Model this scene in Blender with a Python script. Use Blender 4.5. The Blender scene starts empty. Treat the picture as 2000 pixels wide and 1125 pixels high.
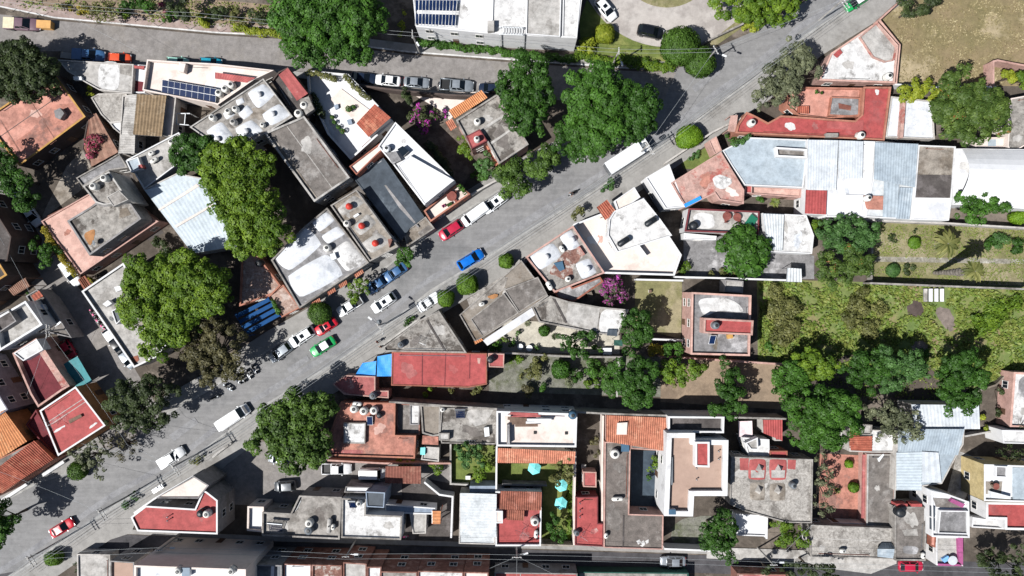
import bpy, math, random
import numpy as np
from mathutils import Vector, Matrix
random.seed(11); rng = np.random.default_rng(11)
SC = bpy.context.scene; COL = SC.collection
S = .09          # metres on the ground for one pixel of the 2000 px photograph
HC = 120.0       # camera height
TX = dict(a=0, b=400, c=800, d=1200, e=1580); TY = {'1': 0, '2': 270, '3': 550, '4': 825}
def W(px, py, h=0.0):
    k = (HC-h)/HC*S
    return ((px-1000)*k, (562.5-py)*k)
def pp(s):
    """'x,y x,y' in photograph pixels, or 'b2: x,y ...' in a survey tile enlarged 3.75 times"""
    if not isinstance(s, str): return list(s)
    t = None
    if ':' in s: t, s = s.split(':')
    out = []
    for a in s.split():
        x, y = a.split(','); x = float(x); y = float(y)
        if t: x = TX[t[0]]+x/3.75; y = TY[t[1]]+y/3.75
        out.append((x, y))
    return out
def wp(s, h=0.0): return [W(x, y, h) for x, y in pp(s)]
def area(p): return .5*sum(p[i-1][0]*p[i][1]-p[i][0]*p[i-1][1] for i in range(len(p)))
def ccw(p): return p if area(p) > 0 else p[::-1]
def inset(p, d):
    out = []; n = len(p)
    for i in range(n):
        a = Vector(p[i-1]); b = Vector(p[i]); c = Vector(p[(i+1) % n])
        e1 = (b-a).normalized(); e2 = (c-b).normalized()
        n1 = Vector((-e1.y, e1.x)); n2 = Vector((-e2.y, e2.x))
        m = n1+n2
        if m.length < 1e-4: m = n1.copy()
        m.normalize(); k = max(.45, m.dot(n1))
        out.append(tuple(b+m*(d/k)))
    return out
def inside(pt, poly):
    x, y = pt; r = False; n = len(poly)
    for i in range(n):
        x1, y1 = poly[i-1]; x2, y2 = poly[i]
        if (y1 > y) != (y2 > y) and x < (x2-x1)*(y-y1)/(y2-y1)+x1: r = not r
    return r
# ------------------------------------------------------------------ colours and materials
def hexlin(h, div=1.0):
    o = []
    for i in (0, 2, 4):
        c = int(h[i:i+2], 16)/255; c = c/12.92 if c <= .04045 else ((c+.055)/1.055)**2.4
        o.append(min(.85, c/div))
    return (*o, 1)
def soft(h, k):
    """paint as it really is: a touch greyer than its name, as sun bleached paint is"""
    c = hexlin(h, 1.22); y = .35*c[0]+.5*c[1]+.15*c[2]
    return tuple(y+(v-y)*k for v in c[:3])+(1,)
def nn(nt, t, **k):
    n = nt.nodes.new(t)
    for a, v in k.items(): setattr(n, a, v)
    return n
MATS = {}
def mat(name, c1, c2=None, sc=.6, c3=None, sc3=.16, th3=.56, rough=.9, bump=.0, fine=.10, metal=0, spec=.3, grime=.16, streak=.0, sat=.80):
    """base colour c1 mottled with c2, blotches of c3, fine grain, optional slab joints"""
    m = bpy.data.materials.new(name); m.use_nodes = True; nt = m.node_tree; L = nt.links.new
    bs = nt.nodes['Principled BSDF']; bs.inputs['Roughness'].default_value = rough; bs.inputs['Metallic'].default_value = metal
    bs.inputs['Specular IOR Level'].default_value = spec
    C1 = soft(c1, sat); C2 = soft(c2 or c1, sat)
    geo = nn(nt, 'ShaderNodeNewGeometry'); P = geo.outputs['Position']
    def noise(s, d=6, r=.62):
        n = nn(nt, 'ShaderNodeTexNoise'); n.inputs['Scale'].default_value = s; n.inputs['Detail'].default_value = d
        n.inputs['Roughness'].default_value = r; L(P, n.inputs['Vector']); return n.outputs['Fac']
    def ramp(f, a, b):
        r = nn(nt, 'ShaderNodeMapRange'); r.inputs[1].default_value = a; r.inputs[2].default_value = b; L(f, r.inputs[0]); return r.outputs[0]
    def mix(f, a, b, bt='MIX'):
        x = nn(nt, 'ShaderNodeMix', data_type='RGBA', blend_type=bt)
        if hasattr(f, 'is_output'): L(f, x.inputs[0])
        else: x.inputs[0].default_value = f
        for v, i in ((a, 6), (b, 7)):
            if hasattr(v, 'is_output'): L(v, x.inputs[i])
            else: x.inputs[i].default_value = v
        return x.outputs[2]
    f1 = noise(sc)
    c = mix(ramp(f1, .36, .64), C1, C2)
    if c3:
        C3 = soft(c3, sat)
        c = mix(ramp(noise(sc3, 9, .7), th3-.035, th3+.035), c, C3)
    g = noise(5.5, 5, .7)
    if fine:
        v = nn(nt, 'ShaderNodeMapRange'); v.inputs[1].default_value = .25; v.inputs[2].default_value = .75
        v.inputs[3].default_value = 1-2*fine; v.inputs[4].default_value = 1+fine; L(g, v.inputs[0])
        c = mix(1.0, c, v.outputs[0], 'MULTIPLY')
    if grime:
        v = nn(nt, 'ShaderNodeMapRange'); v.inputs[1].default_value = .36; v.inputs[2].default_value = .60
        v.inputs[3].default_value = 1-2.0*grime; v.inputs[4].default_value = 1+.25*grime; L(noise(.85, 12, .78), v.inputs[0])
        c = mix(1.0, c, v.outputs[0], 'MULTIPLY')
    if streak:
        mp = nn(nt, 'ShaderNodeMapping'); mp.inputs['Rotation'].default_value = (0, 0, math.radians(-33.5)); mp.inputs['Scale'].default_value = (.05, .9, 1); L(P, mp.inputs[0])
        n = nn(nt, 'ShaderNodeTexNoise'); n.inputs['Scale'].default_value = 1.0; n.inputs['Detail'].default_value = 9; n.inputs['Roughness'].default_value = .7; L(mp.outputs[0], n.inputs['Vector'])
        v = nn(nt, 'ShaderNodeMapRange'); v.inputs[1].default_value = .35; v.inputs[2].default_value = .65; v.inputs[3].default_value = 1-streak; v.inputs[4].default_value = 1+streak*.6; L(n.outputs['Fac'], v.inputs[0])
        c = mix(1.0, c, v.outputs[0], 'MULTIPLY')
    L(c, bs.inputs['Base Color'])
    if bump:
        b = nn(nt, 'ShaderNodeBump'); b.inputs['Strength'].default_value = bump; b.inputs['Distance'].default_value = .05
        L(g, b.inputs['Height']); L(b.outputs[0], bs.inputs['Normal'])
    MATS[name] = m; return m
def leafmat(name, dark, light, thr=None, alt=None, trans=.22):
    hexlin = lambda q: (lambda c: tuple((.95*v+.05*(.4*c[0]+.5*c[1]+.1*c[2]))*f for v, f in zip(c[:3], (1.0, .97, .95)))+(1,))(globals()['hexlin'](q))
    m = bpy.data.materials.new(name); m.use_nodes = True; nt = m.node_tree; L = nt.links.new
    nt.nodes.remove(nt.nodes['Principled BSDF'])
    at = nn(nt, 'ShaderNodeAttribute', attribute_name='tint')
    r = nn(nt, 'ShaderNodeValToRGB'); e = r.color_ramp.elements
    e[0].color = hexlin(dark); e[1].color = hexlin(light); h = e.new(.6); h.color = tuple(.56*p+.44*q for p, q in zip(hexlin(dark), hexlin(light)))
    if alt:
        x = e.new(thr); x.color = tuple(h.color) if thr < .62 else hexlin(light); x = e.new(thr+.02); x.color = hexlin(alt[0]); e[len(e)-1].color = hexlin(alt[1])
    L(at.outputs['Fac'], r.inputs[0])
    d = nn(nt, 'ShaderNodeBsdfDiffuse'); t = nn(nt, 'ShaderNodeBsdfTranslucent'); g = nn(nt, 'ShaderNodeBsdfGlossy'); g.inputs['Roughness'].default_value = .55
    g.inputs[0].default_value = (.6, .6, .6, 1)
    m1 = nn(nt, 'ShaderNodeMixShader'); m1.inputs[0].default_value = trans; m2 = nn(nt, 'ShaderNodeMixShader'); m2.inputs[0].default_value = .03
    L(r.outputs[0], d.inputs[0]); L(r.outputs[0], t.inputs[0]); L(d.outputs[0], m1.inputs[1]); L(t.outputs[0], m1.inputs[2])
    L(m1.outputs[0], m2.inputs[1]); L(g.outputs[0], m2.inputs[2]); L(m2.outputs[0], nt.nodes['Material Output'].inputs[0])
    MATS[name] = m; return m
def pmat(name, rgb, rough=.4, metal=0, coat=0, trans=0, spec=.5):
    m = bpy.data.materials.new(name); m.use_nodes = True; b = m.node_tree.nodes['Principled BSDF']
    c = hexlin(rgb) if isinstance(rgb, str) else (*rgb, 1)
    nt = m.node_tree; L = nt.links.new
    n = nn(nt, 'ShaderNodeTexNoise'); n.inputs['Scale'].default_value = 2.2; n.inputs['Detail'].default_value = 6
    ge = nn(nt, 'ShaderNodeNewGeometry'); L(ge.outputs['Position'], n.inputs['Vector'])
    v = nn(nt, 'ShaderNodeMapRange'); v.inputs[1].default_value = .3; v.inputs[2].default_value = .7; v.inputs[3].default_value = .84; v.inputs[4].default_value = 1.06
    L(n.outputs['Fac'], v.inputs[0])
    x = nn(nt, 'ShaderNodeMix', data_type='RGBA', blend_type='MULTIPLY'); x.inputs[0].default_value = 1; x.inputs[6].default_value = c
    L(v.outputs[0], x.inputs[7]); L(x.outputs[2], b.inputs['Base Color'])
    b.inputs['Roughness'].default_value = rough; b.inputs['Metallic'].default_value = metal; b.inputs['Coat Weight'].default_value = coat
    b.inputs['Transmission Weight'].default_value = trans; b.inputs['Specular IOR Level'].default_value = spec
    MATS[name] = m; return m
def G(m): return MATS[m] if isinstance(m, str) else m
# ------------------------------------------------------------------ objects
LABELS = {}
def tag(o, label, cat, group=None, kind=None):
    o['label'] = label; o['category'] = cat
    if group: o['group'] = group
    if kind: o['kind'] = kind
    LABELS.setdefault(label, []).append((o.name, group))
    return o
def empty(name, loc, label, cat, group=None, rz=0.0):
    o = bpy.data.objects.new(name, None); COL.objects.link(o); o.location = loc; o.rotation_euler = (0, 0, rz)
    o.empty_display_size = .3
    tag(o, label, cat, group); return o
class MB:
    def __init__(s): s.v = []; s.f = []; s.m = []
    def add(s, vs, fs, m=0):
        n = len(s.v); s.v += [tuple(v) for v in vs]; s.f += [tuple(i+n for i in f) for f in fs]; s.m += [m]*len(fs); return s
    def prism(s, p, z0, z1, m=0, mt=None, bottom=True):
        p = ccw(p); n = len(p)
        vs = [(x, y, z0) for x, y in p]+[(x, y, z1) for x, y in p]
        s.add(vs, [(i, (i+1) % n, n+(i+1) % n, n+i) for i in range(n)], m)
        s.add(vs[n:], [tuple(range(n))], m if mt is None else mt)
        if bottom: s.add(vs[:n], [tuple(range(n))[::-1]], m)
        return s
    def box(s, c, d, rz=0, m=0, M=None):
        x, y, z = d[0]/2, d[1]/2, d[2]/2
        vs = [Vector((a, b, e)) for e in (-z, z) for a, b in ((-x, -y), (x, -y), (x, y), (-x, y))]
        R = Matrix.Rotation(rz, 3, 'Z') if M is None else M
        return s.add([R @ v+Vector(c) for v in vs], [(3, 2, 1, 0), (4, 5, 6, 7), (0, 1, 5, 4), (1, 2, 6, 5), (2, 3, 7, 6), (3, 0, 4, 7)], m)
    def tube(s, pts, rad, n=8, m=0, cap=True):
        pts = [Vector(p) for p in pts]; k = len(pts)
        if not hasattr(rad, '__len__'): rad = [rad]*k
        rings = []
        for i, p in enumerate(pts):
            t = (pts[min(i+1, k-1)]-pts[max(i-1, 0)]).normalized()
            a = t.orthogonal().normalized() if abs(t.z) > .9 else Vector((-t.y, t.x, 0)).normalized(); b = t.cross(a)
            rings.append([p+(a*math.cos(q)+b*math.sin(q))*rad[i] for q in [2*math.pi*j/n for j in range(n)]])
        vs = [v for r in rings for v in r]
        fs = [(i*n+j, i*n+(j+1) % n, (i+1)*n+(j+1) % n, (i+1)*n+j) for i in range(k-1) for j in range(n)]
        if cap: fs += [tuple(range(n))[::-1], tuple(range((k-1)*n, k*n))]
        return s.add(vs, fs, m)
    def lathe(s, prof, c=(0, 0, 0), n=16, m=0, axis='Z'):
        vs = []; k = len(prof)
        for r, z in prof:
            for j in range(n):
                a = 2*math.pi*j/n; v = (r*math.cos(a), r*math.sin(a), z)
                if axis == 'Y': v = (v[0], v[2], v[1])
                if axis == 'X': v = (v[2], v[0], v[1])
                vs.append((v[0]+c[0], v[1]+c[1], v[2]+c[2]))
        fs = [(i*n+j, i*n+(j+1) % n, (i+1)*n+(j+1) % n, (i+1)*n+j) for i in range(k-1) for j in range(n)]
        fs += [tuple(range(n))[::-1], tuple(range((k-1)*n, k*n))]
        if axis == 'Y': fs = [f[::-1] for f in fs]
        return s.add(vs, fs, m)
    def build(s, name, ms, parent=None, org=(0, 0, 0), smooth=False, loc=None):
        me = bpy.data.meshes.new(name); ox, oy, oz = org
        me.from_pydata([(x-ox, y-oy, z-oz) for x, y, z in s.v], [], s.f)
        if not isinstance(ms, (list, tuple)): ms = [ms]
        for m in ms: me.materials.append(G(m))
        me.polygons.foreach_set('material_index', s.m)
        if smooth: me.polygons.foreach_set('use_smooth', [True]*len(me.polygons))
        me.update()
        o = bpy.data.objects.new(name, me); COL.objects.link(o)
        if parent: o.parent = parent
        if loc is not None: o.location = loc
        return o
def inst(o, parent=None, loc=None, rz=None):
    c = o.copy(); COL.objects.link(c)
    if parent: c.parent = parent
    if loc is not None: c.location = loc
    if rz is not None: c.rotation_euler = (0, 0, rz)
    return c
def copy_tree(o, parent=None):
    c = inst(o, parent)
    for ch in list(o.children): copy_tree(ch, c)
    return c
ZL = [.010]
def ground(name, pts, m, kind='structure', z=None, h=0, label=None, cat=None):
    if z is None: ZL[0] += .001; z = ZL[0]
    q = pp(pts)
    if name in ('bare_patch', 'garden_soil', 'gravel_patch'):
        r = random.Random(len(q)+int(q[0][0]))
        for _ in range(3): q = [p for i in range(len(q)) for a, c in ((q[i], q[(i+1) % len(q)]),) for p in ((a[0]*.75+c[0]*.25, a[1]*.75+c[1]*.25), (a[0]*.25+c[0]*.75, a[1]*.25+c[1]*.75))]
        q = [(x+r.uniform(-1.4, 1.4), y+r.uniform(-1.4, 1.4)) for x, y in q]
    b = MB(); p = ccw(wp(q))
    b.add([(x, y, z) for x, y in p], [tuple(range(len(p)))])
    o = b.build(name, m); o['kind'] = kind
    return o
KZ = [0]
def kerbed(name, pts, m, z=.13):
    KZ[0] += 1; z += .003*KZ[0]; b = MB(); b.prism(wp(pts), -.05, z); o = b.build(name, m); o['kind'] = 'structure'; return o
def offline(pts, d):
    """polyline in px shifted sideways by d px"""
    o = []; n = len(pts)
    for i in range(n):
        a = Vector(pts[max(i-1, 0)]); b = Vector(pts[min(i+1, n-1)]); t = (b-a).normalized()
        o.append((pts[i][0]-t.y*d, pts[i][1]+t.x*d))
    return o
# ------------------------------------------------------------------ houses
HOUSES = []; HK = [0]
WIN = {}
def corrugated(b, c4, z4, period, amp, th=.07, rows=None, m=0, arc=0):
    """sheet over a px quad A B C D: ribs run from A-B to D-C"""
    A, B, C, D = [Vector((*W(x, y, z), z)) for (x, y), z in zip(c4, z4)]
    n = max(2, int(round((B-A).length/period))); nu = n*4
    lv = max((D-A).length, .1); nv = max(1, int(round(lv/rows))) if rows else (10 if arc else 1)
    vt = []
    st = []
    if rows:
        for j in range(nv): st += [(j/nv, .03), ((j+1)/nv-.002, -.02)]
    else: st = [(j/nv, 0) for j in range(nv+1)]
    for v, dz in st:
        for i in range(nu+1):
            u = i/nu; p = A.lerp(B, u).lerp(D.lerp(C, u), v)
            vt.append((p.x, p.y, p.z+dz+amp*math.cos(2*math.pi*u*n)+arc*math.sin(math.pi*v)))
    k = len(st); w = nu+1
    lo = [(x, y, z-th) for x, y, z in vt]
    fs = [(j*w+i, j*w+i+1, (j+1)*w+i+1, (j+1)*w+i) for j in range(k-1) for i in range(nu)]
    up = (B-A).cross(D-A).z > 0
    if not up: fs = [f[::-1] for f in fs]
    N = len(vt)
    fl = [tuple(i+N for i in f[::-1]) for f in fs]
    sd = []
    for i in range(nu): sd += [(i, i+N, i+1+N, i+1), ((k-1)*w+i, (k-1)*w+i+1, (k-1)*w+i+1+N, (k-1)*w+i+N)]
    for j in range(k-1): sd += [(j*w, (j+1)*w, (j+1)*w+N, j*w+N), (j*w+nu, j*w+nu+N, (j+1)*w+nu+N, (j+1)*w+nu)]
    if not up: sd = [f[::-1] for f in sd]
    return b.add(vt+lo, fs+fl+sd, m)
class House:
    def __init__(s, label, pts, h, roof='conc', wall='plaster', par=.35, t=.2, cop=None, cat='house', name='house', win=True, group=None, base=0.0):
        HK[0] += 1; h = h+.003*(HK[0] % 17); s.h = h; s.z = h-par
        s.poly = ccw(wp(pts, h)); n = len(s.poly)
        cx = sum(p[0] for p in s.poly)/n; cy = sum(p[1] for p in s.poly)/n
        s.org = (cx, cy, base); s.wall = wall
        s.root = empty(name, s.org, label, cat, group)
        inn = ccw(inset(s.poly, t))
        b = MB(); O = s.poly
        vs = [(x, y, base) for x, y in O]+[(x, y, h) for x, y in O]+[(x, y, h) for x, y in inn]+[(x, y, s.z-.02) for x, y in inn]
        r = range(n); q = lambda i: (i+1) % n
        b.add(vs, [(i, q(i), n+q(i), n+i) for i in r]+[(n+i, n+q(i), 2*n+q(i), 2*n+i) for i in r]+[(2*n+i, 2*n+q(i), 3*n+q(i), 3*n+i) for i in r])
        b.build('wall', wall, s.root, s.org)
        b = MB(); b.add([(x, y, s.z) for x, y in inset(s.poly, t*.6)], [tuple(r)]); b.build('roof', roof, s.root, s.org)
        if n == 4 and str(roof).startswith(('conc', 'whitestain', 'redroof', 'salmon', 'cracked', 'rough')) and abs(area(inn)) > 45 and HK[0] % 3:
            rr = random.Random(HK[0]); b = MB()
            for kk in range(rr.choice((1, 1, 2))):
                i0 = rr.choice((0, 1)); t0 = rr.uniform(.25, .75); P4 = [Vector(p) for p in inset(s.poly, t+.05)]
                A = P4[i0].lerp(P4[i0+1], t0); B_ = P4[(i0+3) % 4].lerp(P4[i0+2], t0); w_ = (B_-A).normalized(); w_ = Vector((-w_.y, w_.x))*.06
                b.prism([tuple(A+w_), tuple(A-w_), tuple(B_-w_), tuple(B_+w_)], s.z-.01, s.z+.018+.004*kk, bottom=False)
            b.build('roof_joint', 'rough_dark' if HK[0] % 2 else 'conc_light', s.root, s.org)
        fam = next((v for k, v in (('conc', ('conc_light', 'conc_dark', 'conc_warm')), ('redroof', ('redstain', 'redroof2')), ('salmon', ('salmon2', 'pinkroof')), ('whitestain', ('conc_light', 'whitedome')), ('whiteroof', ('whitedome', 'whitestain')), ('cracked', ('conc_light', 'conc')), ('rough', ('conc_dark',)), ('cream', ('whiteroof', 'pinkroof')), ('pink', ('salmon2', 'cream'))) if str(roof).startswith(k)), None)
        if fam and abs(area(inn)) > 25:      # repairs and a loose pipe, as on every old flat roof
            rr = random.Random(HK[0]*13); I2 = inset(s.poly, t+.35)
            xs = [p[0] for p in I2]; ys = [p[1] for p in I2]; done = 0
            for tr in range(40):
                if done > min(3, abs(area(inn))/45): break
                X = rr.uniform(min(xs), max(xs)); Y = rr.uniform(min(ys), max(ys)); ra = rr.uniform(.5, 1.7)
                qq = []; ph = rr.uniform(0, 6); el = rr.uniform(.45, 1)
                for i in range(22): w_ = 2*math.pi*i/22; u = ra*(1+.25*math.sin(2*w_+ph)+.16*math.sin(5*w_+ph*2)+rr.uniform(-.07, .07)); qq.append((X+u*math.cos(w_)*math.cos(ph)-u*el*math.sin(w_)*math.sin(ph), Y+u*math.cos(w_)*math.sin(ph)+u*el*math.sin(w_)*math.cos(ph)))
                if not all(inside(p, I2) for p in qq): continue
                b = MB(); b.prism(qq, s.z-.01, s.z+.006+.004*done, bottom=False); b.build('roof_patch', fam[done % len(fam)], s.root, s.org); done += 1
            i0 = rr.randrange(n); A = Vector(I2[i0]); B_ = Vector(I2[(i0+1) % n])
            if (B_-A).length > 2:
                A, B_ = A.lerp(B_, rr.uniform(.05, .3)), A.lerp(B_, rr.uniform(.6, .95)); b = MB()
                b.tube([(A.x, A.y, s.z+.08), (B_.x, B_.y, s.z+.08), (B_.x, B_.y, s.z+.5)], .05, 6); b.build('pipe_run', 'steel' if HK[0] % 2 else 'rust', s.root, s.org)
        if cop:
            o2 = inset(s.poly, -.04); i2 = inset(s.poly, t+.03); b = MB()
            vs = [(x, y, h+.01) for x, y in o2]+[(x, y, h+.07) for x, y in o2]+[(x, y, h+.07) for x, y in i2]+[(x, y, h+.01) for x, y in i2]
            b.add(vs, [(i, q(i), n+q(i), n+i) for i in r]+[(n+i, n+q(i), 2*n+q(i), 2*n+i) for i in r]+[(2*n+i, 2*n+q(i), 3*n+q(i), 3*n+i) for i in r])
            b.build('coping', cop, s.root, s.org)
        s.win = win; s.blocks = [(s.poly, h, s.z)]
        HOUSES.append(s)
    def sub(s, b, name, m, smooth=False, parent=None): return b.build(name, m, parent or s.root, s.org, smooth)
    def block(s, pts, h, roof='conc', wall=None, par=.25, t=.18, name='upper_storey', z0=None):
        HK[0] += 1; h += .003*(HK[0] % 17); p = ccw(wp(pts, h)); n = len(p); inn = inset(p, t); z0 = s.z-.1 if z0 is None else z0
        r = range(n); q = lambda i: (i+1) % n
        vs = [(x, y, z0) for x, y in p]+[(x, y, h) for x, y in p]+[(x, y, h) for x, y in inn]+[(x, y, h-par) for x, y in inn]
        b = MB(); b.add(vs, [(i, q(i), n+q(i), n+i) for i in r]+[(n+i, n+q(i), 2*n+q(i), 2*n+i) for i in r]+[(2*n+i, 2*n+q(i), 3*n+q(i), 3*n+i) for i in r], 0)
        b.add(vs[3*n:], [tuple(r)], 1)
        s.blocks.append((p, h, h-par))
        return s.sub(b, name, [wall or s.wall, roof])
    def patch(s, pts, m, name='roof_patch', z=None, th=.012, h=None):
        z = s.z if z is None else z
        if name in ('roof_patch', 'brick_litter') and m in ('whitestain', 'w_orange', 'rubble', 'conc_grey', 'redstain'):   # stains have ragged, rounded outlines
            q = pp(pts); r = random.Random(int(q[0][0]*7+q[0][1])); k = .5 if ':' not in pts else .9
            for j in range(3):
                q = [p for i in range(len(q)) for a, c in ((q[i], q[(i+1) % len(q)]),) for p in ((a[0]*.8+c[0]*.2, a[1]*.8+c[1]*.2), (a[0]*.2+c[0]*.8, a[1]*.2+c[1]*.8))]
                q = [(x+r.uniform(-k, k), y+r.uniform(-k, k)) for x, y in q]; k *= .6
            pts = q
        HK[0] += 1; b = MB(); b.prism(wp(pts, z), z-.004, z+th+.0011*(HK[0] % 13), bottom=False); return s.sub(b, name, m)
    def box(s, pts, z0, z1, m, name): b = MB(); b.prism(wp(pts, z1), z0, z1); return s.sub(b, name, m)
    def tile(s, pts, z4, m='tile', period=.34, amp=.05, rows=.55, name='tile_roof', arc=0, fill=True):
        if not hasattr(z4, '__len__'): z4 = [z4]*4
        b = MB(); c = pp(pts); corrugated(b, c, z4, period, amp, rows=rows, arc=arc)
        o = s.sub(b, name, m)
        s.blocks.append((ccw([W(x, y, z) for (x, y), z in zip(c, z4)]), min(z4), sum(z4)/4))
        return o
    def dome(s, pts, m='whiteroof', rise=.5, lan=None, lm='whiteroof', z=None, lh=.75, lr=.42):
        z = s.z if z is None else z; A, B, C, D = [Vector(W(x, y, z)) for x, y in pp(pts)]
        if area([tuple(A), tuple(B), tuple(C), tuple(D)]) < 0: B, D = D, B
        N = 14; vs = []
        for j in range(N+1):
            for i in range(N+1):
                u = 2*i/N-1; v = 2*j/N-1
                uu = u*math.sqrt(1-.17*v*v); vv = v*math.sqrt(1-.17*u*u)
                p = A.lerp(B, (uu+1)/2).lerp(D.lerp(C, (uu+1)/2), (vv+1)/2)
                e = max(abs(u), abs(v)); zz = z-.02 if e > .99 else z+.07+rise*(1-u*u)*(1-v*v)
                vs.append((p.x, p.y, zz))
        w = N+1
        b = MB(); b.add(vs, [(j*w+i, j*w+i+1, (j+1)*w+i+1, (j+1)*w+i) for j in range(N) for i in range(N)])
        d = s.sub(b, 'dome', m, True)
        if lan:
            b = MB(); zt = z+rise*.8
            x, y = W(*pp(lan)[0], zt+lh)
            b.lathe([(lr*.9, zt-.3), (lr*.9, zt+lh*.7), (lr*1.15, zt+lh*.72), (lr*1.1, zt+lh*.8), (lr*.5, zt+lh), (.05, zt+lh*1.1)], (x, y, 0), 14)
            s.sub(b, 'lantern', lm, True, d)
        return d
def windows():
    fb = MB()
    for c, d in (((0, 0, .65), (1.3, .09, .09)), ((0, 0, -.65), (1.42, .16, .08)), ((-.62, 0, 0), (.08, .09, 1.24)), ((.62, 0, 0), (.08, .09, 1.24)), ((0, 0, 0), (.05, .07, 1.24))): fb.box(c, d)
    f0 = fb.build('window', 'winframe'); pb = MB(); pb.box((0, 0, 0), (1.2, .03, 1.22)); p0 = pb.build('pane', 'glass'); p0.parent = f0
    db = MB(); db.box((0, 0, 1.05), (1.0, .08, 2.1)); d0 = db.build('door', 'doormat'); hb = MB(); hb.box((.38, -.07, 1.05), (.05, .08, .14)); h0 = hb.build('handle', 'steel'); h0.parent = d0
    used = False
    for H_ in HOUSES:
        if not H_.win: continue
        cnt = 0; dd = False
        for poly, h, _ in H_.blocks[:1]+[x for x in H_.blocks[1:] if x[1] > H_.h+2]:
            n = len(poly); z0 = 0 if poly is H_.poly else H_.z
            for i in range(n):
                a = Vector(poly[i]); c = Vector(poly[(i+1) % n]); e = c-a; ln = e.length
                if ln < 2.6 or cnt > 5: continue
                e.normalize(); no = Vector((e.y, -e.x)); mid = (a+c)/2
                if no.dot(-mid.normalized()) < .25: continue
                fl = max(1, int((h-z0)/3.0)); k = max(1, int(ln/3.3))
                for f in range(fl):
                    zc = z0+1.65+f*3.0
                    if zc > h-.95: continue
                    for j in range(k):
                        p = a+e*(ln*(j+.5)/k); t = p+no*.5
                        blocked = any((pl is not poly) and hh > zc-.6 and inside(t, pl) for Q in HOUSES for pl, hh, _ in Q.blocks)
                        if blocked or cnt > 5: continue
                        door = f == 0 and z0 == 0 and not dd and j == k//2 and k > 1
                        src = d0 if door else f0
                        o = src if False else inst(src, H_.root, (p.x+no.x*.02-H_.org[0], p.y+no.y*.02-H_.org[1], (.05 if door else zc)), math.atan2(e.y, e.x))
                        for ch in src.children: inst(ch, o)
                        if door: dd = True
                        cnt += 1
    for o in (p0, f0, h0, d0): bpy.data.objects.remove(o)
def wall(label, pts, h=2.3, th=.22, m='plaster', name='boundary_wall', cat='wall', cop=None):
    q = pp(pts); b = MB(); w = [Vector(W(x, y, h)) for x, y in q]
    HK[0] += 1; h += .004*(HK[0] % 9)
    L = []; R = []; n = len(w)
    for i in range(n):
        a = (w[i]-w[i-1]).normalized() if i else (w[1]-w[0]).normalized()
        c = (w[i+1]-w[i]).normalized() if i < n-1 else a
        t = (a+c); t = t.normalized() if t.length > .1 else a
        nrm = Vector((-t.y, t.x)); k = th/2/max(.4, nrm.dot(Vector((-a.y, a.x))))
        L.append(tuple(w[i]+nrm*k)); R.append(tuple(w[i]-nrm*k))
    for i in range(n-1):
        b.prism([R[i], R[i+1], L[i+1], L[i]], 0, h)
    mid = w[0]; r = empty(name, (mid.x, mid.y, 0), label, cat, 'boundary walls between the plots')
    b.build('wall_body', m, r, (mid.x, mid.y, 0))
    b = MB()
    for i in range(n-1):
        p = inset(ccw([R[i], R[i+1], L[i+1], L[i]]), -.03); b.prism(p, h+.002, h+.06+.002*i)
    b.build('coping', cop or m, r, (mid.x, mid.y, 0))
    return r

def ztop(x, y):
    """height of the roof seen at that pixel"""
    best = 0.0
    for Q in HOUSES:
        for pl, hh, z in Q.blocks:
            if z > best and inside(W(x, y, z), pl): best = z
    return best
# ------------------------------------------------------------------ plants
def quads(pos, nor, size, asp=1.25, seed=0):
    r = np.random.default_rng(seed); n = len(pos)
    nor = nor/np.linalg.norm(nor, axis=1, keepdims=True)
    a = np.cross(nor, r.normal(size=(n, 3))); a /= np.linalg.norm(a, axis=1, keepdims=True)+1e-9
    b = np.cross(nor, a); s = (size*(.7+.6*r.random(n)))[:, None] if np.ndim(size) == 0 else size[:, None]
    v = np.empty((n, 4, 3)); v[:, 0] = pos-a*s*.5*asp; v[:, 1] = pos-b*s*.42+a*s*.1; v[:, 2] = pos+a*s*.5*asp; v[:, 3] = pos+b*s*.42+a*s*.1
    return v
def leafmesh(name, v, tint, m, parent, extra=None):
    n = len(v); V = v.reshape(-1, 3); me = bpy.data.meshes.new(name)
    me.vertices.add(n*4); me.vertices.foreach_set('co', V.astype(np.float32).ravel())
    me.loops.add(n*4); me.loops.foreach_set('vertex_index', np.arange(n*4, dtype=np.int32))
    me.polygons.add(n); me.polygons.foreach_set('loop_start', np.arange(0, n*4, 4, dtype=np.int32)); me.polygons.foreach_set('loop_total', np.full(n, 4, np.int32))
    me.update(calc_edges=True)
    at = me.attributes.new('tint', 'FLOAT', 'FACE'); at.data.foreach_set('value', tint.astype(np.float32))
    me.materials.append(G(m))
    o = bpy.data.objects.new(name, me); COL.objects.link(o); o.parent = parent
    return o
def blobleaves(blobs, leaf, dens, seed, zmin=-.45, jit=.42):
    r = np.random.default_rng(seed); P = []; N = []; T = []
    for (x, y, z, rad, t) in blobs:
        n = max(10, int(4*math.pi*rad*rad*.75/(leaf*leaf*.55)*dens))
        d = r.normal(size=(n*2, 3)); d /= np.linalg.norm(d, axis=1, keepdims=True); d = d[d[:, 2] > zmin][:n]; n = len(d)
        # ragged, lobed surface
        w = 1+.16*np.sin(d[:, 0]*5+x*3)*np.sin(d[:, 1]*6+y*3)
        rr = rad*w*(.70+.38*r.random(n)**.7)
        P.append(np.array([x, y, z])+d*rr[:, None]*np.array([1, 1, .85])); N.append(d*.9+np.array([0, 0, .45])+r.normal(size=(n, 3))*jit*.6)
        T.append(np.clip(t*.55+.45*r.random(n), 0, 1))
    return np.concatenate(P), np.concatenate(N), np.concatenate(T)
TREEN = [0]
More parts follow.
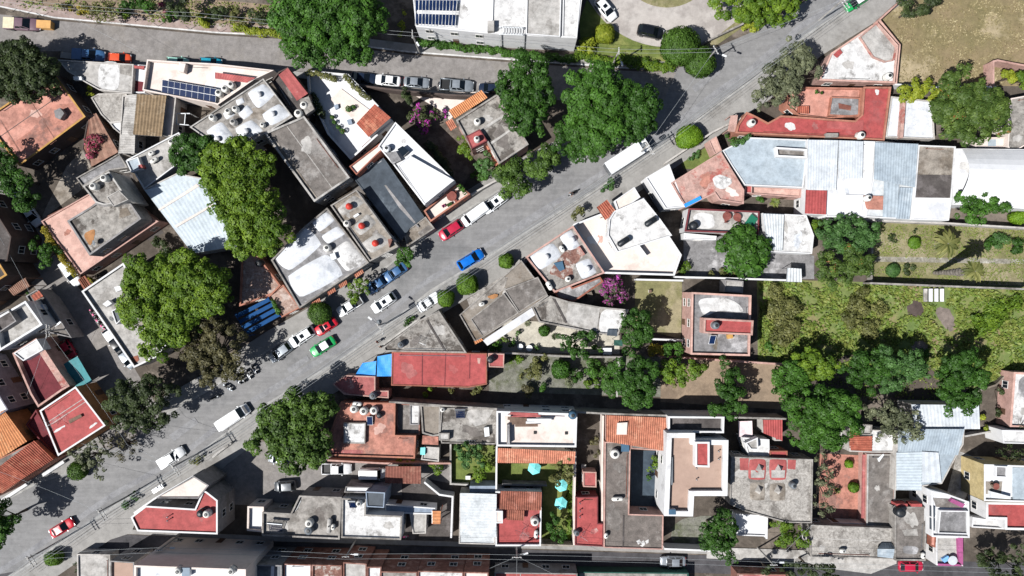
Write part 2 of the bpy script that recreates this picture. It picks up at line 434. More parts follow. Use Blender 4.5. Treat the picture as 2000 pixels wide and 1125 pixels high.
def parse_c(s): return [tuple(float(k) for k in c.split(',')) for c in s.split()]
def tree(label, cs, h, m='leaf_mid', leaf=.30, dens=1.0, name='tree', cat='tree', sparse=False, group='trees', flat=.55, base=None, bare=0):
    """cs: 'x,y,r ...' crown lobes in photograph pixels; h: height in metres"""
    TREEN[0] += 1; seed = 100+TREEN[0]; r = random.Random(seed)
    hc = h*.68; lob = []
    for x, y, rad in parse_c(cs):
        X, Y = W(x, y, hc); lob.append((X, Y, rad*S*(HC-hc)/HC*(1.04 if not sparse else 1.12)))
    if base: bx, by = W(*base)
    else:
        tot = sum(l[2]**2 for l in lob); bx = sum(l[0]*l[2]**2 for l in lob)/tot; by = sum(l[1]*l[2]**2 for l in lob)/tot
    root = empty(name, (bx, by, 0), label, cat, group)
    blobs = []
    for X, Y, R in lob:
        nb = max(4, int(R*R*(2.5 if not sparse else 2.0))+3)
        for i in range(nb):
            a = r.uniform(0, 2*math.pi); q = math.sqrt(r.random())*.92
            if q > .72 and r.random() < .28: continue
            br = R*r.uniform(.20, .34) if R > 1.6 else R*r.uniform(.35, .5)
            br = max(.35, min(br, 1.25))
            q = min(q, max(0, 1-br/R*.75)+.12)
            top = hc+(h-hc)*math.sqrt(max(0, 1-q*q))*r.uniform(.62, 1.08)-br*.7
            zz = top if r.random() < .8 else hc+r.uniform(-.5, .3)*R*flat
            blobs.append((X-bx+R*q*math.cos(a), Y-by+R*q*math.sin(a), max(.5, zz), br*(.8 if sparse else 1), r.random()))
    P, N, T = blobleaves(blobs, leaf, dens*(.85 if sparse else 1.1), seed)
    v = quads(P, N, leaf, seed=seed)
    leafmesh('crown', v, T, m, root)
    b = MB(); tr = max(.12, h*.022)
    ht = hc*.45; b.tube([(0, 0, -.1), (.05, .03, ht*.5), (.1, -.05, ht)], [tr*1.4, tr, tr*.8], 8)
    k = min(len(blobs), 8 if not sparse else 22)
    for bb in r.sample(blobs, k):
        mid = Vector((bb[0]*.45, bb[1]*.45, (ht+bb[2])*.5+.3)); b.tube([(.1, -.05, ht-.1), mid, bb[:3]], [tr*.62, tr*.38, tr*.12], 6)
    if bare:
        for i in range(bare):
            bb = r.choice(blobs); e = Vector(bb[:3]); o2 = Vector((e.x, e.y, 0)).normalized() if abs(e.x)+abs(e.y) > .1 else Vector((1, 0, 0))
            b.tube([e*.8, e+o2*r.uniform(.5, 1.6)+Vector((r.uniform(-.6, .6), r.uniform(-.6, .6), r.uniform(.2, .9)))], [.05, .012], 5)
    b.build('trunk', 'bark', root)
    return root
def clipped(label, x, y, rx, h, ry=None, m='leaf_clip', name='clipped_tree', cat='tree', rot=0, stem=True, group='clipped round trees', leaf=.16, low=0.0):
    TREEN[0] += 1; seed = 100+TREEN[0]; ry = ry or rx; hz = h*.62 if stem else h*.5
    X, Y = W(x, y, hz); k = S*(HC-hz)/HC; A, B, Cc = rx*k, ry*k, (h-hz)
    root = empty(name, (X, Y, 0), label, cat, group, math.radians(rot))
    r = np.random.default_rng(seed); n = int(A*B*4*math.pi/(leaf*leaf*.5)*1.3)
    d = r.normal(size=(n, 3)); d /= np.linalg.norm(d, axis=1, keepdims=True)
    w = (.93+.10*r.random(n)+.075*np.sin(d[:, 0]*4+seed)*np.sin(d[:, 1]*3.5+seed*2)+.04*np.sin(d[:, 2]*9+d[:, 0]*8))[:, None]
    sq = np.sign(d)*np.abs(d)**.9
    P = sq*w*np.array([A, B, Cc])+np.array([0, 0, hz]); N = d/np.array([A, B, Cc])*min(A, B)+r.normal(size=(n, 3))*.28
    v = quads(P, N, leaf, seed=seed)
    T = np.clip(.5+.3*r.normal(size=n)*.6+.2*np.sin(d[:, 0]*4+seed)*np.sin(d[:, 1]*5), 0, 1)
    # dense twiggy core as leaves too
    pc = P.copy(); pc = (pc-np.array([0, 0, hz]))*.86+np.array([0, 0, hz]); v2 = quads(pc, d+r.normal(size=(n, 3))*.1, leaf*1.7, seed=seed+1)
    leafmesh('crown', np.concatenate([v, v2]), np.concatenate([T, T*.8]), m, root)
    b = MB(); b.tube([(0, 0, -.05), (0, 0, hz)], [.12, .08], 8); b.build('trunk', 'bark', root)
    return root
def bush(label, cs, h, m='leaf_mid', leaf=.26, dens=1.0, name='shrub', cat='shrub', group='garden shrubs', z0=0.0):
    TREEN[0] += 1; seed = 100+TREEN[0]; r = random.Random(seed); L = parse_c(cs)
    pts = [(*W(x, y, z0+h*.6), rad*S) for x, y, rad in L]; bx, by = pts[0][:2]
    root = empty(name, (bx, by, z0), label, cat, group); blobs = []
    for X, Y, R in pts:
        for i in range(max(3, int(R*R*3)+2)):
            a = r.uniform(0, 6.28); q = math.sqrt(r.random())*.75; br = R*r.uniform(.3, .5)
            blobs.append((X-bx+R*q*math.cos(a), Y-by+R*q*math.sin(a), max(.15, h-br-q*q*h*.35-r.random()*h*.25), br, r.random()))
    P, N, T = blobleaves(blobs, leaf, dens, seed, zmin=-.6); P[:, 2] = np.maximum(P[:, 2], .05)
    leafmesh('foliage', quads(P, N, leaf, seed=seed), T, m, root)
    b = MB()
    for bb in blobs[:5]: b.tube([(0, 0, -.03), (bb[0]*.5, bb[1]*.5, bb[2]*.6), bb[:3]], [.05, .035, .015], 5)
    b.build('stems', 'bark', root)
    return root
def hedge(label, pts, width, h, m='leaf_lime', leaf=.22, name='hedge', group='hedges'):
    """row of one clipped hedge along a px polyline"""
    TREEN[0] += 1; seed = 100+TREEN[0]; r = random.Random(seed); q = [Vector(W(x, y, h*.7)) for x, y in pp(pts)]; bx, by = q[0]
    root = empty(name, (bx, by, 0), label, 'hedge', group); blobs = []; sb = MB()
    for a, c in zip(q, q[1:]):
        n = max(1, int((c-a).length/(width*.35)))
        for i in range(n+1):
            p = a.lerp(c, i/n); t = (c-a).normalized(); s = Vector((-t.y, t.x))*r.uniform(-.3, .3)*width
            blobs.append((p.x-bx+s.x, p.y-by+s.y, h-width*.45+r.uniform(-.15, .12), width*r.uniform(.38, .55), r.random()))
            if i % 2 == 0: sb.tube([(p.x-bx, p.y-by, -.03), (p.x-bx, p.y-by, h*.7)], [.05, .03], 5)
    P, N, T = blobleaves(blobs, leaf, 1.0, seed, zmin=-.7); P[:, 2] = np.maximum(P[:, 2], .05)
    leafmesh('foliage', quads(P, N, leaf, seed=seed), T, m, root); sb.build('stems', 'bark', root)
    return root
def rosette(label, x, y, rad, n=26, m='leaf_agave', h=.3, name='agave', cat='agave plant', trunk=0, tx=None, group='spiky rosette plants', fr=1.0):
    """agave, yucca or palm: long pointed leaves from one heart"""
    TREEN[0] += 1; r = random.Random(100+TREEN[0]); zc = trunk+h
    X, Y = W(x, y, zc); R = rad*S*(HC-zc)/HC
    root = empty(name, (X, Y, 0), label, cat, group); V = []; T = []
    for i in range(n):
        a = 2.399*i+r.uniform(-.15, .15); el = r.uniform(.05, 1.1) if trunk else r.uniform(.15, .9); ln = R*r.uniform(.8, 1.1)
        dx, dy = math.cos(a), math.sin(a); pr = None; t = r.random()
        for j in range(6):
            u = j/5; rr = ln*math.cos(el*.75)*u if not trunk else ln*u*math.cos(el*.35)
            zz = zc+ln*math.sin(el)*u*.55-(ln*.55*u*u if trunk else ln*.12*u*u)
            w = R*(.15 if trunk else .11)*(math.sin(math.pi*min(1, u*.85+.12)))*fr
            c = Vector((dx*rr, dy*rr, zz)); s = Vector((-dy, dx, 0))*w
            cur = (c+s, c+Vector((0, 0, -w*.25)), c-s)
            if pr:
                V.append([pr[0], pr[1], cur[1], cur[0]]); V.append([pr[1], pr[2], cur[2], cur[1]]); T += [t, t*.8]
            pr = cur
    v = np.array([[tuple(k) for k in q] for q in V])
    leafmesh('fronds' if trunk else 'leaves', v, np.array(T), m, root)
    b = MB()
    if trunk:
        n_ = 26; pr = [.30+.75*(i/n_)**1.6*(1 if trunk > 6 else .3)+(.05 if i % 2 else -.03) for i in range(n_)]
        b.tube([(.03*math.sin(i), .03*math.cos(i), trunk*i/(n_-1)) for i in range(n_)]+[(0, 0, zc)], pr+[.25], 14)
    else: b.lathe([(.12, 0), (.16, .1), (.1, zc+.1)], (0, 0, 0), 8)
    b.build('trunk' if trunk else 'heart', 'palmbark' if trunk else 'bark', root)
    return root
def tufts(name, pts, n, size, m, label, cat, h=.25, z=.03, holes=()):
    poly = wp(pts); xs = [p[0] for p in poly]; ys = [p[1] for p in poly]; r = np.random.default_rng(len(LABELS)); P = []
    hp = [(*W(a, b), c*S) for a, b, c in holes]
    while len(P) < n:
        x = r.uniform(min(xs), max(xs)); y = r.uniform(min(ys), max(ys))
        if inside((x, y), poly) and not any((x-a)**2+(y-b)**2 < (c*r.uniform(.8, 1.2))**2 for a, b, c in hp):
            # clumped growth
            w = math.sin(x*.9+1.3*math.sin(y*.7))*math.sin(y*1.1+math.sin(x*.5))
            if r.random() < .45+.5*w: P.append((x, y, z+r.random()*h, w))
    P = np.array(P); T = np.clip(.5+.3*P[:, 3]+.25*r.normal(size=n), 0, 1)
    N = r.normal(size=(n, 3))*.6+np.array([0, 0, .8])
    o = leafmesh(name, quads(P[:, :3], N, size, 1.6, seed=3), T, m, None)
    tag(o, label, cat, kind='stuff'); return o
# ------------------------------------------------------------------ vehicles
VDIM = {  # length, width, hood z, belt z, roof z, x: windscreen base, roof front, roof rear, rear base
    'sedan': (4.5, 1.82, .86, .95, 1.45, 1.15, .25, -.95, -1.70),
    'hatch': (3.95, 1.76, .88, .96, 1.48, 1.10, .28, -1.30, -1.84),
    'suv':   (4.65, 1.95, 1.00, 1.08, 1.66, 1.30, .42, -1.55, -2.12),
    'pickup': (5.25, 1.92, 1.05, 1.12, 1.75, 1.30, .50, -.60, -.92),
    'van':   (5.35, 1.95, 1.08, 1.15, 2.05, 1.75, 1.15, -2.45, -2.6),
}
def vehicle(label, kind, x, y, ang, paint, roof=None, cat='car', name='car', group='vehicles', z=0.02, length=None, sunroof=False, bed=None, hood=None):
    L, Wd, zh, zb, zr, a, b_, c, d = VDIM[kind]; w = Wd/2; hx = L/2
    X, Y = W(x, y, 1.0); root = empty(name, (X, Y, z), label, cat, group, math.radians(ang))
    if length: root.scale = (length/L, 1+(length/L-1)*.4, 1)
    st = [(hx, .50*w, .40, .62), (hx-.07, .72*w, .32, .72), (hx-.22, .88*w, .24, .80), (hx-.6, .98*w, .2, zh-.04), (a+.05, w, .19, zh+.03), (b_, w, .19, zb), (c, w, .19, zb), (d, .98*w, .2, zb-.01), (-hx+.22, .92*w, .28, zb-.04), (-hx+.07, .82*w, .32, zb-.12), (-hx, .62*w, .40, zb-.25)]
    if kind == 'pickup': st = [s for s in st if s[0] > d]+[(d-.08, w, .19, zb)]
    B = MB(); rings = []
    for sx, sw, zl, zt in st:
        rings.append([(sx, -sw*.92, zl), (sx, -sw, zl+.14), (sx, -sw, zt-.14), (sx, -sw*.95, zt-.04), (sx, -sw*.80, zt), (sx, 0, zt+.03), (sx, sw*.80, zt), (sx, sw*.95, zt-.04), (sx, sw, zt-.14), (sx, sw, zl+.14), (sx, sw*.92, zl)])
    n = len(rings[0])
    vs = [v for r_ in rings for v in r_]
    fs = [(i*n+j, i*n+(j+1) % n, (i+1)*n+(j+1) % n, (i+1)*n+j) for i in range(len(rings)-1) for j in range(n)]
    fs = [f[::-1] for f in fs]+[tuple(range(n)), tuple(range((len(rings)-1)*n, len(rings)*n))[::-1]]
    B.add(vs, [f[::-1] for f in fs])
    # cabin frustum
    wb, wr = w*.90, w*(.68 if kind != 'van' else .84); z0 = zb-.03
    base = [(a, -wb, z0), (a, wb, z0), (d, wb, z0), (d, -wb, z0)]; top = [(b_, -wr, zr-.05), (b_, wr, zr-.05), (c, wr, zr-.05), (c, -wr, zr-.05)]
    B.add(base+top, [(0, 1, 5, 4), (1, 2, 6, 5), (2, 3, 7, 6), (3, 0, 4, 7)])
    for sx, s_ in ((1, 1), (-1, 1)): pass
    if kind == 'pickup':
        x0, x1 = d-.08, -hx
        B.box(((x0+x1)/2, 0, .45), (x0-x1, Wd*.94, .5))
        for sy in (-1, 1): B.box(((x0+x1)/2, sy*(w-.06), .88), (x0-x1, .12, .46))
        B.box((x1+.05, 0, .88), (.1, Wd*.96, .46))
    body = B.build('body', paint, root, smooth=True)
    rb = MB(); m_ = .12   # domed roof panel
    def R(t, s, dz): return (b_+(c-b_)*t, s*wr, zr-.05+dz)
    rows = [[R(t, s, .02+.05*(1-s*s)*(1-(2*t-1)**4)) for s in (-1, -.6, 0, .6, 1)] for t in (-.02, .1, .5, .9, 1.02)]
    rv = [v for r_ in rows for v in r_]; rb.add(rv, [(i*5+j, i*5+j+1, (i+1)*5+j+1, (i+1)*5+j) for i in range(4) for j in range(4)])
    lo = [(v[0], v[1], zr-.06) for v in rv]; 
    ed = [0, 1, 2, 3, 4, 9, 14, 19, 24, 23, 22, 21, 20, 15, 10, 5]; k = len(ed)
    rb.add([rv[i] for i in ed]+[lo[i] for i in ed], [(i, i+k, (i+1) % k+k, (i+1) % k) for i in range(k)])
    rp = rb.build('roof_panel', roof or paint, root, smooth=True)
    if sunroof:
        sb = MB(); xm = b_+(c-b_)*.34; sb.box((xm, 0, zr+.035), (.62, wr*1.05, .03)); sb.build('sunroof', 'carglass', rp)
    def glass(nm, p4, ins=.09, off=.012):
        p = [Vector(v) for v in p4]; ce = sum(p, Vector())/4; nrm = (p[1]-p[0]).cross(p[3]-p[0]).normalized()
        if nrm.dot(ce-Vector((0, 0, .6))) < 0: nrm = -nrm; p = p[::-1]
        q = [v.lerp(ce, ins)+nrm*off for v in p]; q2 = [v-nrm*.02 for v in q]
        g = MB(); g.add(q+q2, [(0, 1, 2, 3), (7, 6, 5, 4), (0, 4, 5, 1), (1, 5, 6, 2), (2, 6, 7, 3), (3, 7, 4, 0)]); return g.build(nm, 'carglass', root)
    glass('windscreen', [base[0], base[1], top[1], top[0]], .07)
    glass('rear_window', [base[2], base[3], top[3], top[2]], .12)
    if kind == 'van':
        for sy, i, j in ((1, 1, 2), (-1, 0, 3)):
            f = lambda t, u, i=i, j=j: Vector(base[i]).lerp(Vector(base[j]), t).lerp(Vector(top[i]).lerp(Vector(top[j]), t), u)
            glass('side_window', [f(.03, .25), f(.22, .25), f(.22, .85), f(.03, .85)], .05)
    else:
        for i, j in ((1, 2), (0, 3)):
            f = lambda t, u, i=i, j=j: Vector(base[i]).lerp(Vector(base[j]), t).lerp(Vector(top[i]).lerp(Vector(top[j]), t), u)
            for t0, t1 in ((.04, .48), (.53, .96)): glass('side_window', [f(t0, .08), f(t1, .08), f(t1, .92), f(t0, .92)], .04)
    if hood:
        hb = MB(); hb.box(((hx-.35+a)/2+.1, 0, zh+.03), (hx-.5-a, Wd*.72, .03)); hb.build('hood', hood, root)
    if kind == 'pickup':
        bb = MB(); bb.box(((d-.1-hx)/2, 0, .72), (hx+d-.3, Wd*.82, .04)); bd = bb.build('cargo_bed', bed or 'dark', root)
        if bed:
            bb = MB(); bb.box(((d-.1-hx)/2, 0, 1.14), (hx+d-.12, Wd*.93, .06)); bb.build('bed_cover', bed, root)
    for sx, sy in ((1, 1), (1, -1), (-1, 1), (-1, -1)):
        g = MB(); g.box((hx*sx-sx*.08, sy*w*.62, .62 if sx > 0 else .75), (.12, .34, .16)); g.build('headlight' if sx > 0 else 'tail_light', 'lens' if sx > 0 else 'redlens', root)
        g = MB(); wx = sx*L*.30+(.08 if sx > 0 else 0); g.lathe([(.2, -.1), (.31, -.11), (.335, -.06), (.335, .06), (.31, .11), (.2, .1)], (wx, sy*(w-.09), .335), 16, axis='Y')
        t = g.build('wheel', 'rubber', root, smooth=False)
        g = MB(); g.lathe([(.05, -.02), (.2, -.02), (.2, .02), (.05, .03)], (wx, sy*(w+.0), .335), 12, axis='Y'); g.build('rim', 'steel', t)
    for sy in (-1, 1):
        g = MB(); g.box((a-.25, sy*(w+.08), zb+.06), (.14, .2, .13)); g.build('mirror', paint, root)
    return root
def boxtruck(label, x, y, ang, L=7.6, cat='truck', name='box_truck', box='whitepaint', cab='whitepaint', group='vehicles', hb=3.1, wd=2.3):
    X, Y = W(x, y, 2.2); r = empty(name, (X, Y, .02), label, cat, group, math.radians(ang)); w = wd/2; hx = L/2
    b = MB(); b.prism([(-hx, -w), (hx-2.0, -w), (hx-2.0, w), (-hx, w)], .75, hb); b.build('cargo_box', box, r)
    b = MB()
    b.box((-hx-.02, 0, 1.9), (.05, wd*.95, 2.1)); b.build('box_trim', 'steel', r)
    b = MB(); p = [(hx, .5), (hx, 1.3), (hx-.45, 2.25), (hx-1.9, 2.3), (hx-1.9, .5)]
    n = len(p); vs = [(a, -w*.92, c) for a, c in p]+[(a, w*.92, c) for a, c in p]
    b.add(vs, [tuple(range(n)), tuple(range(n, 2*n))[::-1]]+[(i+n, (i+1) % n+n, (i+1) % n, i) for i in range(n)]); b.build('cab', cab, r)
    b = MB(); d = Vector((.45, 0, -.95)).normalized(); nn_ = Vector((.95, 0, .45)).normalized(); c0 = Vector((hx-.2, 0, 1.8))+nn_*.02
    b.add([c0+d*.42+Vector((0, s*.85, 0)) for s in (-1, 1)]+[c0-d*.42+Vector((0, s*.85, 0)) for s in (1, -1)], [(0, 1, 2, 3)]); b.build('windscreen', 'carglass', r)
    for sx in (hx-1.0, -hx+1.3):
        for sy in (-1, 1):
            g = MB(); g.lathe([(.25, -.13), (.43, -.14), (.45, 0), (.43, .14), (.25, .13)], (sx, sy*(w-.16), .45), 16, axis='Y'); t = g.build('wheel', 'rubber', r)
            g = MB(); g.lathe([(.05, -.02), (.25, -.02), (.25, .02), (.05, .03)], (sx, sy*(w-.02), .45), 12, axis='Y'); g.build('rim', 'steel', t)
    b = MB(); b.box((-.2, 0, .62), (L-.4, 1.0, .22)); b.build('chassis', 'dark', r)
    return r
MOTO = []
def moto(label, x, y, ang, paint='dark', group='parked motorcycles'):
    X, Y = W(x, y, .5); r = empty('motorcycle', (X, Y, .02), label, 'motorcycle', group, math.radians(ang))
    for sx in (-.68, .68):
        g = MB(); g.lathe([(.22, -.05), (.29, -.07), (.31, 0), (.29, .07), (.22, .05)], (sx, 0, .31), 16, axis='Y'); t = g.build('wheel', 'rubber', r)
        g = MB(); g.lathe([(.04, -.06), (.21, -.01), (.21, .01), (.04, .06)], (sx, 0, .31), 10, axis='Y'); g.build('rim', 'steel', t)
    g = MB(); g.tube([(-.68, 0, .31), (-.1, 0, .45), (.35, 0, .75), (.68, 0, .31)], .05, 6); g.box((0, 0, .42), (.4, .26, .3)); g.tube([(.68, .09, .31), (.5, .09, .95)], .03, 6); g.tube([(.68, -.09, .31), (.5, -.09, .95)], .03, 6); g.build('frame', 'steel', r)
    g = MB(); g.lathe([(.03, -.3), (.14, -.2), (.17, 0), (.13, .2), (.04, .28)], (.2, 0, .82), 10, axis='X'); g.box((-.72, 0, .72), (.5, .2, .06)); g.box((.7, 0, .66), (.45, .16, .04)); g.build('fuel_tank', paint, r, smooth=False)
    g = MB(); g.box((-.32, 0, .84), (.72, .26, .1)); g.build('seat', 'rubber', r)
    g = MB(); g.tube([(.42, -.38, 1.02), (.5, 0, .98), (.42, .38, 1.02)], .025, 6); g.build('handlebar', 'steel', r)
    g = MB(); g.box((.62, 0, .88), (.12, .2, .18)); g.build('headlight', 'lens', r)
    return r
def skinfig(name, edges, pts, rad, m, parent):
    me = bpy.data.meshes.new(name); me.from_pydata(pts, edges, []); o = bpy.data.objects.new(name, me); COL.objects.link(o); o.parent = parent
    me.materials.append(G(m)); s = o.modifiers.new('skin', 'SKIN'); s.use_smooth_shade = True
    lay = me.skin_vertices[0] if me.skin_vertices else None
    if lay is None:
        me.attributes.new  # layer is created by the modifier's first evaluation
        bm = __import__('bmesh').new(); bm.from_mesh(me); bm.verts.layers.skin.verify(); bm.to_mesh(me); bm.free(); lay = me.skin_vertices[0]
    for i, r_ in enumerate(rad): lay.data[i].radius = (r_, r_)
    lay.data[0].use_root = True
    o.modifiers.new('sub', 'SUBSURF').levels = 1; o.modifiers['sub'].render_levels = 1
    return o
def person(label, x, y, ang, shirt, trousers, hair='hair', sit=False, group=None, z=.13, h=1.0):
    X, Y = W(x, y, z+.9); r = empty('person', (X, Y, z), label, 'person', group, math.radians(ang))
    if not sit: # walking, x is forward
        J = dict(p=(0, 0, .95), w=(0, 0, 1.12), c=(.02, 0, 1.35), n=(.02, 0, 1.50), h0=(.04, 0, 1.60), h1=(.05, 0, 1.72),
            ls=(.02, .19, 1.42), le=(-.10, .24, 1.15), lh=(.06, .25, .92), lp=(.10, .25, .84), rs=(.02, -.19, 1.42), re=(.08, -.24, 1.15), rh=(.25, -.22, .98), rp=(.31, -.21, .93),
            lh_=(.02, .10, .88), lk=(.20, .11, .50), la=(.22, .11, .09), lt=(.40, .12, .05), rh_=(-.02, -.10, .88), rk=(-.05, -.11, .50), ra=(-.28, -.11, .14), rt=(-.14, -.12, .05))
    else:
        J = dict(p=(0, 0, .93), w=(.03, 0, 1.08), c=(.10, 0, 1.32), n=(.14, 0, 1.47), h0=(.17, 0, 1.57), h1=(.19, 0, 1.69),
            ls=(.10, .20, 1.40), le=(.28, .30, 1.17), lh=(.50, .33, 1.10), lp=(.58, .33, 1.08), rs=(.10, -.20, 1.40), re=(.28, -.30, 1.17), rh=(.50, -.33, 1.10), rp=(.58, -.33, 1.08),
            lh_=(.03, .11, .90), lk=(.42, .20, .78), la=(.22, .20, .34), lt=(.40, .20, .28), rh_=(.03, -.11, .90), rk=(.42, -.20, .78), ra=(.22, -.20, .34), rt=(.40, -.20, .28))
    K = list(J); I = {k: i for i, k in enumerate(K)}
    rad = dict(p=.13, w=.115, c=.14, n=.05, h0=.085, h1=.095, ls=.06, le=.045, lh=.034, lp=.036, rs=.06, re=.045, rh=.034, rp=.036, lh_=.085, lk=.06, la=.042, lt=.035, rh_=.085, rk=.06, ra=.042, rt=.035)
    E = [('p', 'w'), ('w', 'c'), ('c', 'n'), ('n', 'h0'), ('h0', 'h1'), ('c', 'ls'), ('ls', 'le'), ('le', 'lh'), ('lh', 'lp'), ('c', 'rs'), ('rs', 're'), ('re', 'rh'), ('rh', 'rp'), ('p', 'lh_'), ('lh_', 'lk'), ('lk', 'la'), ('la', 'lt'), ('p', 'rh_'), ('rh_', 'rk'), ('rk', 'ra'), ('ra', 'rt')]
    pts = [J[k] for k in K]; R_ = [rad[k] for k in K]; ed = [(I[a], I[b]) for a, b in E]
    # five fingers on each hand
    for hand, s in (('lp', 1), ('rp', -1)):
        hx, hy, hz = J[hand]; d = Vector(J[hand])-Vector(J[hand[0]+'h']); d.normalize()
        for f in range(5):
            off = Vector((0, (f-1.5)*.02, 0)) if f < 4 else Vector((0, -s*.045, .0)); l = (.07, .08, .075, .06, .05)[f]
            i0 = len(pts); st_ = Vector(J[hand])+d*(.03 if f < 4 else 0)+off; pts += [tuple(st_), tuple(st_+d*l*.55+Vector((0, 0, -.008))), tuple(st_+d*l+Vector((0, 0, -.03)))]; R_ += [.011, .010, .008]; ed += [(I[hand], i0), (i0, i0+1), (i0+1, i0+2)]
    skinfig('body', ed, pts, R_, 'skin', r)
    def cloth(nm, keys, edg, m, g):
        i2 = {k: i for i, k in enumerate(keys)}; skinfig(nm, [(i2[a], i2[b]) for a, b in edg], [J[k] for k in keys], [rad[k]*g for k in keys], m, r)
    cloth('shirt', ['c', 'w', 'ls', 'le', 'rs', 're'], [('c', 'w'), ('c', 'ls'), ('ls', 'le'), ('c', 'rs'), ('rs', 're')], shirt, 1.16)
    cloth('trousers', ['p', 'lh_', 'lk', 'la', 'rh_', 'rk', 'ra'], [('p', 'lh_'), ('lh_', 'lk'), ('lk', 'la'), ('p', 'rh_'), ('rh_', 'rk'), ('rk', 'ra')], trousers, 1.2)
    hp = Vector(J['h1']); g = MB(); g.lathe([(.02, -.10), (.09, -.08), (.118, -.01), (.10, .07), (.05, .115), (.01, .125)], tuple(hp+Vector((-.02, 0, .01))), 12); g.build('hair', hair, r, smooth=True)
    g = MB()
    for s in (-1, 1): g.box(tuple(hp+Vector((.09, s*.035, -.02))), (.02, .025, .015))
    g.build('eyes', 'dark', r); g = MB(); g.box(tuple(hp+Vector((.105, 0, -.05))), (.03, .025, .04)); g.box(tuple(hp+Vector((.088, 0, -.088))), (.015, .05, .012)); g.build('nose', 'skin', r)
    return r
# ------------------------------------------------------------------ rooftop and yard furniture
def tank(label, x, y, z, m='tankwhite', h=1.35, rad=.55, lid='tanklid', group='rooftop water tanks', stand=0.0):
    zt = z+stand+h; X, Y = W(x, y, zt); r = empty('water_tank', (X, Y, z), label, 'water tank', group)
    b = MB(); z0 = stand; prof = [(rad*.96, z0), (rad, z0+.06)]
    for i in range(4): q = z0+.1+h*.6*(i+.5)/4; prof += [(rad, q-.05), (rad*.955, q), (rad, q+.05)]
    prof += [(rad, z0+h*.72), (rad*.9, z0+h*.82), (rad*.62, z0+h*.92), (rad*.42, z0+h*.95)]
    b.lathe(prof, (0, 0, 0), 18); b.build('tank_body', m, r, smooth=True)
    b = MB(); b.lathe([(rad*.46, z0+h*.93), (rad*.46, z0+h*.98), (rad*.3, z0+h), (.02, z0+h)], (0, 0, 0), 14); b.build('lid', lid, r, smooth=False)
    b = MB()
    if stand:
        for sx in (-1, 1):
            for sy in (-1, 1): b.box((sx*rad*.7, sy*rad*.7, stand/2), (.15, .15, stand))
        b.box((0, 0, stand-.05), (rad*2, rad*2, .1))
    else: b.lathe([(rad*1.12, 0), (rad*1.12, .05)], (0, 0, 0), 18)
    b.tube([(rad*.98, .1, z0+.12), (rad+.25, .1, z0+.12), (rad+.25, .1, .02)], .03, 6); b.build('stand' if stand else 'base', 'conc', r)
    return r
def gastank(label, x, y, z, ang, ln=1.6, rad=.36, m='tankwhite', group='rooftop gas tanks'):
    X, Y = W(x, y, z+.8); r = empty('gas_tank', (X, Y, z), label, 'gas tank', group, math.radians(ang)); q = ln/2
    b = MB(); b.lathe([(.02, -q), (rad*.6, -q+.08), (rad, -q+.28), (rad, q-.28), (rad*.6, q-.08), (.02, q)], (0, 0, rad+.25), 16, axis='X'); b.build('tank_body', m, r, smooth=True)
    b = MB(); b.lathe([(.12, 0), (.12, .16), (.09, .18)], (0, 0, 2*rad+.22), 10); b.build('valve_cap', 'dark', r)
    for sx in (-1, 1): b = MB(); b.box((sx*q*.6, 0, .17), (.08, rad*1.5, .34)); b.build('leg', 'steel', r)
    return r
def pipes(label, x, y, z, h=1.0, group='rooftop vent pipes'):
    X, Y = W(x, y, z+h); r = empty('vent_pipe', (X, Y, z), label, 'vent pipe', group); b = MB(); b.tube([(0, 0, 0), (0, 0, h)], .07, 8); b.build('pipe', 'steel', r); b = MB(); b.lathe([(.14, h+.05), (.12, h+.12), (.02, h+.18)], (0, 0, 0), 10); b.build('cap', 'steel', r); return r
def heater(label, x, y, z, ang, group='solar water heaters', w=1.5, l=1.9):
    X, Y = W(x, y, z+.6); r = empty('solar_water_heater', (X, Y, z), label, 'solar water heater', group, math.radians(ang))
    M = Matrix.Rotation(math.radians(-32), 3, 'X'); b = MB()
    for i in range(12): u = -w/2+w*(i+.5)/12; b.tube([(u, -l*.45, .12), (u, l*.35, .95)], .045, 6)
    b.build('vacuum_tubes', 'solar', r)
    b = MB(); b.lathe([(.05, -w*.6), (.22, -w*.58), (.22, w*.58), (.05, w*.6)], (0, l*.42, 1.1), 14, axis='X'); b.build('storage_tank', 'steel', r)
    b = MB()
    for s in (-1, 1): b.tube([(s*w*.5, -l*.45, .05), (s*w*.5, l*.42, 1.0)], .03, 5); b.tube([(s*w*.5, l*.5, 0), (s*w*.5, l*.42, 1.0)], .03, 5)
    b.build('frame', 'steel', r); return r
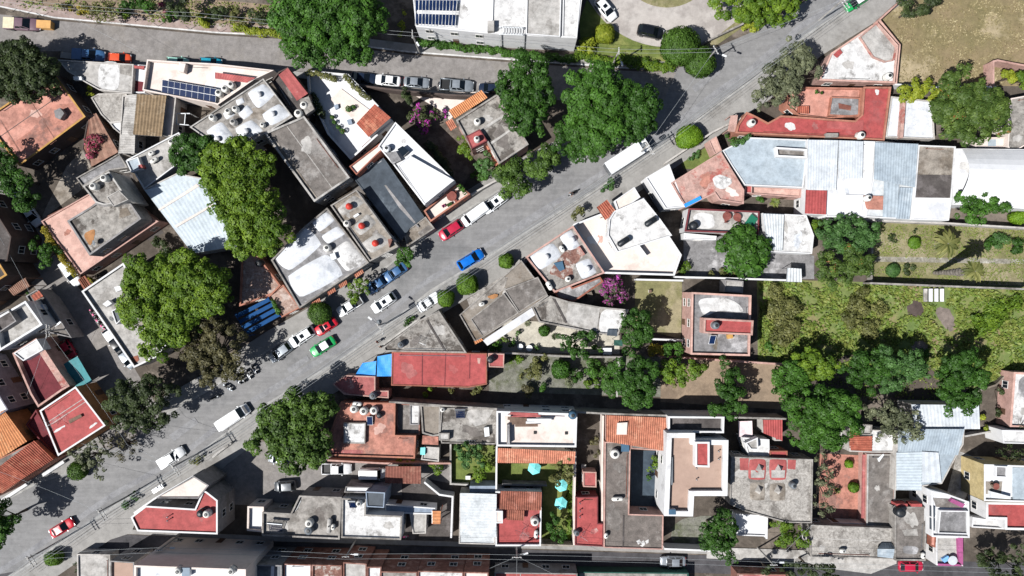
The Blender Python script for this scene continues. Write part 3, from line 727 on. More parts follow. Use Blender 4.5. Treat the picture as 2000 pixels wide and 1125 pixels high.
def panels(label, pts, nu, nv, z, tilt=.35, group='solar panel arrays', stand=.5, gap=.03):
    A, B, C, D = [Vector((*W(x, y, z+stand), z+stand)) for x, y in pp(pts)]; A.z += tilt; B.z += tilt
    ce = (A+B+C+D)/4; r = empty('solar_panel_array', (ce.x, ce.y, z), label, 'solar panels', group); o = (ce.x, ce.y, z)
    P = lambda u, v: A.lerp(B, u).lerp(D.lerp(C, u), v)
    up = Vector((0, 0, .03)); f = MB()
    for i in range(nu):
        for j in range(nv):
            u0, u1, v0, v1 = (i+gap)/nu, (i+1-gap)/nu, (j+gap)/nv, (j+1-gap)/nv
            q = [P(u0, v0), P(u1, v0), P(u1, v1), P(u0, v1)]
            if (q[1]-q[0]).cross(q[3]-q[0]).z < 0: q = q[::-1]
            b = MB(); b.add([k+up for k in q]+[k-up for k in q], [(0, 1, 2, 3), (7, 6, 5, 4), (0, 4, 5, 1), (1, 5, 6, 2), (2, 6, 7, 3), (3, 7, 4, 0)]); b.build('panel', 'solar', r, o)
    for j in range(nv+1):
        v = min(max(j/nv, .01), .99); f.tube([P(0, v), P(1, v)], .035, 5)
    for i in range(nu+1): f.tube([P(i/nu, 0), P(i/nu, 1)], .03, 5)
    for u in (.02, .5, .98):
        for v in (.05, .95): p = P(u, v); f.tube([(p.x, p.y, z), (p.x, p.y, p.z)], .04, 5)
    f.build('frame', 'whitemetal', r, o); return r
def parasol(label, x, y, rad, m, h=2.6, n=8, group=None, z=0.0):
    X, Y = W(x, y, z+h); r = empty('parasol', (X, Y, z), label, 'parasol', group, .3); R = rad*S
    b = MB(); vs = [(0, 0, h)]+[(R*math.cos(2*math.pi*i/n), R*math.sin(2*math.pi*i/n), h-.55) for i in range(n)]+[(R*math.cos(2*math.pi*i/n), R*math.sin(2*math.pi*i/n), h-.72) for i in range(n)]
    vs += [(.5*R*math.cos(2*math.pi*(i+.5)/n), .5*R*math.sin(2*math.pi*(i+.5)/n), h-.33) for i in range(n)]
    b.add(vs, [(0, 1+i, 1+2*n+i) for i in range(n)]+[(0, 1+2*n+i, 1+(i+1) % n) for i in range(n)]+[(1+i, 1+(i+1) % n, 1+2*n+i) for i in range(n)]+[(1+i, 1+n+i, 1+n+(i+1) % n, 1+(i+1) % n) for i in range(n)])
    b.build('canopy', m, r); b = MB(); b.tube([(0, 0, 0), (0, 0, h+.1)], .03, 8); b.build('pole', 'whitemetal', r)
    b = MB(); b.lathe([(.3, 0), (.28, .08), (.06, .12)], (0, 0, 0), 12); b.build('base', 'conc', r); return r
def tarp(label, pts, z4, m, name='tarp', cat='tarp', group=None, sag=.25):
    A, B, C, D = [Vector((*W(x, y, z), z)) for (x, y), z in zip(pp(pts), z4)]; ce = (A+B+C+D)/4; r = empty(name, (ce.x, ce.y, 0), label, cat, group); N = 8; vs = []
    for j in range(N+1):
        for i in range(N+1):
            u, v = i/N, j/N; p = A.lerp(B, u).lerp(D.lerp(C, u), v); p.z -= sag*16*u*(1-u)*v*(1-v)*.9+.05*math.sin(u*9)*math.sin(v*7); vs.append(p)
    w = N+1; f = [(j*w+i, j*w+i+1, (j+1)*w+i+1, (j+1)*w+i) for j in range(N) for i in range(N)]
    lo = [Vector((p.x, p.y, p.z-.02)) for p in vs]; n = len(vs)
    b = MB(); b.add(vs+lo, f+[tuple(i+n for i in q[::-1]) for q in f]); b.build('cloth', m, r, (ce.x, ce.y, 0))
    b = MB()
    for p in (A, B, C, D): b.tube([(p.x, p.y, 0), (p.x, p.y, p.z)], .04, 6)
    b.build('posts', 'steel', r, (ce.x, ce.y, 0)); return r
def shed(label, pts, z4, m, period=.25, amp=.03, name='shed_roof', cat='shed', rows=None, group=None, th=.07, posts=True, arc=0):
    """open shelter: ribbed sheet on posts and rails"""
    c = pp(pts); P = [Vector((*W(x, y, z), z)) for (x, y), z in zip(c, z4)]; ce = sum(P, Vector())/4; o = (ce.x, ce.y, 0)
    r = empty(name, o, label, cat, group); b = MB(); corrugated(b, c, z4, period, amp, th, rows, arc=arc); b.build('roof_sheet', m, r, o)
    b = MB()
    for p in P: q = p.lerp(ce, .06); b.tube([(q.x, q.y, 0), (q.x, q.y, p.z-.1)], .06, 6)
    for i in range(4): b.tube([P[i]-Vector((0, 0, .13)), P[(i+1) % 4]-Vector((0, 0, .13))], .045, 5)
    b.build('frame', 'steel', r, o); return r
def pergola(label, pts, z, n, m, wid=.18, name='pergola', cat='pergola', group=None, dz=0):
    A, B, C, D = [Vector((*W(x, y, z), z)) for x, y in pp(pts)]; ce = (A+B+C+D)/4; o = (ce.x, ce.y, 0); r = empty(name, o, label, cat, group); b = MB()
    for i in range(n):
        u = (i+.5)/n; p, q = A.lerp(B, u), D.lerp(C, u); t = (q-p); c = (p+q)/2; b.box(c, (t.length, wid, .12), math.atan2(t.y, t.x))
    b.build('slats', m, r, o); b = MB()
    for p, q in ((A, B), (D, C)):
        t = q-p; c = (p+q)/2-Vector((0, 0, .16)); b.box(c, (t.length, .14, .18), math.atan2(t.y, t.x))
    for p in (A, B, C, D): b.box((p.x, p.y, z/2-.13), (.12, .12, z-.26))
    b.build('beams', m, r, o); return r
def pole(label, bx, by, h=8.5, cross=((.0, 2.0),), ang=0, lamp=None, trafo=False, group='utility poles', oy=0.0):
    X, Y = W(bx, by); r = empty('utility_pole', (X, Y, 0), label, 'utility pole', group, math.radians(ang))
    b = MB(); b.tube([(0, 0, 0), (0, 0, h)], [.17, .11], 10); b.build('shaft', 'conc_light', r)
    for dz, ln in cross:
        b = MB(); b.box((0, .1, h-.25-dz), (.12, .12, .12)); b.box((0, .14, h-.25-dz), (.1, .12, .12), 0)
        b.box((0, oy, h-.2-dz), (.12, ln, .12)); k = b.build('crossarm', 'conc_light', r)
        b = MB()
        for i in range(4): b.lathe([(.05, 0), (.07, .06), (.04, .14), (.06, .18), (.02, .22)], (0, oy-ln/2+.1+(ln-.2)*i/3, h-.13-dz), 8)
        b.build('insulators', 'whitemetal', k)
    if trafo:
        b = MB(); b.lathe([(.3, 0), (.36, .05), (.36, .95), (.2, 1.1)], (.1, .5, h-3), 14); b.box((0, .2, h-2.4), (.12, .5, .12)); b.build('transformer', 'tankgrey', r, smooth=False)
    if lamp:
        a, ln = math.radians(lamp[0]), lamp[1]; dx, dy = math.cos(a), math.sin(a)
        b = MB(); b.tube([(0, 0, h-1.8), (dx*ln*.5, dy*ln*.5, h-1.2), (dx*ln, dy*ln, h-1.1)], .045, 6); k = b.build('lamp_arm', 'steel', r)
        b = MB(); b.box((dx*(ln+.3), dy*(ln+.3), h-1.1), (.75, .28, .14), a); b.build('lamp_head', 'whitemetal', k)
    return r
def cable(label, pts, m='cable', rad=.017, sag=.35, group=None, offs=0.0):
    b = MB(); P = []
    q = [Vector((*W(x, y, 0), z)) for x, y, z in pts]
    for a, c in zip(q, q[1:]):
        t = (c-a); s = Vector((-t.y, t.x, 0)).normalized()*offs
        for i in range(9): u = i/8; p = a.lerp(c, u)+s; p.z -= sag*4*u*(1-u); P.append(p)
    b.tube(P, rad, 5); o = b.build('power_cable', m); tag(o, label, 'power cable', group or 'overhead power cables'); return o
def crate(label, x, y, z, d, ang, m, name='crate', cat='crate', lid=None, group=None):
    X, Y = W(x, y, z+d[2]); r = empty(name, (X, Y, z), label, cat, group, math.radians(ang)); b = MB(); b.box((0, 0, d[2]/2), d)
    b.build('body', m, r); b = MB(); b.box((0, 0, d[2]+.02), (d[0]*1.04, d[1]*1.04, .05)); b.build('lid', lid or m, r); return r
def table_set(label, x, y, z, m='redwood', ang=0, chairs=4, rnd=True, rad=.6):
    X, Y = W(x, y, z+.75); r = empty('garden_table', (X, Y, z), label, 'garden table', None, math.radians(ang)); b = MB()
    if rnd: b.lathe([(rad, .70), (rad, .75)], (0, 0, 0), 18)
    else: b.box((0, 0, .72), (rad*2.6, rad*1.5, .06))
    b.build('table_top', m, r); b = MB()
    for i in range(4): a = math.pi/4+i*math.pi/2; b.tube([(rad*.7*math.cos(a), rad*.7*math.sin(a), 0), (rad*.6*math.cos(a), rad*.6*math.sin(a), .7)], .03, 6)
    b.build('legs', m, r); return r
def chair(label, x, y, z, m='redwood', ang=0, group='garden chairs'):
    X, Y = W(x, y, z+.5); r = empty('garden_chair', (X, Y, z), label, 'chair', group, math.radians(ang)); b = MB(); b.box((0, 0, .43), (.46, .46, .05)); b.build('seat', m, r)
    b = MB(); b.box((-.24, 0, .7), (.05, .46, .5)); b.build('backrest', m, r)
    for sx in (-1, 1):
        for sy in (-1, 1): b = MB(); b.box((sx*.2, sy*.2, .2), (.05, .05, .4)); b.build('leg', m, r)
    return r
def dish(label, x, y, z, ang=0, m='tankgrey', rad=.45, group='satellite dishes'):
    X, Y = W(x, y, z+.9); r = empty('satellite_dish', (X, Y, z), label, 'satellite dish', group, math.radians(ang)); b = MB(); M = Matrix.Rotation(math.radians(40), 3, 'Y')
    pr = [(.02, .0), (rad*.5, .04), (rad, .15)]; n = 16; vs = []
    for rr, zz in pr:
        for j in range(n): a = 2*math.pi*j/n; vs.append(M @ Vector((rr*math.cos(a), rr*math.sin(a), zz))+Vector((0, 0, .8)))
    f = [(i*n+j, i*n+(j+1) % n, (i+1)*n+(j+1) % n, (i+1)*n+j) for i in range(2) for j in range(n)]; b.add(vs, f+[tuple(range(n))]); b.build('reflector', m, r, smooth=True)
    b = MB(); b.tube([(0, 0, 0), (0, 0, .8)], .04, 6); b.tube([(0, 0, .8), tuple(M @ Vector((0, 0, .5))+Vector((0, 0, .8)))], .02, 5); b.build('mast', 'steel', r); return r
def planks(label, pts, z, m, n=5, group='stacked boards', name='board_stack', cat='boards', th=.12):
    A, B, C, D = [Vector((*W(x, y, z+th), z)) for x, y in pp(pts)]; ce = (A+B+C+D)/4; o = (ce.x, ce.y, z); r = empty(name, o, label, cat, group); rr = random.Random(len(LABELS)); b = MB()
    for i in range(n):
        p, q = A.lerp(D, (i+.5)/n), B.lerp(C, (i+.5)/n); t = q-p; k = rr.uniform(.82, 1); c = (p+q)/2+t*rr.uniform(-.06, .06); w = (D-A).length/n*.9
        b.box((c.x, c.y, z+th/2*(1+.3*rr.random())), (t.length*k, w, th), math.atan2(t.y, t.x)+rr.uniform(-.03, .03))
    b.build('boards', m, r, o); return r
def drier(label, x, y, z, ang=0, group='rotary clothes driers'):
    X, Y = W(x, y, z+1.6); r = empty('clothes_drier', (X, Y, z), label, 'clothes drier', group, math.radians(ang)); b = MB(); b.tube([(0, 0, 0), (0, 0, 1.7)], .03, 6); b.build('post', 'steel', r); b = MB()
    for i in range(4):
        a = math.pi/4+i*math.pi/2; b.tube([(0, 0, 1.5), (1.3*math.cos(a), 1.3*math.sin(a), 1.75)], .025, 5)
    for q in (.6, .95, 1.25):
        p = [(q*math.cos(math.pi/4+i*math.pi/2), q*math.sin(math.pi/4+i*math.pi/2), 1.5+.19*q) for i in range(5)]; b.tube(p, .01, 4)
    b.build('arms', 'steel', r); return r
def pots(items, z):
    for label, x, y, rad in items:
        hh = rad*S*2.2; X, Y = W(x, y, z+hh); r = empty('potted_plant', (X, Y, z), label, 'potted plant', 'potted plants'); b = MB(); q = max(.14, rad*S*.6)
        b.lathe([(q*.7, 0), (q, q*1.3), (q*1.08, q*1.3), (q*1.08, q*1.5), (q*.9, q*1.5)], (0, 0, 0), 10); b.build('pot', 'terracotta', r)
        P, N, T = blobleaves([(0, 0, q*1.5+rad*S*.7, rad*S, .5)], .16, 1.2, int(x*7+y)); leafmesh('foliage', quads(P, N, .16, seed=int(x)), T, 'leaf_mid', r)
# ------------------------------------------------------------------ materials
mat('road', '979696', '8f8e8f', .25, '848485', .06, .56, .92, .3, .05, grime=.10, streak=.15)
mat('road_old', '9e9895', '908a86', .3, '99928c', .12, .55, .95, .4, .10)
mat('alley', '5e5c60', '545256', .4, '48474b', .15, .57)
mat('track', '98989b', '9f9fa2', .35, '909094', .2)
mat('pave', 'aaa7a3', '9f9c98', .3, '928e89', .1, .57, .95, .2, .06, grime=0.1)
mat('pave_pink', 'b79f96', 'a99088', .5, 'c4b3aa', .3, .57, .95, .2, .1)
mat('kerb', 'bdbbb7', 'a8a6a2', .8)
mat('soil', '6f6459', '5d5349', .35, '8a7d70', .12, .55, 1, .5, .14)  # soil tone lowered so yards lying in shade come out deeper
mat('dirt', 'ad9478', '9c866e', .3, '8f7a64', .1, .56, 1, .5, .10, grime=.12)
mat('gravel', '97958a', '80826f', .7, '6f7456', .25, .54, 1, .8, .2, grime=.2)
mat('beige_yard', 'd8d0bd', 'c6beab', .5, 'b0a995', .2, .6)
mat('drive', 'c9c1ba', 'bdb4ad', .3, 'ada49e', .09, .55, .9, .1, .04, grime=0.08)
mat('lawn', '7c8c33', '6c7d2a', .5, '8f9440', .12, .55, 1, .6, .12)
mat('lawn_dry', '98905c', '878550', .35, 'aca078', .1, .54, 1, .6, .12)
mat('field', 'a08a62', '8a7f4e', .14, 'bfab82', .07, .55, 1, .6, .12, grime=.14)
mat('meadow', '6f8c38', '8f944a', .16, 'a08d60', .08, .56, 1, .7, .10, grime=.14)
mat('bare', '9b8b80', '8a7b72', .6, '7b6d66', .2, .57)
mat('pathstone', 'b3ad9c', '8e8878', 1.2, 'd0cbbd', .8, .58, 1, .6, .2)
mat('conc', 'b9b3ac', 'a39c95', .5, '8a837c', .22, .555, .95, .3, .10, grime=0.24)
mat('conc_light', 'cfcbc6', 'bcb7b1', .5, 'a39e98', .25, .57, .95, .2, .08, grime=0.2)
mat('conc_dark', '8f8781', '7f7771', .5, 'a8a29d', .20, .565, .95, .3, .10, grime=0.24)
mat('conc_grey', '9e9c9e', '8b898a', .4, 'c6c4c6', .18, .57, .95, .2, .08, grime=0.24)
mat('conc_stain', 'bcb6ae', 'a59e96', .7, '6f6760', .33, .545, .95, .4, .14, grime=0.28)
mat('conc_brown', 'a59a8d', '93877a', .4, '857563', .2, .57, .95, .3, .10)
mat('conc_warm', 'b6ab9d', '9d9184', .4, '8c7f70', .2, .56, .95, .3, .10, grime=0.24)
mat('pebble', 'c3bbb1', '978f87', 1.6, '7e766e', .5, .56, 1, .6, .22)
mat('cracked', 'cfc9c1', 'aaa39b', 2.6, '8b847d', .3, .57, 1, .5, .22)
mat('rough_brown', '8d827b', '79706a', .9, 'a59c95', .3, .6, 1, .6, .20)
mat('rough_dark', '69625f', '5a5351', .6, '7d7573', .25, .58, 1, .4, .14)  # dark tone lowered further to deepen the shade of passages and yards
mat('whiteroof', 'f4f4f6', 'e9eaee', .3, 'd6d8de', .12, .60, .8, .05, .03, grime=0.05)
mat('whitedome', 'ebeef4', 'dde2ea', .45, 'c3c9d3', .3, .60, .8, .05, .05, grime=0.12)
mat('whitestain', 'f0efee', 'e2e0de', .5, 'a8a5a2', .35, .60, .85, .1, .07, grime=0.18)
mat('cream', 'f6e6dc', 'eedbd0', .3, 'e0ccc0', .15, .6, .9, .05, .04, grime=0.06)
mat('tanfloor', 'c09f8b', 'b99784', .2, 'b08f7c', .09, .6, .9, .05, .03, grime=0.05)
mat('pinkroof', 'eab9a8', 'e0ac9b', .4, 'd59f8f', .15, .6, .9, .1, .05)
mat('salmon', 'e8a08a', 'dd907a', .35, 'c0806d', .13, .56, .9, .2, .08, grime=.16)
mat('salmon2', 'd98e76', 'cb7f69', .4, 'a9786a', .2, .57, .9, .2, .08, grime=0.24)
mat('redroof', 'c94c4a', 'be4442', .25, 'b55452', .1, .60, .75, .05, .06, grime=.18)
mat('redroof2', 'ca5c59', 'bc5250', .3, 'd48a84', .2, .63, .8, .05, .06, grime=0.18)
mat('redstain', 'c76d69', 'bb605d', .5, 'e0b3aa', .3, .585, .9, .1, .08, grime=0.2)
mat('pinkstain', 'dcb0a2', 'd4a091', .5, 'c9685b', .28, .545, .9, .1, .10, grime=0.22)
mat('maroon', '8a2f3a', '7d2a34', .4)
mat('tile', 'd06a49', 'bd5a3c', 1.3, 'e08a64', .5, .58, .85, 0, .14, grime=0.22)
mat('tile_orange', 'ee974c', 'df8842', 1.3, 'f4aa66', .5, .58, .85, 0, .12, grime=.12)
mat('tile_light', 'e28a62', 'd47a55', 1.0, 'f0a47c', .4, .58, .85, 0, .12, grime=0.2)
mat('tile_dark', 'b4664c', 'a3583f', 1.0, 'c8806a', .4, .58, .85, 0, .14, grime=0.24)
mat('metal_blue', 'd2dfe8', 'c6d5e0', .2, 'dcdccc', .1, .60, .55, 0, .03, grime=0.12)
mat('metal_grey', 'dce3ea', 'd0d8e0', .3, 'eaeef1', .12, .6, .5, 0, .04, grime=0.12)
mat('metal_steel', 'b4c4d0', 'a9bac8', .3, 'c6d2db', .12, .6, .5, 0, .05, grime=0.14)
mat('metal_white', 'e4e9ec', 'd6dde2', .5, 'c2cacf', .2, .6, .55, 0, .05, grime=0.14)
mat('bluepaint', 'bccbd6', 'b0c1ce', .2, 'a5b3bd', .1, .6, .7, .05, .04)
mat('fibro', 'cfcbc6', 'bdb8b2', .6, 'a49f99', .3, .57, .9, 0, .08)
mat('slate_blue', '56616d', '4a545f', .25, '6b7783', .12, .58, .35, 0, .04)
mat('vault', 'f3f4f7', 'eceef2', .15, 'e2e5ea', .08, .6, .5, 0, .02, grime=0.03)
mat('awning_stripe', 'a08561', '8f7553', .6, 'b79e7b', .3)
mat('rust', '9b5a48', '8a4c3c', .8, 'b37a62', .3)
mat('rustpale', 'b78a72', '9d6d58', 1.2)
mat('rubble', 'a87a6a', '8f5d50', 2.0, 'd2c6bd', .8, .54, 1, .8, .25)
mat('pebblepink', 'cfae9e', 'b8917f', 2.4, 'e0c9bd', .9, .56, 1, .8, .22)
mat('plaster', 'd9d3cc', 'cbc4bd', .5, 'b3aba3', .25, .6)
mat('w_white', 'eeeeef', 'e4e4e6', .4, 'cfcfd1', .2, .62, .85, 0, .04, grime=0.05)
mat('w_pink', 'dcab9d', 'cf9d8f', .5, 'bb8a7d', .25, .6)
mat('w_salmon', 'cf8468', 'c07659', .5, 'a96a52', .25, .6)
mat('w_terra', 'b96a50', 'a85d45', .5)
mat('w_ochre', 'dca53a', 'cf9730', .5)
mat('w_yellow', 'e8cf8c', 'dfc57f', .4, 'cdb06a', .2, .6)
mat('w_orange', 'c98945', 'bb7c3b', .4)
mat('w_grey', 'a9a5a5', '9a9696', .4, '87837f', .2, .58)
mat('w_dark', '6a5a54', '5c4d48', .4)
mat('w_blue', '9fb0c6', '93a4bb', .4)
mat('w_lilac', '8f8c9c', '83808f', .4)
mat('w_maroon', '8d3a40', '803238', .4)
mat('w_brick', 'a06a5a', '8f5b4c', 1.2, 'b9887a', .5)
mat('w_magenta', 'c9579d', 'b94d90', .4)
mat('w_green', '2f6a5e', '285c51', .4)
mat('terracotta', 'b5694c', 'a65c41', 1.5)
mat('bark', '6d5f52', '5a4d42', 2, None)
mat('palmbark', '9a9186', '7c7369', 2.5, None)
mat('wood', '8b6f5c', '7a5f4e', 2)
mat('redwood', 'a5574a', '95493e', 2)
mat('bluefloor', '4c5d6c', '435363', .5)
pmat('winframe', 'd8d6d2', .6); pmat('glass', '1c242c', .12, spec=.6); pmat('doormat', '5d4436', .6); pmat('steel', '8f9296', .35, .8)
pmat('carglass', '10161c', .08, spec=.7); pmat('rubber', '1b1b1c', .85); pmat('dark', '17181a', .6); pmat('lens', 'd9dde0', .15); pmat('redlens', '8a1a18', .25)
pmat('whitepaint', 'e6e8ea', .3, coat=.4); pmat('silver', '9aa1a8', .32, .4, .4); pmat('greypaint', '55595e', .35, .2, .4); pmat('blackpaint', '14171c', .25, 0, .5); pmat('navypaint', '1e2a3f', .3, .1, .5)
pmat('bluecar', '0d6fd0', .25, .1, .6); pmat('steelblue', '3f6793', .35, .1, .4); pmat('redcar', 'c2182c', .3, 0, .5); pmat('crimson', 'b3203f', .3, 0, .5); pmat('orangecar', 'd8532f', .35, 0, .4)
pmat('greentaxi', '1fa055', .3, 0, .5); pmat('tealpaint', '1f8ea6', .35, 0, .4); pmat('brownpaint', '6d5560', .5, 0, .1); pmat('cargobeige', 'cfc7ab', .8); pmat('machine', 'c99a5c', .6); pmat('mintpaint', 'a9dccb', .4)
pmat('tankwhite', 'dcdad4', .5); pmat('tankgrey', '6a7076', .5); pmat('tankblack', '1d2228', .45); pmat('tanklid', '2a2c2e', .5); pmat('tankblue', '3e5f78', .5); pmat('redcap', 'c23a2e', .6)
pmat('solar', '14264a', .12, spec=.7); pmat('whitemetal', 'dfe2e4', .4); pmat('cable', 'a4a9ac', .7); pmat('cabledark', '8a9096', .5)
pmat('bluetarp', '2a8fe0', .6); pmat('tealtarp', '2f7a80', .7); pmat('deepblue', '1d4a7c', .85, spec=.2); pmat('aqua', '7fe0e0', .7); pmat('skyblue', '79aee6', .7); pmat('greentable', '1c6b52', .5); pmat('pinkplastic', 'e86a9a', .5); pmat('pink_awning', 'e3cfd2', .8)
pmat('bluepool', '2f86c6', .3); pmat('plum', '4b2a45', .6); pmat('redplastic', 'b83236', .5)
for a, b in (('skin', '9b6b50'), ('hair', '17120f'), ('shirt_pink', 'd08a86'), ('shirt_white', 'd8d8d6'), ('shirt_dark', '2c3038'), ('jeans', '2d3a52'), ('trousers', '22242a'), ('helmet', '1f2023')): pmat(a, b, .8)
leafmat('leaf_mid', '24450f', '55862a'); leafmat('leaf_deep', '20400e', '487425'); leafmat('leaf_dark', '25321b', '4f6034'); leafmat('leaf_yellow', '38590f', '7c9a22'); leafmat('leaf_lime', '667a14', 'a3ac28')
leafmat('leaf_olive', '464d26', '8a8c50'); leafmat('leaf_grey', '434c36', '858c6a'); leafmat('leaf_brown', '3a3a22', '74704a'); leafmat('leaf_clip', '3a5a12', '6c9422', trans=.1); leafmat('leaf_clipdark', '2b4712', '557828', trans=.1)
leafmat('leaf_bluegreen', '2f5024', '5d8844'); leafmat('leaf_coarse', '213b0e', '658732'); leafmat('leaf_rust', '304a1a', '678034', .93, ('8a5a34', 'a5683a')); leafmat('leaf_clipbright', '4c730c', '7ba017', trans=.1)
leafmat('bougain', '3b442c', '57623e', .46, ('b02a9a', 'd24cc8')); leafmat('bougain_few', '3c482a', '5f6a3e', .64, ('b02a9a', 'd24cc8')); leafmat('bougain_red', '48402c', '736644', .36, ('c0286a', 'ec5a94')); leafmat('leaf_agave', '586e30', '969d52'); leafmat('leaf_palm', '445021', '989859'); leafmat('leaf_goldgreen', '6e6e14', 'ae9a1e')
leafmat('grass_mix', '64822f', '8a9246'); leafmat('grass_dry', '857b55', 'b0a580')
# ------------------------------------------------------------------ camera, sun, sky
cam = bpy.data.cameras.new('camera'); cam.sensor_width = 36; cam.lens = 24.0; cam.clip_end = 2000; cam.clip_start = .5
co = bpy.data.objects.new('camera', cam); COL.objects.link(co); co.location = (0, 0, HC); SC.camera = co
EL = math.radians(51.0); sd = Vector((-.86*math.cos(EL), -.51*math.cos(EL), math.sin(EL))).normalized()
sl = bpy.data.lights.new('sun', 'SUN'); sl.energy = 5.0; sl.angle = math.radians(.5); sl.color = (1, .98, .945)
so = bpy.data.objects.new('sun', sl); COL.objects.link(so); so.rotation_euler = sd.to_track_quat('Z', 'Y').to_euler(); so.location = (-60, -40, 100)
w = bpy.data.worlds.new('World'); SC.world = w; w.use_nodes = True; nt = w.node_tree
sky = nt.nodes.new('ShaderNodeTexSky'); sky.sky_type = 'NISHITA'; sky.sun_disc = False; sky.sun_elevation = EL; sky.sun_rotation = math.atan2(-.86, -.51)
nt.links.new(sky.outputs[0], nt.nodes['Background'].inputs[0]); nt.nodes['Background'].inputs[1].default_value = .05
SC.view_settings.view_transform = 'Standard'; SC.view_settings.look = 'None'; SC.view_settings.exposure = 0.36; SC.view_settings.gamma = 1.0
SC.cycles.max_bounces = 5; SC.cycles.diffuse_bounces = 1; SC.cycles.transmission_bounces = 3; SC.cycles.transparent_max_bounces = 4
# ------------------------------------------------------------------ ground, roads and pavements
b = MB(); b.add([(-900, -900, 0), (900, -900, 0), (900, 900, 0), (-900, 900, 0)], [(0, 1, 2, 3)]); g = b.build('ground', 'soil'); g['kind'] = 'structure'
LOW = [(-200, 1260), (0, 1135), (61, 1097), (229, 982), (357, 910), (420, 860), (499, 800), (587, 747), (667, 699), (757, 633), (840, 566), (973, 486), (1067, 427), (1133, 387), (1220, 331), (1315, 267), (1413, 192), (1469, 155), (1573, 67), (1680, 0), (1900, -150)]
UP = [(-200, 1100), (0, 985), (80, 942), (150, 920), (210, 885), (270, 850), (300, 825), (350, 797), (420, 757), (470, 722), (541, 675), (630, 625), (732, 541), (874, 436), (961, 382), (1010, 352), (1080, 315), (1150, 285), (1230, 235), (1290, 195)]
ground('avenue', UP+[(1300, 142), (1330, 130), (1400, 92), (1470, 62), (1550, 18), (1590, -10), (1740, -120)]+LOW[::-1][:-1]+[LOW[0]], 'road')
ground('upper_street', "-200,10 0,28 107,40 420,69 549,76 800,107 987,121 1220,138 1320,142 1295,200 1230,236 1150,220 1100,196 960,190 800,170 700,154 540,134 280,119 120,100 0,100 -200,90", 'road_old')
ground('side_street', "-200,250 0,340 60,420 110,500 160,570 210,645 262,718 320,815 270,850 210,885 190,830 180,760 120,690 100,600 0,480 -200,330", 'road_old')
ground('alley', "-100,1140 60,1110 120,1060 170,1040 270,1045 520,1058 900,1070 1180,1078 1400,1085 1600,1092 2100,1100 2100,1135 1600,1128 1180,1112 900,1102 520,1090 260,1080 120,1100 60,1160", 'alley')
ground('parking_yard', "395,905 460,850 640,892 880,896 880,965 640,970 560,990 450,985", 'road_old')
# kerbs and pavements are a real step
lo2 = offline(LOW, 4); kerbed('kerb', LOW+lo2[::-1], 'kerb', .15)
kerbed('pavement', lo2+offline(LOW, 52)[::-1], 'pave', .13)
u2 = offline(UP[6:], -4); kerbed('kerb', UP[6:]+u2[::-1], 'kerb', .15); kerbed('pavement', u2+offline(UP[6:], -34)[::-1], 'pave', .13)
u3 = offline(UP[:5], -4); kerbed('kerb', UP[:5]+u3[::-1], 'kerb', .15); kerbed('pavement', u3+offline(UP[:5], -50)[::-1], 'pave', .13)
US = [(-200, -4), (0, 14), (107, 36), (420, 65), (549, 72), (800, 103), (987, 117), (1220, 134), (1300, 138)]
kerbed('kerb', US+offline(US, -2.5)[::-1], 'whitestain', .15); kerbed('pavement', offline(US[:5], -2.5)+offline(US[:5], -19)[::-1], 'pave_pink', .13); kerbed('pavement', offline(US[4:], -2.5)+offline(US[4:], -17)[::-1], 'pave', .13)
UL = [(120, 101), (280, 120), (540, 135), (700, 155), (800, 171), (960, 191)]
kerbed('pavement', UL+offline(UL, 12)[::-1], 'pave', .13)
AL = [(150, 1040), (270, 1043), (520, 1056), (900, 1067), (1180, 1075), (1400, 1082), (1740, 1095)]
kerbed('pavement', AL+offline(AL, -9)[::-1], 'pave', .13)
kerbed('pavement', "1380,1068 1750,1080 1750,1100 1700,1120 1500,1095 1380,1090", 'conc_light', .135)
kerbed('pavement', "60,1102 150,1043 250,985 272,1000 258,1040 150,1075 90,1125", 'pave', .125)
# bus-lane like paler tracks worn into the avenue
ground('wheel_track', [(x-7, y-10) for x, y in LOW[1:-1]]+[(x-13, y-19) for x, y in LOW[1:-1]][::-1], 'track')
# yards, lawns and gardens
ground('patio', "90,405 130,325 165,290 180,325 150,345 160,370 80,430", 'conc_warm')
ground('side_passage', "135,140 185,190 235,305 260,345 300,430 320,455 290,470 240,370 190,275 165,225", 'rough_dark')
ground('courtyard', "530,285 615,400 598,440 525,505 480,470 470,330", 'soil')
ground('courtyard', "690,340 790,470 740,500 684,360", 'conc_dark')
ground('garden_soil', "770,195 880,185 1000,330 960,372 895,360 772,240", 'soil')
ground('driveway_apron', "795,178 930,180 878,235 860,215", 'cream')
ground('planting', "0,0 420,0 540,10 548,66 420,60 107,30 0,12", 'dirt')
ground('driveway', [(1302+172*math.cos(a), -80+172*math.sin(a)) for a in [i*math.pi/24 for i in range(49)]], 'drive')
ground('driveway', "1345,60 1380,-30 1560,-40 1440,40 1400,75 1350,90", 'drive')
ground('lawn', [(1302+95*math.cos(a), -80+95*math.sin(a)) for a in [i*math.pi/24 for i in range(49)]], 'lawn_dry')
c1 = [(1302+172*math.cos(a), -80+172*math.sin(a)) for a in [math.pi*(.50+.32*i/10) for i in range(11)]]
ground('lawn', c1+[(1146, 0), (1132, 40), (1135, 103), (1220, 112), (1300, 122), (1325, 100)], 'lawn')
ground('lawn', "1395,75 1440,40 1455,50 1400,88 1375,105 1368,95", 'lawn_dry')
ground('dry_field', "1760,0 1720,40 1756,88 1750,165 2100,170 2100,-60 1780,-60", 'field')
ground('meadow', "1478,545 2100,562 2100,760 1960,745 1900,760 1480,705", 'meadow')
ground('lawn', "1700,434 2100,444 2100,560 1704,552", 'lawn_dry')
ground('garden_path', "1707,501 2100,508 2100,517 1707,511", 'pathstone')
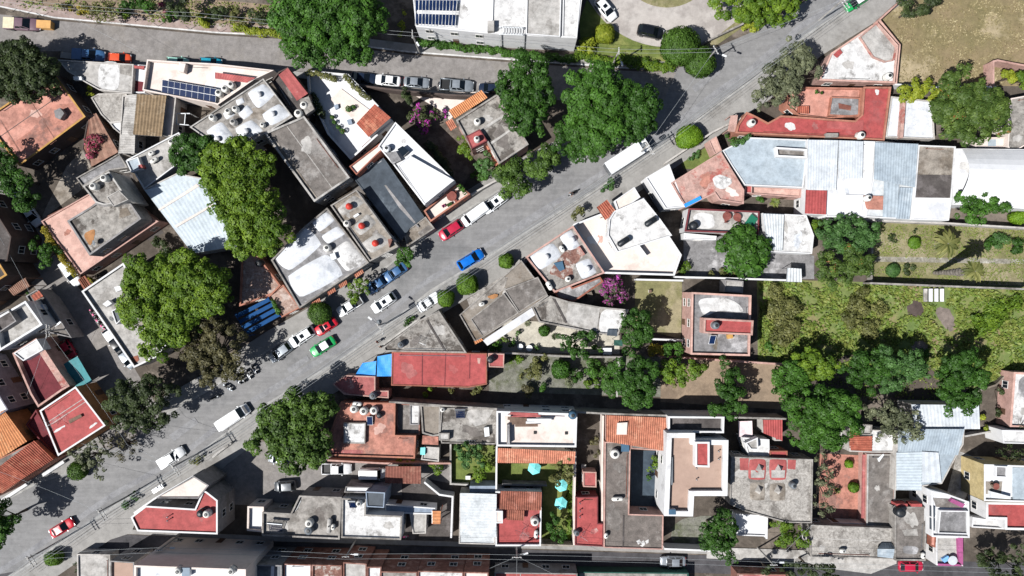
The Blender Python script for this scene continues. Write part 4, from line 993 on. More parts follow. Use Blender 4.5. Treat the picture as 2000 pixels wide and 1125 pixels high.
ground('dirt_yard', "1290,700 1532,708 1530,800 1290,785", 'dirt')
ground('gravel_yard', "955,692 1290,697 1290,775 955,765", 'gravel')
ground('garden_court', "990,625 1050,628 1210,655 1210,692 950,688", 'beige_yard')
ground('lawn', "1240,548 1332,550 1330,662 1240,640", 'lawn_dry')
ground('lawn', "880,868 970,870 970,950 880,945", 'lawn')
ground('lawn', "972,905 1125,905 1125,1064 1058,1064 1060,940 972,945", 'lawn')
ground('patio', "1335,455 1500,470 1590,500 1590,545 1335,545", 'conc_grey')
ground('courtyard', "1597,885 1693,890 1693,1020 1600,1020", 'salmon2')
ground('courtyard', "1230,880 1300,880 1298,1010 1232,1005", 'bluefloor')
ground('gravel_patch', "1318,1008 1440,1008 1440,1070 1305,1070", 'gravel')
ground('garden_soil', "1588,890 1600,1020 1575,1020 1588,900", 'soil')
ground('lawn', "1375,290 1400,268 1400,330 1335,330 1330,318", 'lawn')
ground('bare_patch', "1772,585 1800,588 1806,612 1785,622 1770,612", 'w_dark')
ground('bare_patch', "1820,602 1850,598 1866,625 1862,650 1845,642", 'bare')
ground('bare_patch', "1778,668 1808,664 1815,684 1795,692 1780,684", 'bare')
ground('garden_soil', "1520,690 1850,700 1860,790 1540,790", 'soil')
ground('courtyard', "1870,880 1925,900 1870,1000 1840,1000", 'conc_light')
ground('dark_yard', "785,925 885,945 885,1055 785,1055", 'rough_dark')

for s_ in ("700,640 730,620 738,631 708,652", "1010,440 1075,398 1082,408 1016,450", "560,720 600,694 606,703 566,730", "330,850 380,815 388,826 340,862", "1180,310 1230,278 1236,287 1187,320", "1350,170 1400,132 1408,142 1358,181"): ground('road_patch', s_, 'track')
# ================================================================== houses, upper left block
h = House('salmon flat roofed house with ochre yellow edges at the left end of the block', "105,142 167,228 38,324 -33,234", 4.2, 'salmon', 'w_dark', .3, .22, 'w_ochre')  # dark wall colour stands in for deep shade on the unlit sides
h.patch("105,205 150,200 164,230 100,282 60,300 25,280 60,255", 'salmon2'); h.box("a1: 395,810 440,790 470,830 440,875 405,860", h.z, h.z+1.0, 'conc_grey', 'roof_hatch')
for s in ("a1: 0,880 6,874 155,1115 145,1120", "a1: 220,735 226,732 415,1030 408,1034"): h.patch(s, 'w_brick', 'roof_joint')
h = House('bluish white flat roof with a white middle stretch beside the upper street', "a1: 420,435 978,470 965,685 725,660 600,590 490,520", 3.6, 'conc_light', 'plaster', .25)
h.patch("a1: 722,450 878,455 870,670 715,655", 'whitestain'); h.patch("a1: 880,470 975,475 970,560 880,540", 'conc_stain'); h.box("a1: 535,560 595,560 600,585 540,585", h.z, h.z+.6, 'whitemetal', 'skylight')
h = House('low roof of old pale concrete slabs below the white middle roof', "a1: 665,715 720,685 930,680 890,890 800,900 740,840", 3.0, 'cracked', 'plaster', .15)
h.block("a1: 800,900 890,885 885,985 830,940", 3.4, 'whiteroof')
h = House('narrow house with ribbed fibre cement roof beside the striped awning', "a1: 895,700 1000,690 990,1120 870,1120", 3.2, 'fibro', 'plaster', .3)
h.tile("a1: 1000,690 985,1125 865,1125 925,700", [3.5, 3.5, 3.3, 3.3], 'fibro', .30, .035, None)
H0 = h = House('cream terrace house with solar panels beside the upper street', "a1: 1075,435 1300,448 b1: 0,0" if False else "287,116 343,120 420,124 535,137 497,155 425,205 420,203 316,184 278,176", 4.6, 'cream', 'cream', .9, .22)
h.patch("a1: 980,480 1060,485 1050,505 985,500", 'redroof2'); h.tile("b1: 75,530 370,570 310,605 75,575", [5.0, 5.0, 4.6, 4.6], 'redroof2', .5, .02, None, name='awning_roof'); h.box("a1: 1310,460 1360,465 1345,530 1305,520", h.z, h.z+1.2, 'cream', 'vent_box')
h = House('small house with red gateway roof between white roof and cream terrace', "a1: 978,470 1070,478 1060,680 965,680", 3.0, 'maroon', 'w_white', .25)
h.patch("a1: 985,500 1065,515 1055,600 985,590", 'whiteroof')
h = House('beige walled house beside the tan striped awning', "a1: 1200,690 1290,710 1260,1000 1180,990", 4.0, 'cream', 'plaster', .3)
shed('tan striped canopy on a white frame in the upper left block', "a1: 1005,690 1220,700 1185,1000 975,985", [5.0, 5.0, 5.0, 5.0], 'awning_stripe', .55, .05, 'striped_canopy', 'canopy', .55)
pergola('white pipe frame over the dark patio behind solar panels', "a1: 1265,830 1390,830 1380,915 1265,905", 3.2, 2, 'whitemetal', .12)
h = House('small white roof house with light blue corner beside the tree', "247,312 349,258 374,300 281,370", 4.4, 'conc_light', 'w_white', .35)
h.block("a2: 920,165 1010,135 1040,225 960,250", 5.2, 'bluepaint', 'w_white'); h.box("a2: 1010,200 1035,190 1045,215 1020,225", h.z, h.z+1.2, 'redroof2', 'vent_box')
HT = h = House('grey tower house on a pink terrace by the side street', "80,432 184,372 205,357 290,425 310,432 157,536", 3.6, 'pinkroof', 'w_pink', .3, .2)
h.block("a2: 490,605 665,500 700,472 760,490 945,460 1035,590 655,860", 7.2, 'conc_stain', 'w_grey', .3, .3); h.block("a2: 605,352 797,240 945,460 760,490 700,472", 9.3, 'conc_stain', 'conc_light', .3, .25, z0=3.2, name='stair_tower'); h.block("a2: 780,430 870,380 940,450 830,500", 10.0, 'conc', 'conc_light', .1, .12, z0=9, name='tank_room')
h.patch("a2: 600,700 700,660 690,740 660,800", 'w_orange', z=6.92); h.patch("a2: 880,520 930,505 960,560 870,590", 'conc_warm', z=6.92)
h = House('stone walled outbuilding roof north of the grey tower house', "a2: 555,290 780,165 870,110 935,215 800,235 605,355", 3.8, 'conc_grey', 'conc', .3)
h = House('brown ribbed porch roof under the red bougainvillea', "172,226 188,222 229,296 178,325 160,290", 3.0, 'rust', 'w_dark', .1)
h.tile("172,226 188,221 231,297 178,326", 3.1, 'rustpale', .5, .05, None)
HD = h = House('grey house with white domed roof pads and many tanks', "514,153 572,228 517,262 445,300 370,248", 6.6, 'conc', 'conc_light', .35)
for s, l in (("b1: 305,680 430,605 522,690 390,808", "b1: 390,688"), ("b1: 410,838 545,752 640,842 480,930", "b1: 490,830"), ("b1: 215,940 342,870 438,960 268,1035", "b1: 295,958"), ("b1: 0,960 125,880 250,1050 110,1090", "b1: 85,1015")):
    h.dome(s, 'whitedome', .45, l)
h.dome("b1: 238,832 312,762 362,822 287,880", 'whitedome', .3); h.dome("b1: 130,830 190,790 225,840 160,880", 'whitedome', .25); h.dome("b1: 225,735 280,710 295,750 240,775", 'whitedome', .2)
h = House('dark stairwell house with flat brick red roof', "544,140 562,131 604,184 596,226 572,226 530,158", 5.4, 'rough_dark', 'w_dark', .4)
h.tile("b1: 540,548 607,497 755,685 675,738", 6.2, 'redroof2', 1.6, .02, None); h.box("b1: 690,730 760,705 800,800 740,840", h.z, 6.0, 'conc', 'stair_block')
h = House('long grey concrete roof with pale stains in the middle of the block', "b1: 440,970 730,850 b2: 0,0" if False else "517,260 594,227 683,347 614,394", 6.5, 'conc_dark', 'conc_light', .35, .25, 'conc_light')
h.patch("b2: 470,20 520,10 830,440 800,460", 'conc_warm', th=.05)
h = House('white walled terrace house with potted plants and tile roofed shed', "600,138 680,145 768,237 685,312 640,262 602,180", 3.2, 'whiteroof', 'w_white', .9, .25, 'w_white')
h.tile("b1: 1245,762 1362,862 1200,1005 1110,905", [6.1, 6.1, 5.2, 5.2], 'tile', .36, .06, .6); h.block("b1: 1240,770 1355,868 1200,995 1118,905", 4.9, 'conc', 'w_white', .05)
h.patch("b1: 920,730 1000,650 1240,830 1150,930", 'cream', th=.15); h.box("b1: 945,770 975,760 980,790 955,800", h.z, h.z+.6, 'w_blue', 'planter'); h.box("b1: 1040,880 1070,870 1080,905 1050,910", h.z, h.z+.6, 'w_blue', 'planter')
h = House('cream roofed annex between the white terrace and the dark roof', "682,325 745,277 753,290 742,297 696,342", 6.0, 'cream', 'w_terra', .3)
HW = h = House('house with one broad pure white roof near the avenue', "772,238 888,352 829,401 768,322 738,286", 7.0, 'whiteroof', 'w_white', .35, .22)
h.block("g: 0,0" if False else "b2: 1380,200 1500,120 c2: 0,0" if False else "777,324 800,303 887,352 829,399", 7.5, 'whiteroof', 'w_white', .1, .12)
h.box("b2: 1410,80 1450,55 1495,95 1450,135", h.z, h.z+.9, 'glass', 'glass_rack'); h.box("b2: 1330,110 1400,95 1440,160 1375,190", h.z, h.z+.8, 'conc_grey', 'equipment_box')
h = House('workshop with long smooth blue black roof beside the pure white roof', "690,348 749,308 829,424 800,446 784,470", 3.8, 'slate_blue', 'slate_blue', .12)
h.patch("b2: 1315,345 1327,342 1500,560 1570,650 1562,656 1425,510", 'w_grey', 'roof_seam'); h.patch("b2: 1230,190 1290,150 1300,165 1240,205", 'conc_grey')
h = House('concrete entrance canopy at the avenue in front of the blue black roof', "788,455 831,423 849,446 795,482", 3.6, 'conc_warm', 'conc', .25)
h.patch("c2: 60,690 140,635 165,660 80,720", 'conc_dark')
h = House('terracotta walled roof terrace in front of the pure white roof', "828,412 893,358 918,379 841,433", 3.8, 'cream', 'w_salmon', .9, .2, 'w_salmon')
HB = h = House('white house with large pillow shaped roof vaults along the avenue', "639,406 720,513 585,602 530,508 592,445", 5.2, 'conc_grey', 'conc', .3, .2, 'conc')
for s in ("b2: 775,612 890,535 962,598 838,695", "b2: 848,718 972,638 1035,700 900,780"): h.dome(s, 'whitedome', .25)
h.dome("b2: 925,828 1042,738 1185,890 1040,990", 'whitestain', .45); h.dome("b2: 500,885 738,632 872,775 618,985", 'whitedome', .55); h.dome("b2: 590,1010 900,830 1035,1000 690,1185", 'whitedome', .55)
h.box("b2: 915,850 950,840 965,880 930,895", h.z, h.z+1.0, 'whitemetal', 'vent_box')
for s in ("b2: 1090,995 1150,955 1165,985 1105,1025", "b2: 978,1075 1035,1040 1045,1068 990,1102", "b2: 895,1125 950,1092 960,1120 905,1152", "b3: 780,155 840,120 850,148 790,178"):
    h.tile(s, [3.6, 3.6, 3.1, 3.1], 'tile_light', .34, .05, None, name='window_awning')
HR = h = House('grey flat roof with three red capped chimneys', "645,401 696,370 778,482 722,511", 6.2, 'conc_warm', 'conc', .35, .22)
for s, l in (("b2: 965,520 1090,410 1180,470 1010,575", "b2: 1052,497"), ("b2: 1080,650 1190,545 1265,620 1140,720", "b2: 1145,640"), ("b2: 1140,770 1270,685 1365,760 1220,850", "b2: 1245,768")): h.dome(s, 'conc_light', .35, l, 'redcap', lh=1.2, lr=.5)
h.box("b2: 1085,570 1120,548 1132,560 1098,582", h.z, h.z+.5, 'whitemetal', 'vent_box'); h.box("b2: 1340,740 1365,735 1372,745 1350,800", h.z, h.z+1.1, 'w_brick', 'chimney')
h = House('light blue metal roofed hall under the large yellow green tree', "281,370 345,338 398,348 462,480 375,494", 5.0, 'metal_blue', 'plaster', .12)
h.tile("282,371 397,347 462,481 376,495", [5.35, 5.35, 5.2, 5.2], 'metal_blue', .8, .010, None)
for s in ("a2: 1160,520 1440,335 1460,350 1170,530", "a2: 1280,640 1560,480 1570,490 1290,655"): h.patch(s, 'cream', 'translucent_strip', 5.4)
HG = h = House('pale grey flat roof with white skylight box by the side street', "160,569 241,514 262,548 300,600 332,665 304,698 262,718", 5.0, 'conc_light', 'w_grey', .5, .22, 'w_white')
h.block("g: 0,0" if False else "a3: 815,215 880,180 905,265 850,315", 6.6, 'slate_blue', 'w_white', .2, .15, name='stair_box'); h.box("a3: 750,165 790,135 820,160 780,185", h.z, h.z+1.0, 'w_white', 'skylight'); h.patch("a3: 940,560 1010,540 1020,575 985,605", 'terracotta', th=.05)
h.box("b2: 0,0" if False else "a3: 835,40 880,30 890,60 850,75", h.z, h.z+.7, 'w_white', 'skylight')
h = House('pinkish rubble terrace behind the blue striped shelter', "472,500 498,492 548,558 532,574 468,598", 3.6, 'pebblepink', 'w_salmon', .35, .2, 'w_salmon'); 
h = House('pebbled roof between the blue striped shelter and the white vaults', "523,579 553,556 586,601 550,620", 3.4, 'pebblepink', 'w_salmon', .3)
pergola('shelter of dark blue slats with dark gaps by the avenue', "458,613 483,656 548,619 523,580", 3.6, 4, 'deepblue', .66, 'blue_shelter', 'shelter')
# ================================================================== left edge
h = House('white rimmed roof terrace with plants above the side street', "-12,624 50,588 83,634 0,685", 7.0, 'conc_light', 'w_white', 1.1, .25, 'w_white'); h.block("a3: -60,260 60,200 120,290 0,370", 7.3, 'rough_dark', 'w_grey')
h = House('house with small white roof and pink wall around a maroon yard', "25,690 71,661 136,754 122,762 75,795 60,770", 5.2, 'maroon', 'w_pink', .9, .25, 'w_pink'); h.block("a3: 98,525 268,420 318,498 170,582", 6.0, 'whitestain', 'w_white', .2, z0=4.0); h.patch("a3: 330,495 500,755 455,775 290,520", 'pinkstain', 'wall_strip', 5.2, .1)
h = House('tall lilac grey walled building at the left edge of the photograph', "-90,690 -45,700 16,800 -30,830 -90,800", 6.5, 'whiteroof', 'w_lilac', .4)
h = House('square red roof with a white rim beside the avenue corner', "148,755 206,831 114,890 78,802", 5.6, 'redroof', 'w_orange', .3, .2, 'w_white'); h.box("a3: 500,1015 590,970 600,990 510,1040", h.z, h.z+.35, 'wood', 'woodpile'); h.patch("a3: 390,1095 470,1050 480,1062 400,1110", 'whitestain'); h.patch("a3: 650,1065 710,1025 715,1040 660,1080", 'whitestain')
h = House('dark maroon yard house between red roof and lilac building', "70,800 98,850 115,890 108,893 50,830", 4.0, 'maroon', 'w_maroon', .4)
h = House('orange tiled roof at the left edge of the photograph', "-40,820 8,802 52,862 -20,905", 5.0, 'conc_dark', 'w_orange', .1); h.tile("-42,822 8,801 53,862 -20,908", [5.5, 6.3, 5.3, 4.9], 'tile_orange', .36, .06, .6)
h = House('hipped salmon tile roof at the avenue in the lower left', "-40,915 66,862 104,897 0,966 -40,985", 5.0, 'conc_dark', 'w_salmon', .1)
h.tile("a4: 45,285 250,133 392,272 195,395" , [6.0, 5.2, 5.1, 6.0], 'tile', .36, .06, .6); h.tile("a4: -150,440 45,285 195,395 0,520", [5.6, 6.0, 6.0, 5.1], 'tile', .36, .06, .6)
h = House('dark brown house with ochre cornice at the left edge', "-120,560 -60,506 -2,512 14,537 0,546 -120,640", 8.0, 'rough_dark', 'w_dark', .4, .25, 'w_ochre')
h = House('tall dark walled building north of the rusty slatted roof', "-90,390 -35,372 22,462 14,510 -60,520", 7.4, 'rough_dark', 'w_dark', .3)
pergola('rusty slatted roof beside the side street in the far left', "a2: 55,1100 185,1030 c2: 0,0" if False else "14,563 50,543 58,558 26,577", 4.2, 11, 'rustpale', .22)
h = House('dark walled yard building under the terracotta slabs', "50,578 72,565 90,582 102,600 140,660 95,650", 3.6, 'conc_dark', 'w_grey', .3); h.tile("a3: 225,105 285,65 320,110 255,140", [4.6]*4, 'tile', .6, .04, None); h.box("a3: 250,180 310,165 330,205 280,215", h.z, 4.2, 'whiteroof', 'skylight')
tarp('dark teal awning cloth stretched between the side street and pink wall', "124,711 151,696 181,746 147,757", [3.6, 3.9, 3.6, 3.2], 'tealtarp', 'awning', 'awning')
pergola('terracotta tiled gate roof beside the white pickup in the side street', "153,546 165,539 178,558 166,566", 2.8, 4, 'terracotta', .5, 'gate_roof', 'gate roof')
# ================================================================== top middle and right
HTOP = h = House('long white building with rooftop solar strips at the top edge', "802,-45 1142,-45 1127,75 960,66 812,52", 6.2, 'whiteroof', 'w_white', .3, .25)
h.block("962,-10 1030,-10 1028,68 960,64", 6.5, 'whitestain', 'w_white'); h.block("1029,-30 1097,-30 1094,72 1027,67", 6.6, 'conc_light', 'w_white'); h.block("1100,-30 1136,-30 1127,74 1098,72", 6.4, 'whitestain', 'w_white')
h.box("952,40 965,40 965,60 952,60", 5.6, 7.4, 'conc_light', 'tank_room')
panels('two rows of dark solar strips on the long white building', "812,-2 893,-2 889,54 811,50", 12, 2, 6.0, .3, gap=.14)
pergola('white metal grille on the long white building', "975,52 1022,54 1022,68 975,66", 7.3, 9, 'whitemetal', .07)
HBO = h = House('house with stained roof and orange tile eaves behind the parked pickup', "891,235 971,184 1032,282 975,320 951,276 921,291", 6.0, 'conc_stain', 'w_pink', .35, .22, 'conc')
h.block("910,266 937,252 952,275 921,291", 6.6, 'redroof2', 'w_maroon', .1); h.tile("876,216 940,176 952,191 887,232", [4.6, 4.6, 5.4, 5.4], 'tile_orange', .34, .06, .55)
h.tile("c1: 260,895 310,868 345,930 300,960", [4.0, 4.0, 4.6, 4.6], 'tile_light', .34, .05, .5); h.tile("948,285 955,278 975,318 968,325", [3.0, 3.0, 3.2, 3.2], 'tile_light', .34, .05, None)
h.patch("c1: 500,955 690,840 700,850 520,970", 'conc_light', 'roof_seam', th=.1); h.patch("c1: 590,1045 745,940 752,952 600,1060", 'conc_light', 'roof_seam', th=.1)
h = House('pale concrete deck with an angular pond basin by the dry field', "1600,157 1623,104 1713,43 1754,89 1747,162", 3.4, 'whitestain', 'w_pink', .25, .22, 'pinkroof')
h.block("e1: 370,270 500,165 645,340 625,440 560,455 470,420", 3.6, 'conc_light', 'pinkstain', .35, name='basin'); h.patch("e1: 175,400 220,362 240,390 205,425", 'redroof', th=.3)
h = House('long red roofed terrace house with salmon planter walls', "1437,260 1441,244 1458,219 1474,226 1500,240 1525,226 1560,228 1612,232 1670,236 1683,224 1687,170 1740,170 1727,274", 4.0, 'redroof', 'w_salmon', .3, .22, 'w_salmon')
h.patch("d1: 1250,900 1310,895 1335,940 1290,960 1245,930", 'whitestain'); h.patch("e1: 130,890 330,885 400,880 395,960 130,940", 'redroof2', th=.05); h.box("e1: 125,975 215,975 215,1005 125,1005", h.z, h.z+.8, 'conc', 'vent_row'); h.patch("e1: 480,660 510,655 515,690 490,695", 'whitestain')
h = House('salmon roof garden with grey rear roof by the olive tree', "1540,170 1684,172 1680,226 1610,232 1560,226 1535,205", 3.2, 'salmon', 'w_salmon', .5, .2, 'w_salmon'); h.block("e1: 165,708 375,715 370,855 145,845", 3.4, 'conc_grey', 'w_salmon', .2); h.patch("e1: 215,755 310,775 305,810 220,795", 'rust', z=3.3); h.tile("1558,207 1580,207 1580,222 1556,220", 3.4, 'tile', .34, .05, None)
pergola('white barred entrance canopy at the tip of the red roof', "1427,226 1441,225 1437,257 1421,255", 3.2, 12, 'pinkstain', .1)
h = House('whitish concrete roof left of the wide tree in the upper right', "1741,188 1822,197 1826,272 1730,268", 3.6, 'whitedome', 'plaster', .3); h.box("e1: 690,740 710,740 690,1010 668,1010", h.z, h.z+1.0, 'pinkstain', 'dividing_wall')
h = House('grey stained roof at the right edge beside the wide tree', "1974,192 2040,180 2040,262 1975,300 1968,285", 4.0, 'conc_stain', 'cream', .35)
h = House('cream walled yard house below the wide tree', "1905,268 1972,268 1974,288 1905,288", 3.2, 'cream', 'cream', .3); h.patch("e1: 1310,1020 1370,1020 1370,1075 1310,1075", 'bluepaint')
HBL = h = House('light blue flat roof with white skylight box', "1411,294 1460,268 1580,273 1569,367 1455,362 1430,325", 4.4, 'bluepaint', 'w_white', .2)
h.block("1515,287 1577,291 1576,309 1517,306", 5.2, 'conc_dark', 'w_white', .7, .3, name='skylight_well')
h = House('stained pink roof with white bloom in the right hand block', "1311,357 1408,297 1453,371 1452,398 1405,391 1396,378 1339,405", 5.0, 'pinkstain', 'w_pink', .2, .18, 'w_pink'); h.patch("d2: 710,300 760,260 850,290 860,330 800,375 740,360", 'whitestain')
h = House('small white roof at the avenue next to stained pink roof', "1261,347 1307,320 1338,404 1300,408", 4.8, 'whiteroof', 'w_white', .25)
h = House('pink garden gate house roof at the avenue by the oval bush', "1384,275 1399,266 1410,294 1396,302", 3.0, 'pinkroof', 'w_pink', .2)
h = House('pink planter terrace below the light blue roof', "1455,362 1566,369 1564,386 1455,378", 3.0, 'pinkroof', 'w_pink', .3); h.block("1455,362 1469,362 1469,378 1455,377", 3.6, 'redroof', 'w_pink', .1)
HM = h = House('large hall with pale ribbed metal sheets in the right hand block', "1577,272 1709,276 1704,349 1692,425 1614,424 1613,420 1574,418", 5.0, 'whiteroof', 'w_white', .2)
h.tile("1578,273 1637,274 1633,372 1577,371", [5.5, 5.5, 5.3, 5.3], 'metal_grey', .45, .012, None); h.tile("1638,274 1686,276 1684,349 1637,349", [5.45, 5.45, 5.25, 5.25], 'metal_grey', .45, .012, None); h.tile("1574,371 1615,372 1613,419 1572,417", [5.35]*4, 'redroof', .5, .02, None)
h.box("1652,380 1686,380 1684,412 1650,410", h.z, h.z+.25, 'whiteroof', 'roof_panel')
h = House('hall with blue grey ribbed sheets and a terracotta corner', "1710,276 1794,281 1780,429 1690,424 1705,350", 5.0, 'metal_white', 'w_white', .2)
h.tile("1709,278 1793,281 1787,366 1707,350", [5.5, 5.5, 5.2, 5.2], 'metal_steel', .45, .014, None); h.patch("1686,382 1725,383 1723,410 1692,409", 'salmon2', th=.2); h.tile("1727,352 1756,355 1752,425 1724,424", [5.2]*4, 'bluepaint', .6, .02, None); h.tile("1757,366 1783,367 1776,428 1750,427", [5.1]*4, 'metal_steel', .45, .03, None)
h = House('three part flat roof of tan charcoal and white fields', "1794,283 1867,286 1859,386 1853,431 1781,429 1788,360", 5.2, 'conc_warm', 'w_white', .2); h.patch("1790,341 1858,342 1859,386 1786,385", 'rough_dark', th=.06); h.patch("1785,386 1859,387 1853,430 1782,428", 'whiteroof', th=.08)
h = House('white barrel vaulted hall at the right edge of the photograph', "1864,290 2060,292 2060,412 1930,400 1860,400", 5.0, 'whiteroof', 'w_white', .2); h.tile("1880,292 2060,294 2060,412 1866,398", [5.2]*4, 'vault', 3.0, .012, None, arc=2.6, name='vault_roof')
HTE = h = House('long roof terrace with dark red rim and patio furniture', "1345,407 1483,413 1481,457 1337,452", 4.0, 'conc_light', 'w_white', .6, .22, 'w_maroon'); h.patch("d2: 570,550 720,545 740,660 590,660", 'whitestain')
h = House('narrow white front building under the long roof terrace', "1336,455 1400,461 1398,469 1335,467", 2.8, 'whiteroof', 'w_white', .15)
h = House('rough white roof with square patches beside the clipped dome tree', "1489,416 1575,420 1590,460 1586,496 1502,492", 4.0, 'whitestain', 'w_white', .15)
h.tile("1490,417 1531,419 1528,490 1500,487", [4.3]*4, 'metal_white', .5, .03, None)
HS = h = House('stepped white house with two lying black tanks', "1120,438 1257,386 1331,498 1317,538 1181,534", 3.4, 'cream', 'w_white', .9, .25, 'w_white')
h.block("1190,428 1200,412 1257,387 1290,428 1313,460 1206,493 1187,460", 6.4, 'whitestain', 'w_white', .3); h.block("1200,392 1239,365 1251,385 1208,415", 5.0, 'cream', 'w_white', .25, z0=0); h.tile("1165,405 1185,390 1205,415 1182,430", [4.8, 4.8, 4.2, 4.2], 'tile', .36, .06, .55); h.box("d2: 145,790 180,780 240,860 215,870", h.z, h.z+1.3, 'w_white', 'roof_stair')
HC2 = h = House('flat house with three white roof domes and broken brick litter', "1027,502 1119,441 1181,533 1083,571", 5.0, 'conc', 'w_pink', .4, .22, 'w_pink')
h.dome("c2: 868,868 1050,755 1122,862 940,982", 'whitedome', .5, "c2: 1003,868"); h.dome("c2: 1092,722 1188,662 1255,790 1168,832", 'whitedome', .45, "c2: 1192,742"); h.dome("c2: 1208,918 1320,872 1378,985 1262,1040", 'whitedome', .45, "c2: 1305,955")
h.patch("c2: 1010,990 1130,830 1220,800 1290,860 1200,930 1190,1060 1080,1010", 'rubble', 'brick_litter'); h.box("c2: 1055,915 1120,900 1135,960 1100,975", h.z, h.z+.35, 'tankblue', 'roof_hatch'); h.box("c2: 1225,800 1245,790 1285,850 1265,865", h.z, h.z+.7, 'pinkstain', 'low_wall')
h = House('terracotta parapet porch behind the three domed house', "c2: 1050,1120 1165,1055 1180,1085 1400,1010 1410,1040 1120,1125 c3: 0,0" if False else "1083,571 1112,553 1118,562 1172,541 1178,550 1120,590 1090,583", 2.8, 'conc_grey', 'w_terra', .4, .2, 'w_terra')
# ================================================================== middle, right of the avenue
h = House('rambling flat concrete house with a white strip along its garden', "897,615 1018,508 1071,578 1039,600 942,660 927,667", 5.0, 'conc_brown', 'conc', .25, .2)
h.block("c3: 445,275 690,85 800,230 530,400", 5.3, 'conc_dark', 'conc', .15); h.block("c3: 690,60 940,-35 1010,95 900,160 800,228", 5.2, 'conc_dark', 'conc', .15); h.patch("c3: 420,130 680,-40 720,-30 690,60 450,210", 'pebble', th=.05); h.patch("c3: 560,110 640,85 650,110 600,130", 'w_orange', z=5.05)
h.tile("c3: 535,430 895,192 920,245 570,470", [4.3, 4.3, 3.6, 3.6], 'whiteroof', 2.0, .01, None, name='lean_to_roof'); h.tile("c3: 470,435 515,405 540,430 480,460", 4.6, 'tile_orange', .34, .05, None)
h = House('long stained rear wing with a pale end beside the dense round tree', "1039,600 1075,578 1110,589 1173,600 1227,605 1206,656 1165,651 1053,629", 4.2, 'conc_stain', 'conc', .25, .2, 'conc')
h.patch("1110,590 1172,601 1165,650 1105,630", 'conc_light'); h.patch("1175,602 1226,606 1206,655 1167,650", 'whitestain', th=.03); h.patch("c3: 1035,105 1055,110 1155,300 1140,305", 'rough_dark', 'roof_joint', th=.1); h.tile("c3: 1450,350 1520,350 1520,400 1445,395", 4.3, 'slate_blue', .8, .02, None, name='glass_roof')
h = House('triangular stained concrete roof above the long red roof', "752,686 749,678 820,625 857,607 911,689", 4.0, 'conc_stain', 'conc', .2, .18, 'conc'); h.patch("c3: 120,285 135,280 270,510 255,512", 'rough_dark', 'roof_joint', th=.08)
HRED = h = House('long flat red roof with seams beside the blue tarps', "765,687 951,690 951,751 915,757 764,753", 4.0, 'redroof', 'w_terra', .12, .2)
for s in ("c3: 90,525 98,525 96,760 88,760", "c3: 262,525 268,525 260,765 254,765", "c3: 440,530 446,530 442,710 436,710"): h.patch(s, 'w_maroon', 'roof_seam')
h.block("953,690 985,691 984,718 955,717", 4.4, 'redroof2', 'w_pink', .1, z0=0); h.patch("c3: 495,560 520,560 515,600 500,600", 'pinkstain')
tarp('left one of two blue tarps, spreading to a point at the pavement', "693,734 708,709 735,705 733,735", [2.9, 3.1, 3.3, 3.1], 'bluetarp', group='blue tarps'); tarp('right one of two blue tarps, squarish, touching the red roof', "737,696 765,691 766,735 736,735", [3.3, 3.5, 3.4, 3.2], 'bluetarp', group='blue tarps')
h = House('stained red corner roof below the blue tarps', "649,750 675,733 733,735 733,763 759,763 759,778 672,771", 3.4, 'redstain', 'w_pink', .15)
HSA = h = House('salmon terrace roof with pale square skylight and three tanks', "665,786 772,787 771,850 812,851 810,895 634,889 648,838", 4.2, 'salmon2', 'w_salmon', .3, .2, 'w_salmon')
h.block("671,826 714,826 713,867 671,866", 4.6, 'whitestain', 'conc', .05, name='skylight_slab'); h.patch("b4: 930,200 1170,200 1150,245 890,240", 'redstain')
h = House('cluttered grey yard building beside the salmon terrace roof', "774,788 820,790 820,850 775,848", 3.0, 'conc_dark', 'w_brick', .3); h.block("b3: 1500,900 1575,905 1570,1050 1500,1050", 3.4, 'whitestain', 'w_grey')
h = House('tan stained roof with chamfered foot between grey roofs', "821,791 860,792 859,850 845,852 825,846", 4.0, 'conc_brown', 'conc', .25, .2, 'conc'); h.tile("c4: 95,95 210,105 210,165 90,160", [3.2]*4, 'salmon2', .8, .02, None)
h = House('pale utility roof with turquoise tub left of the small lawn', "828,872 858,874 857,902 822,898", 3.0, 'conc_light', 'plaster', .25); h.box("c4: 80,185 115,183 112,238 78,236", h.z, h.z+.5, 'aqua', 'tub')
h = House('grey mottled roof with white boxes above the small lawn', "862,797 971,798 969,868 862,866 858,850", 4.2, 'conc_stain', 'conc', .25, .2); h.block("857,846 878,846 877,861 857,860", 4.9, 'conc_light', 'conc', .1); h.patch("c3: 390,960 470,930 620,930 560,1040 480,1060", 'conc_light'); h.box("c4: 545,40 580,35 585,100 550,105", h.z, h.z+.8, 'whitemetal', 'washing_machine')
HTW = h = House('tall white building with stacked boards on its roof', "970,803 1127,808 1125,873 970,871", 7.2, 'whiteroof', 'w_white', .6, .22, 'w_white')
h.patch("986,812 1120,815 1119,867 988,866", 'cream', 'roof_floor', th=.02); h.tile("972,875 1124,882 1122,906 971,904", [6.0, 6.0, 5.0, 5.0], 'tile_light', .35, .06, None); h.block("990,830 995,829 996,868 990,868", 7.8, 'whiteroof', 'w_grey', .1)
h = House('terracotta tiled house with red terrace in the parasol garden', "968,960 1058,961 1057,1002 1056,1066 968,1066", 4.2, 'redroof', 'w_white', .5, .2, 'w_white')
h.tile("977,959 1058,961 1057,997 975,995", [5.6, 5.6, 5.0, 5.0], 'tile_dark', .36, .06, None); h.tile("990,996 1024,997 1023,1017 989,1015", [5.0, 5.0, 4.7, 4.7], 'tile_dark', .36, .06, None); h.block("968,998 982,998 982,1022 968,1022", 5.4, 'cream', 'w_white', .1)
h = House('white ribbed metal roof of the workshop by the alley', "898,964 970,966 967,1064 896,1062", 4.0, 'metal_white', 'plaster', .12)
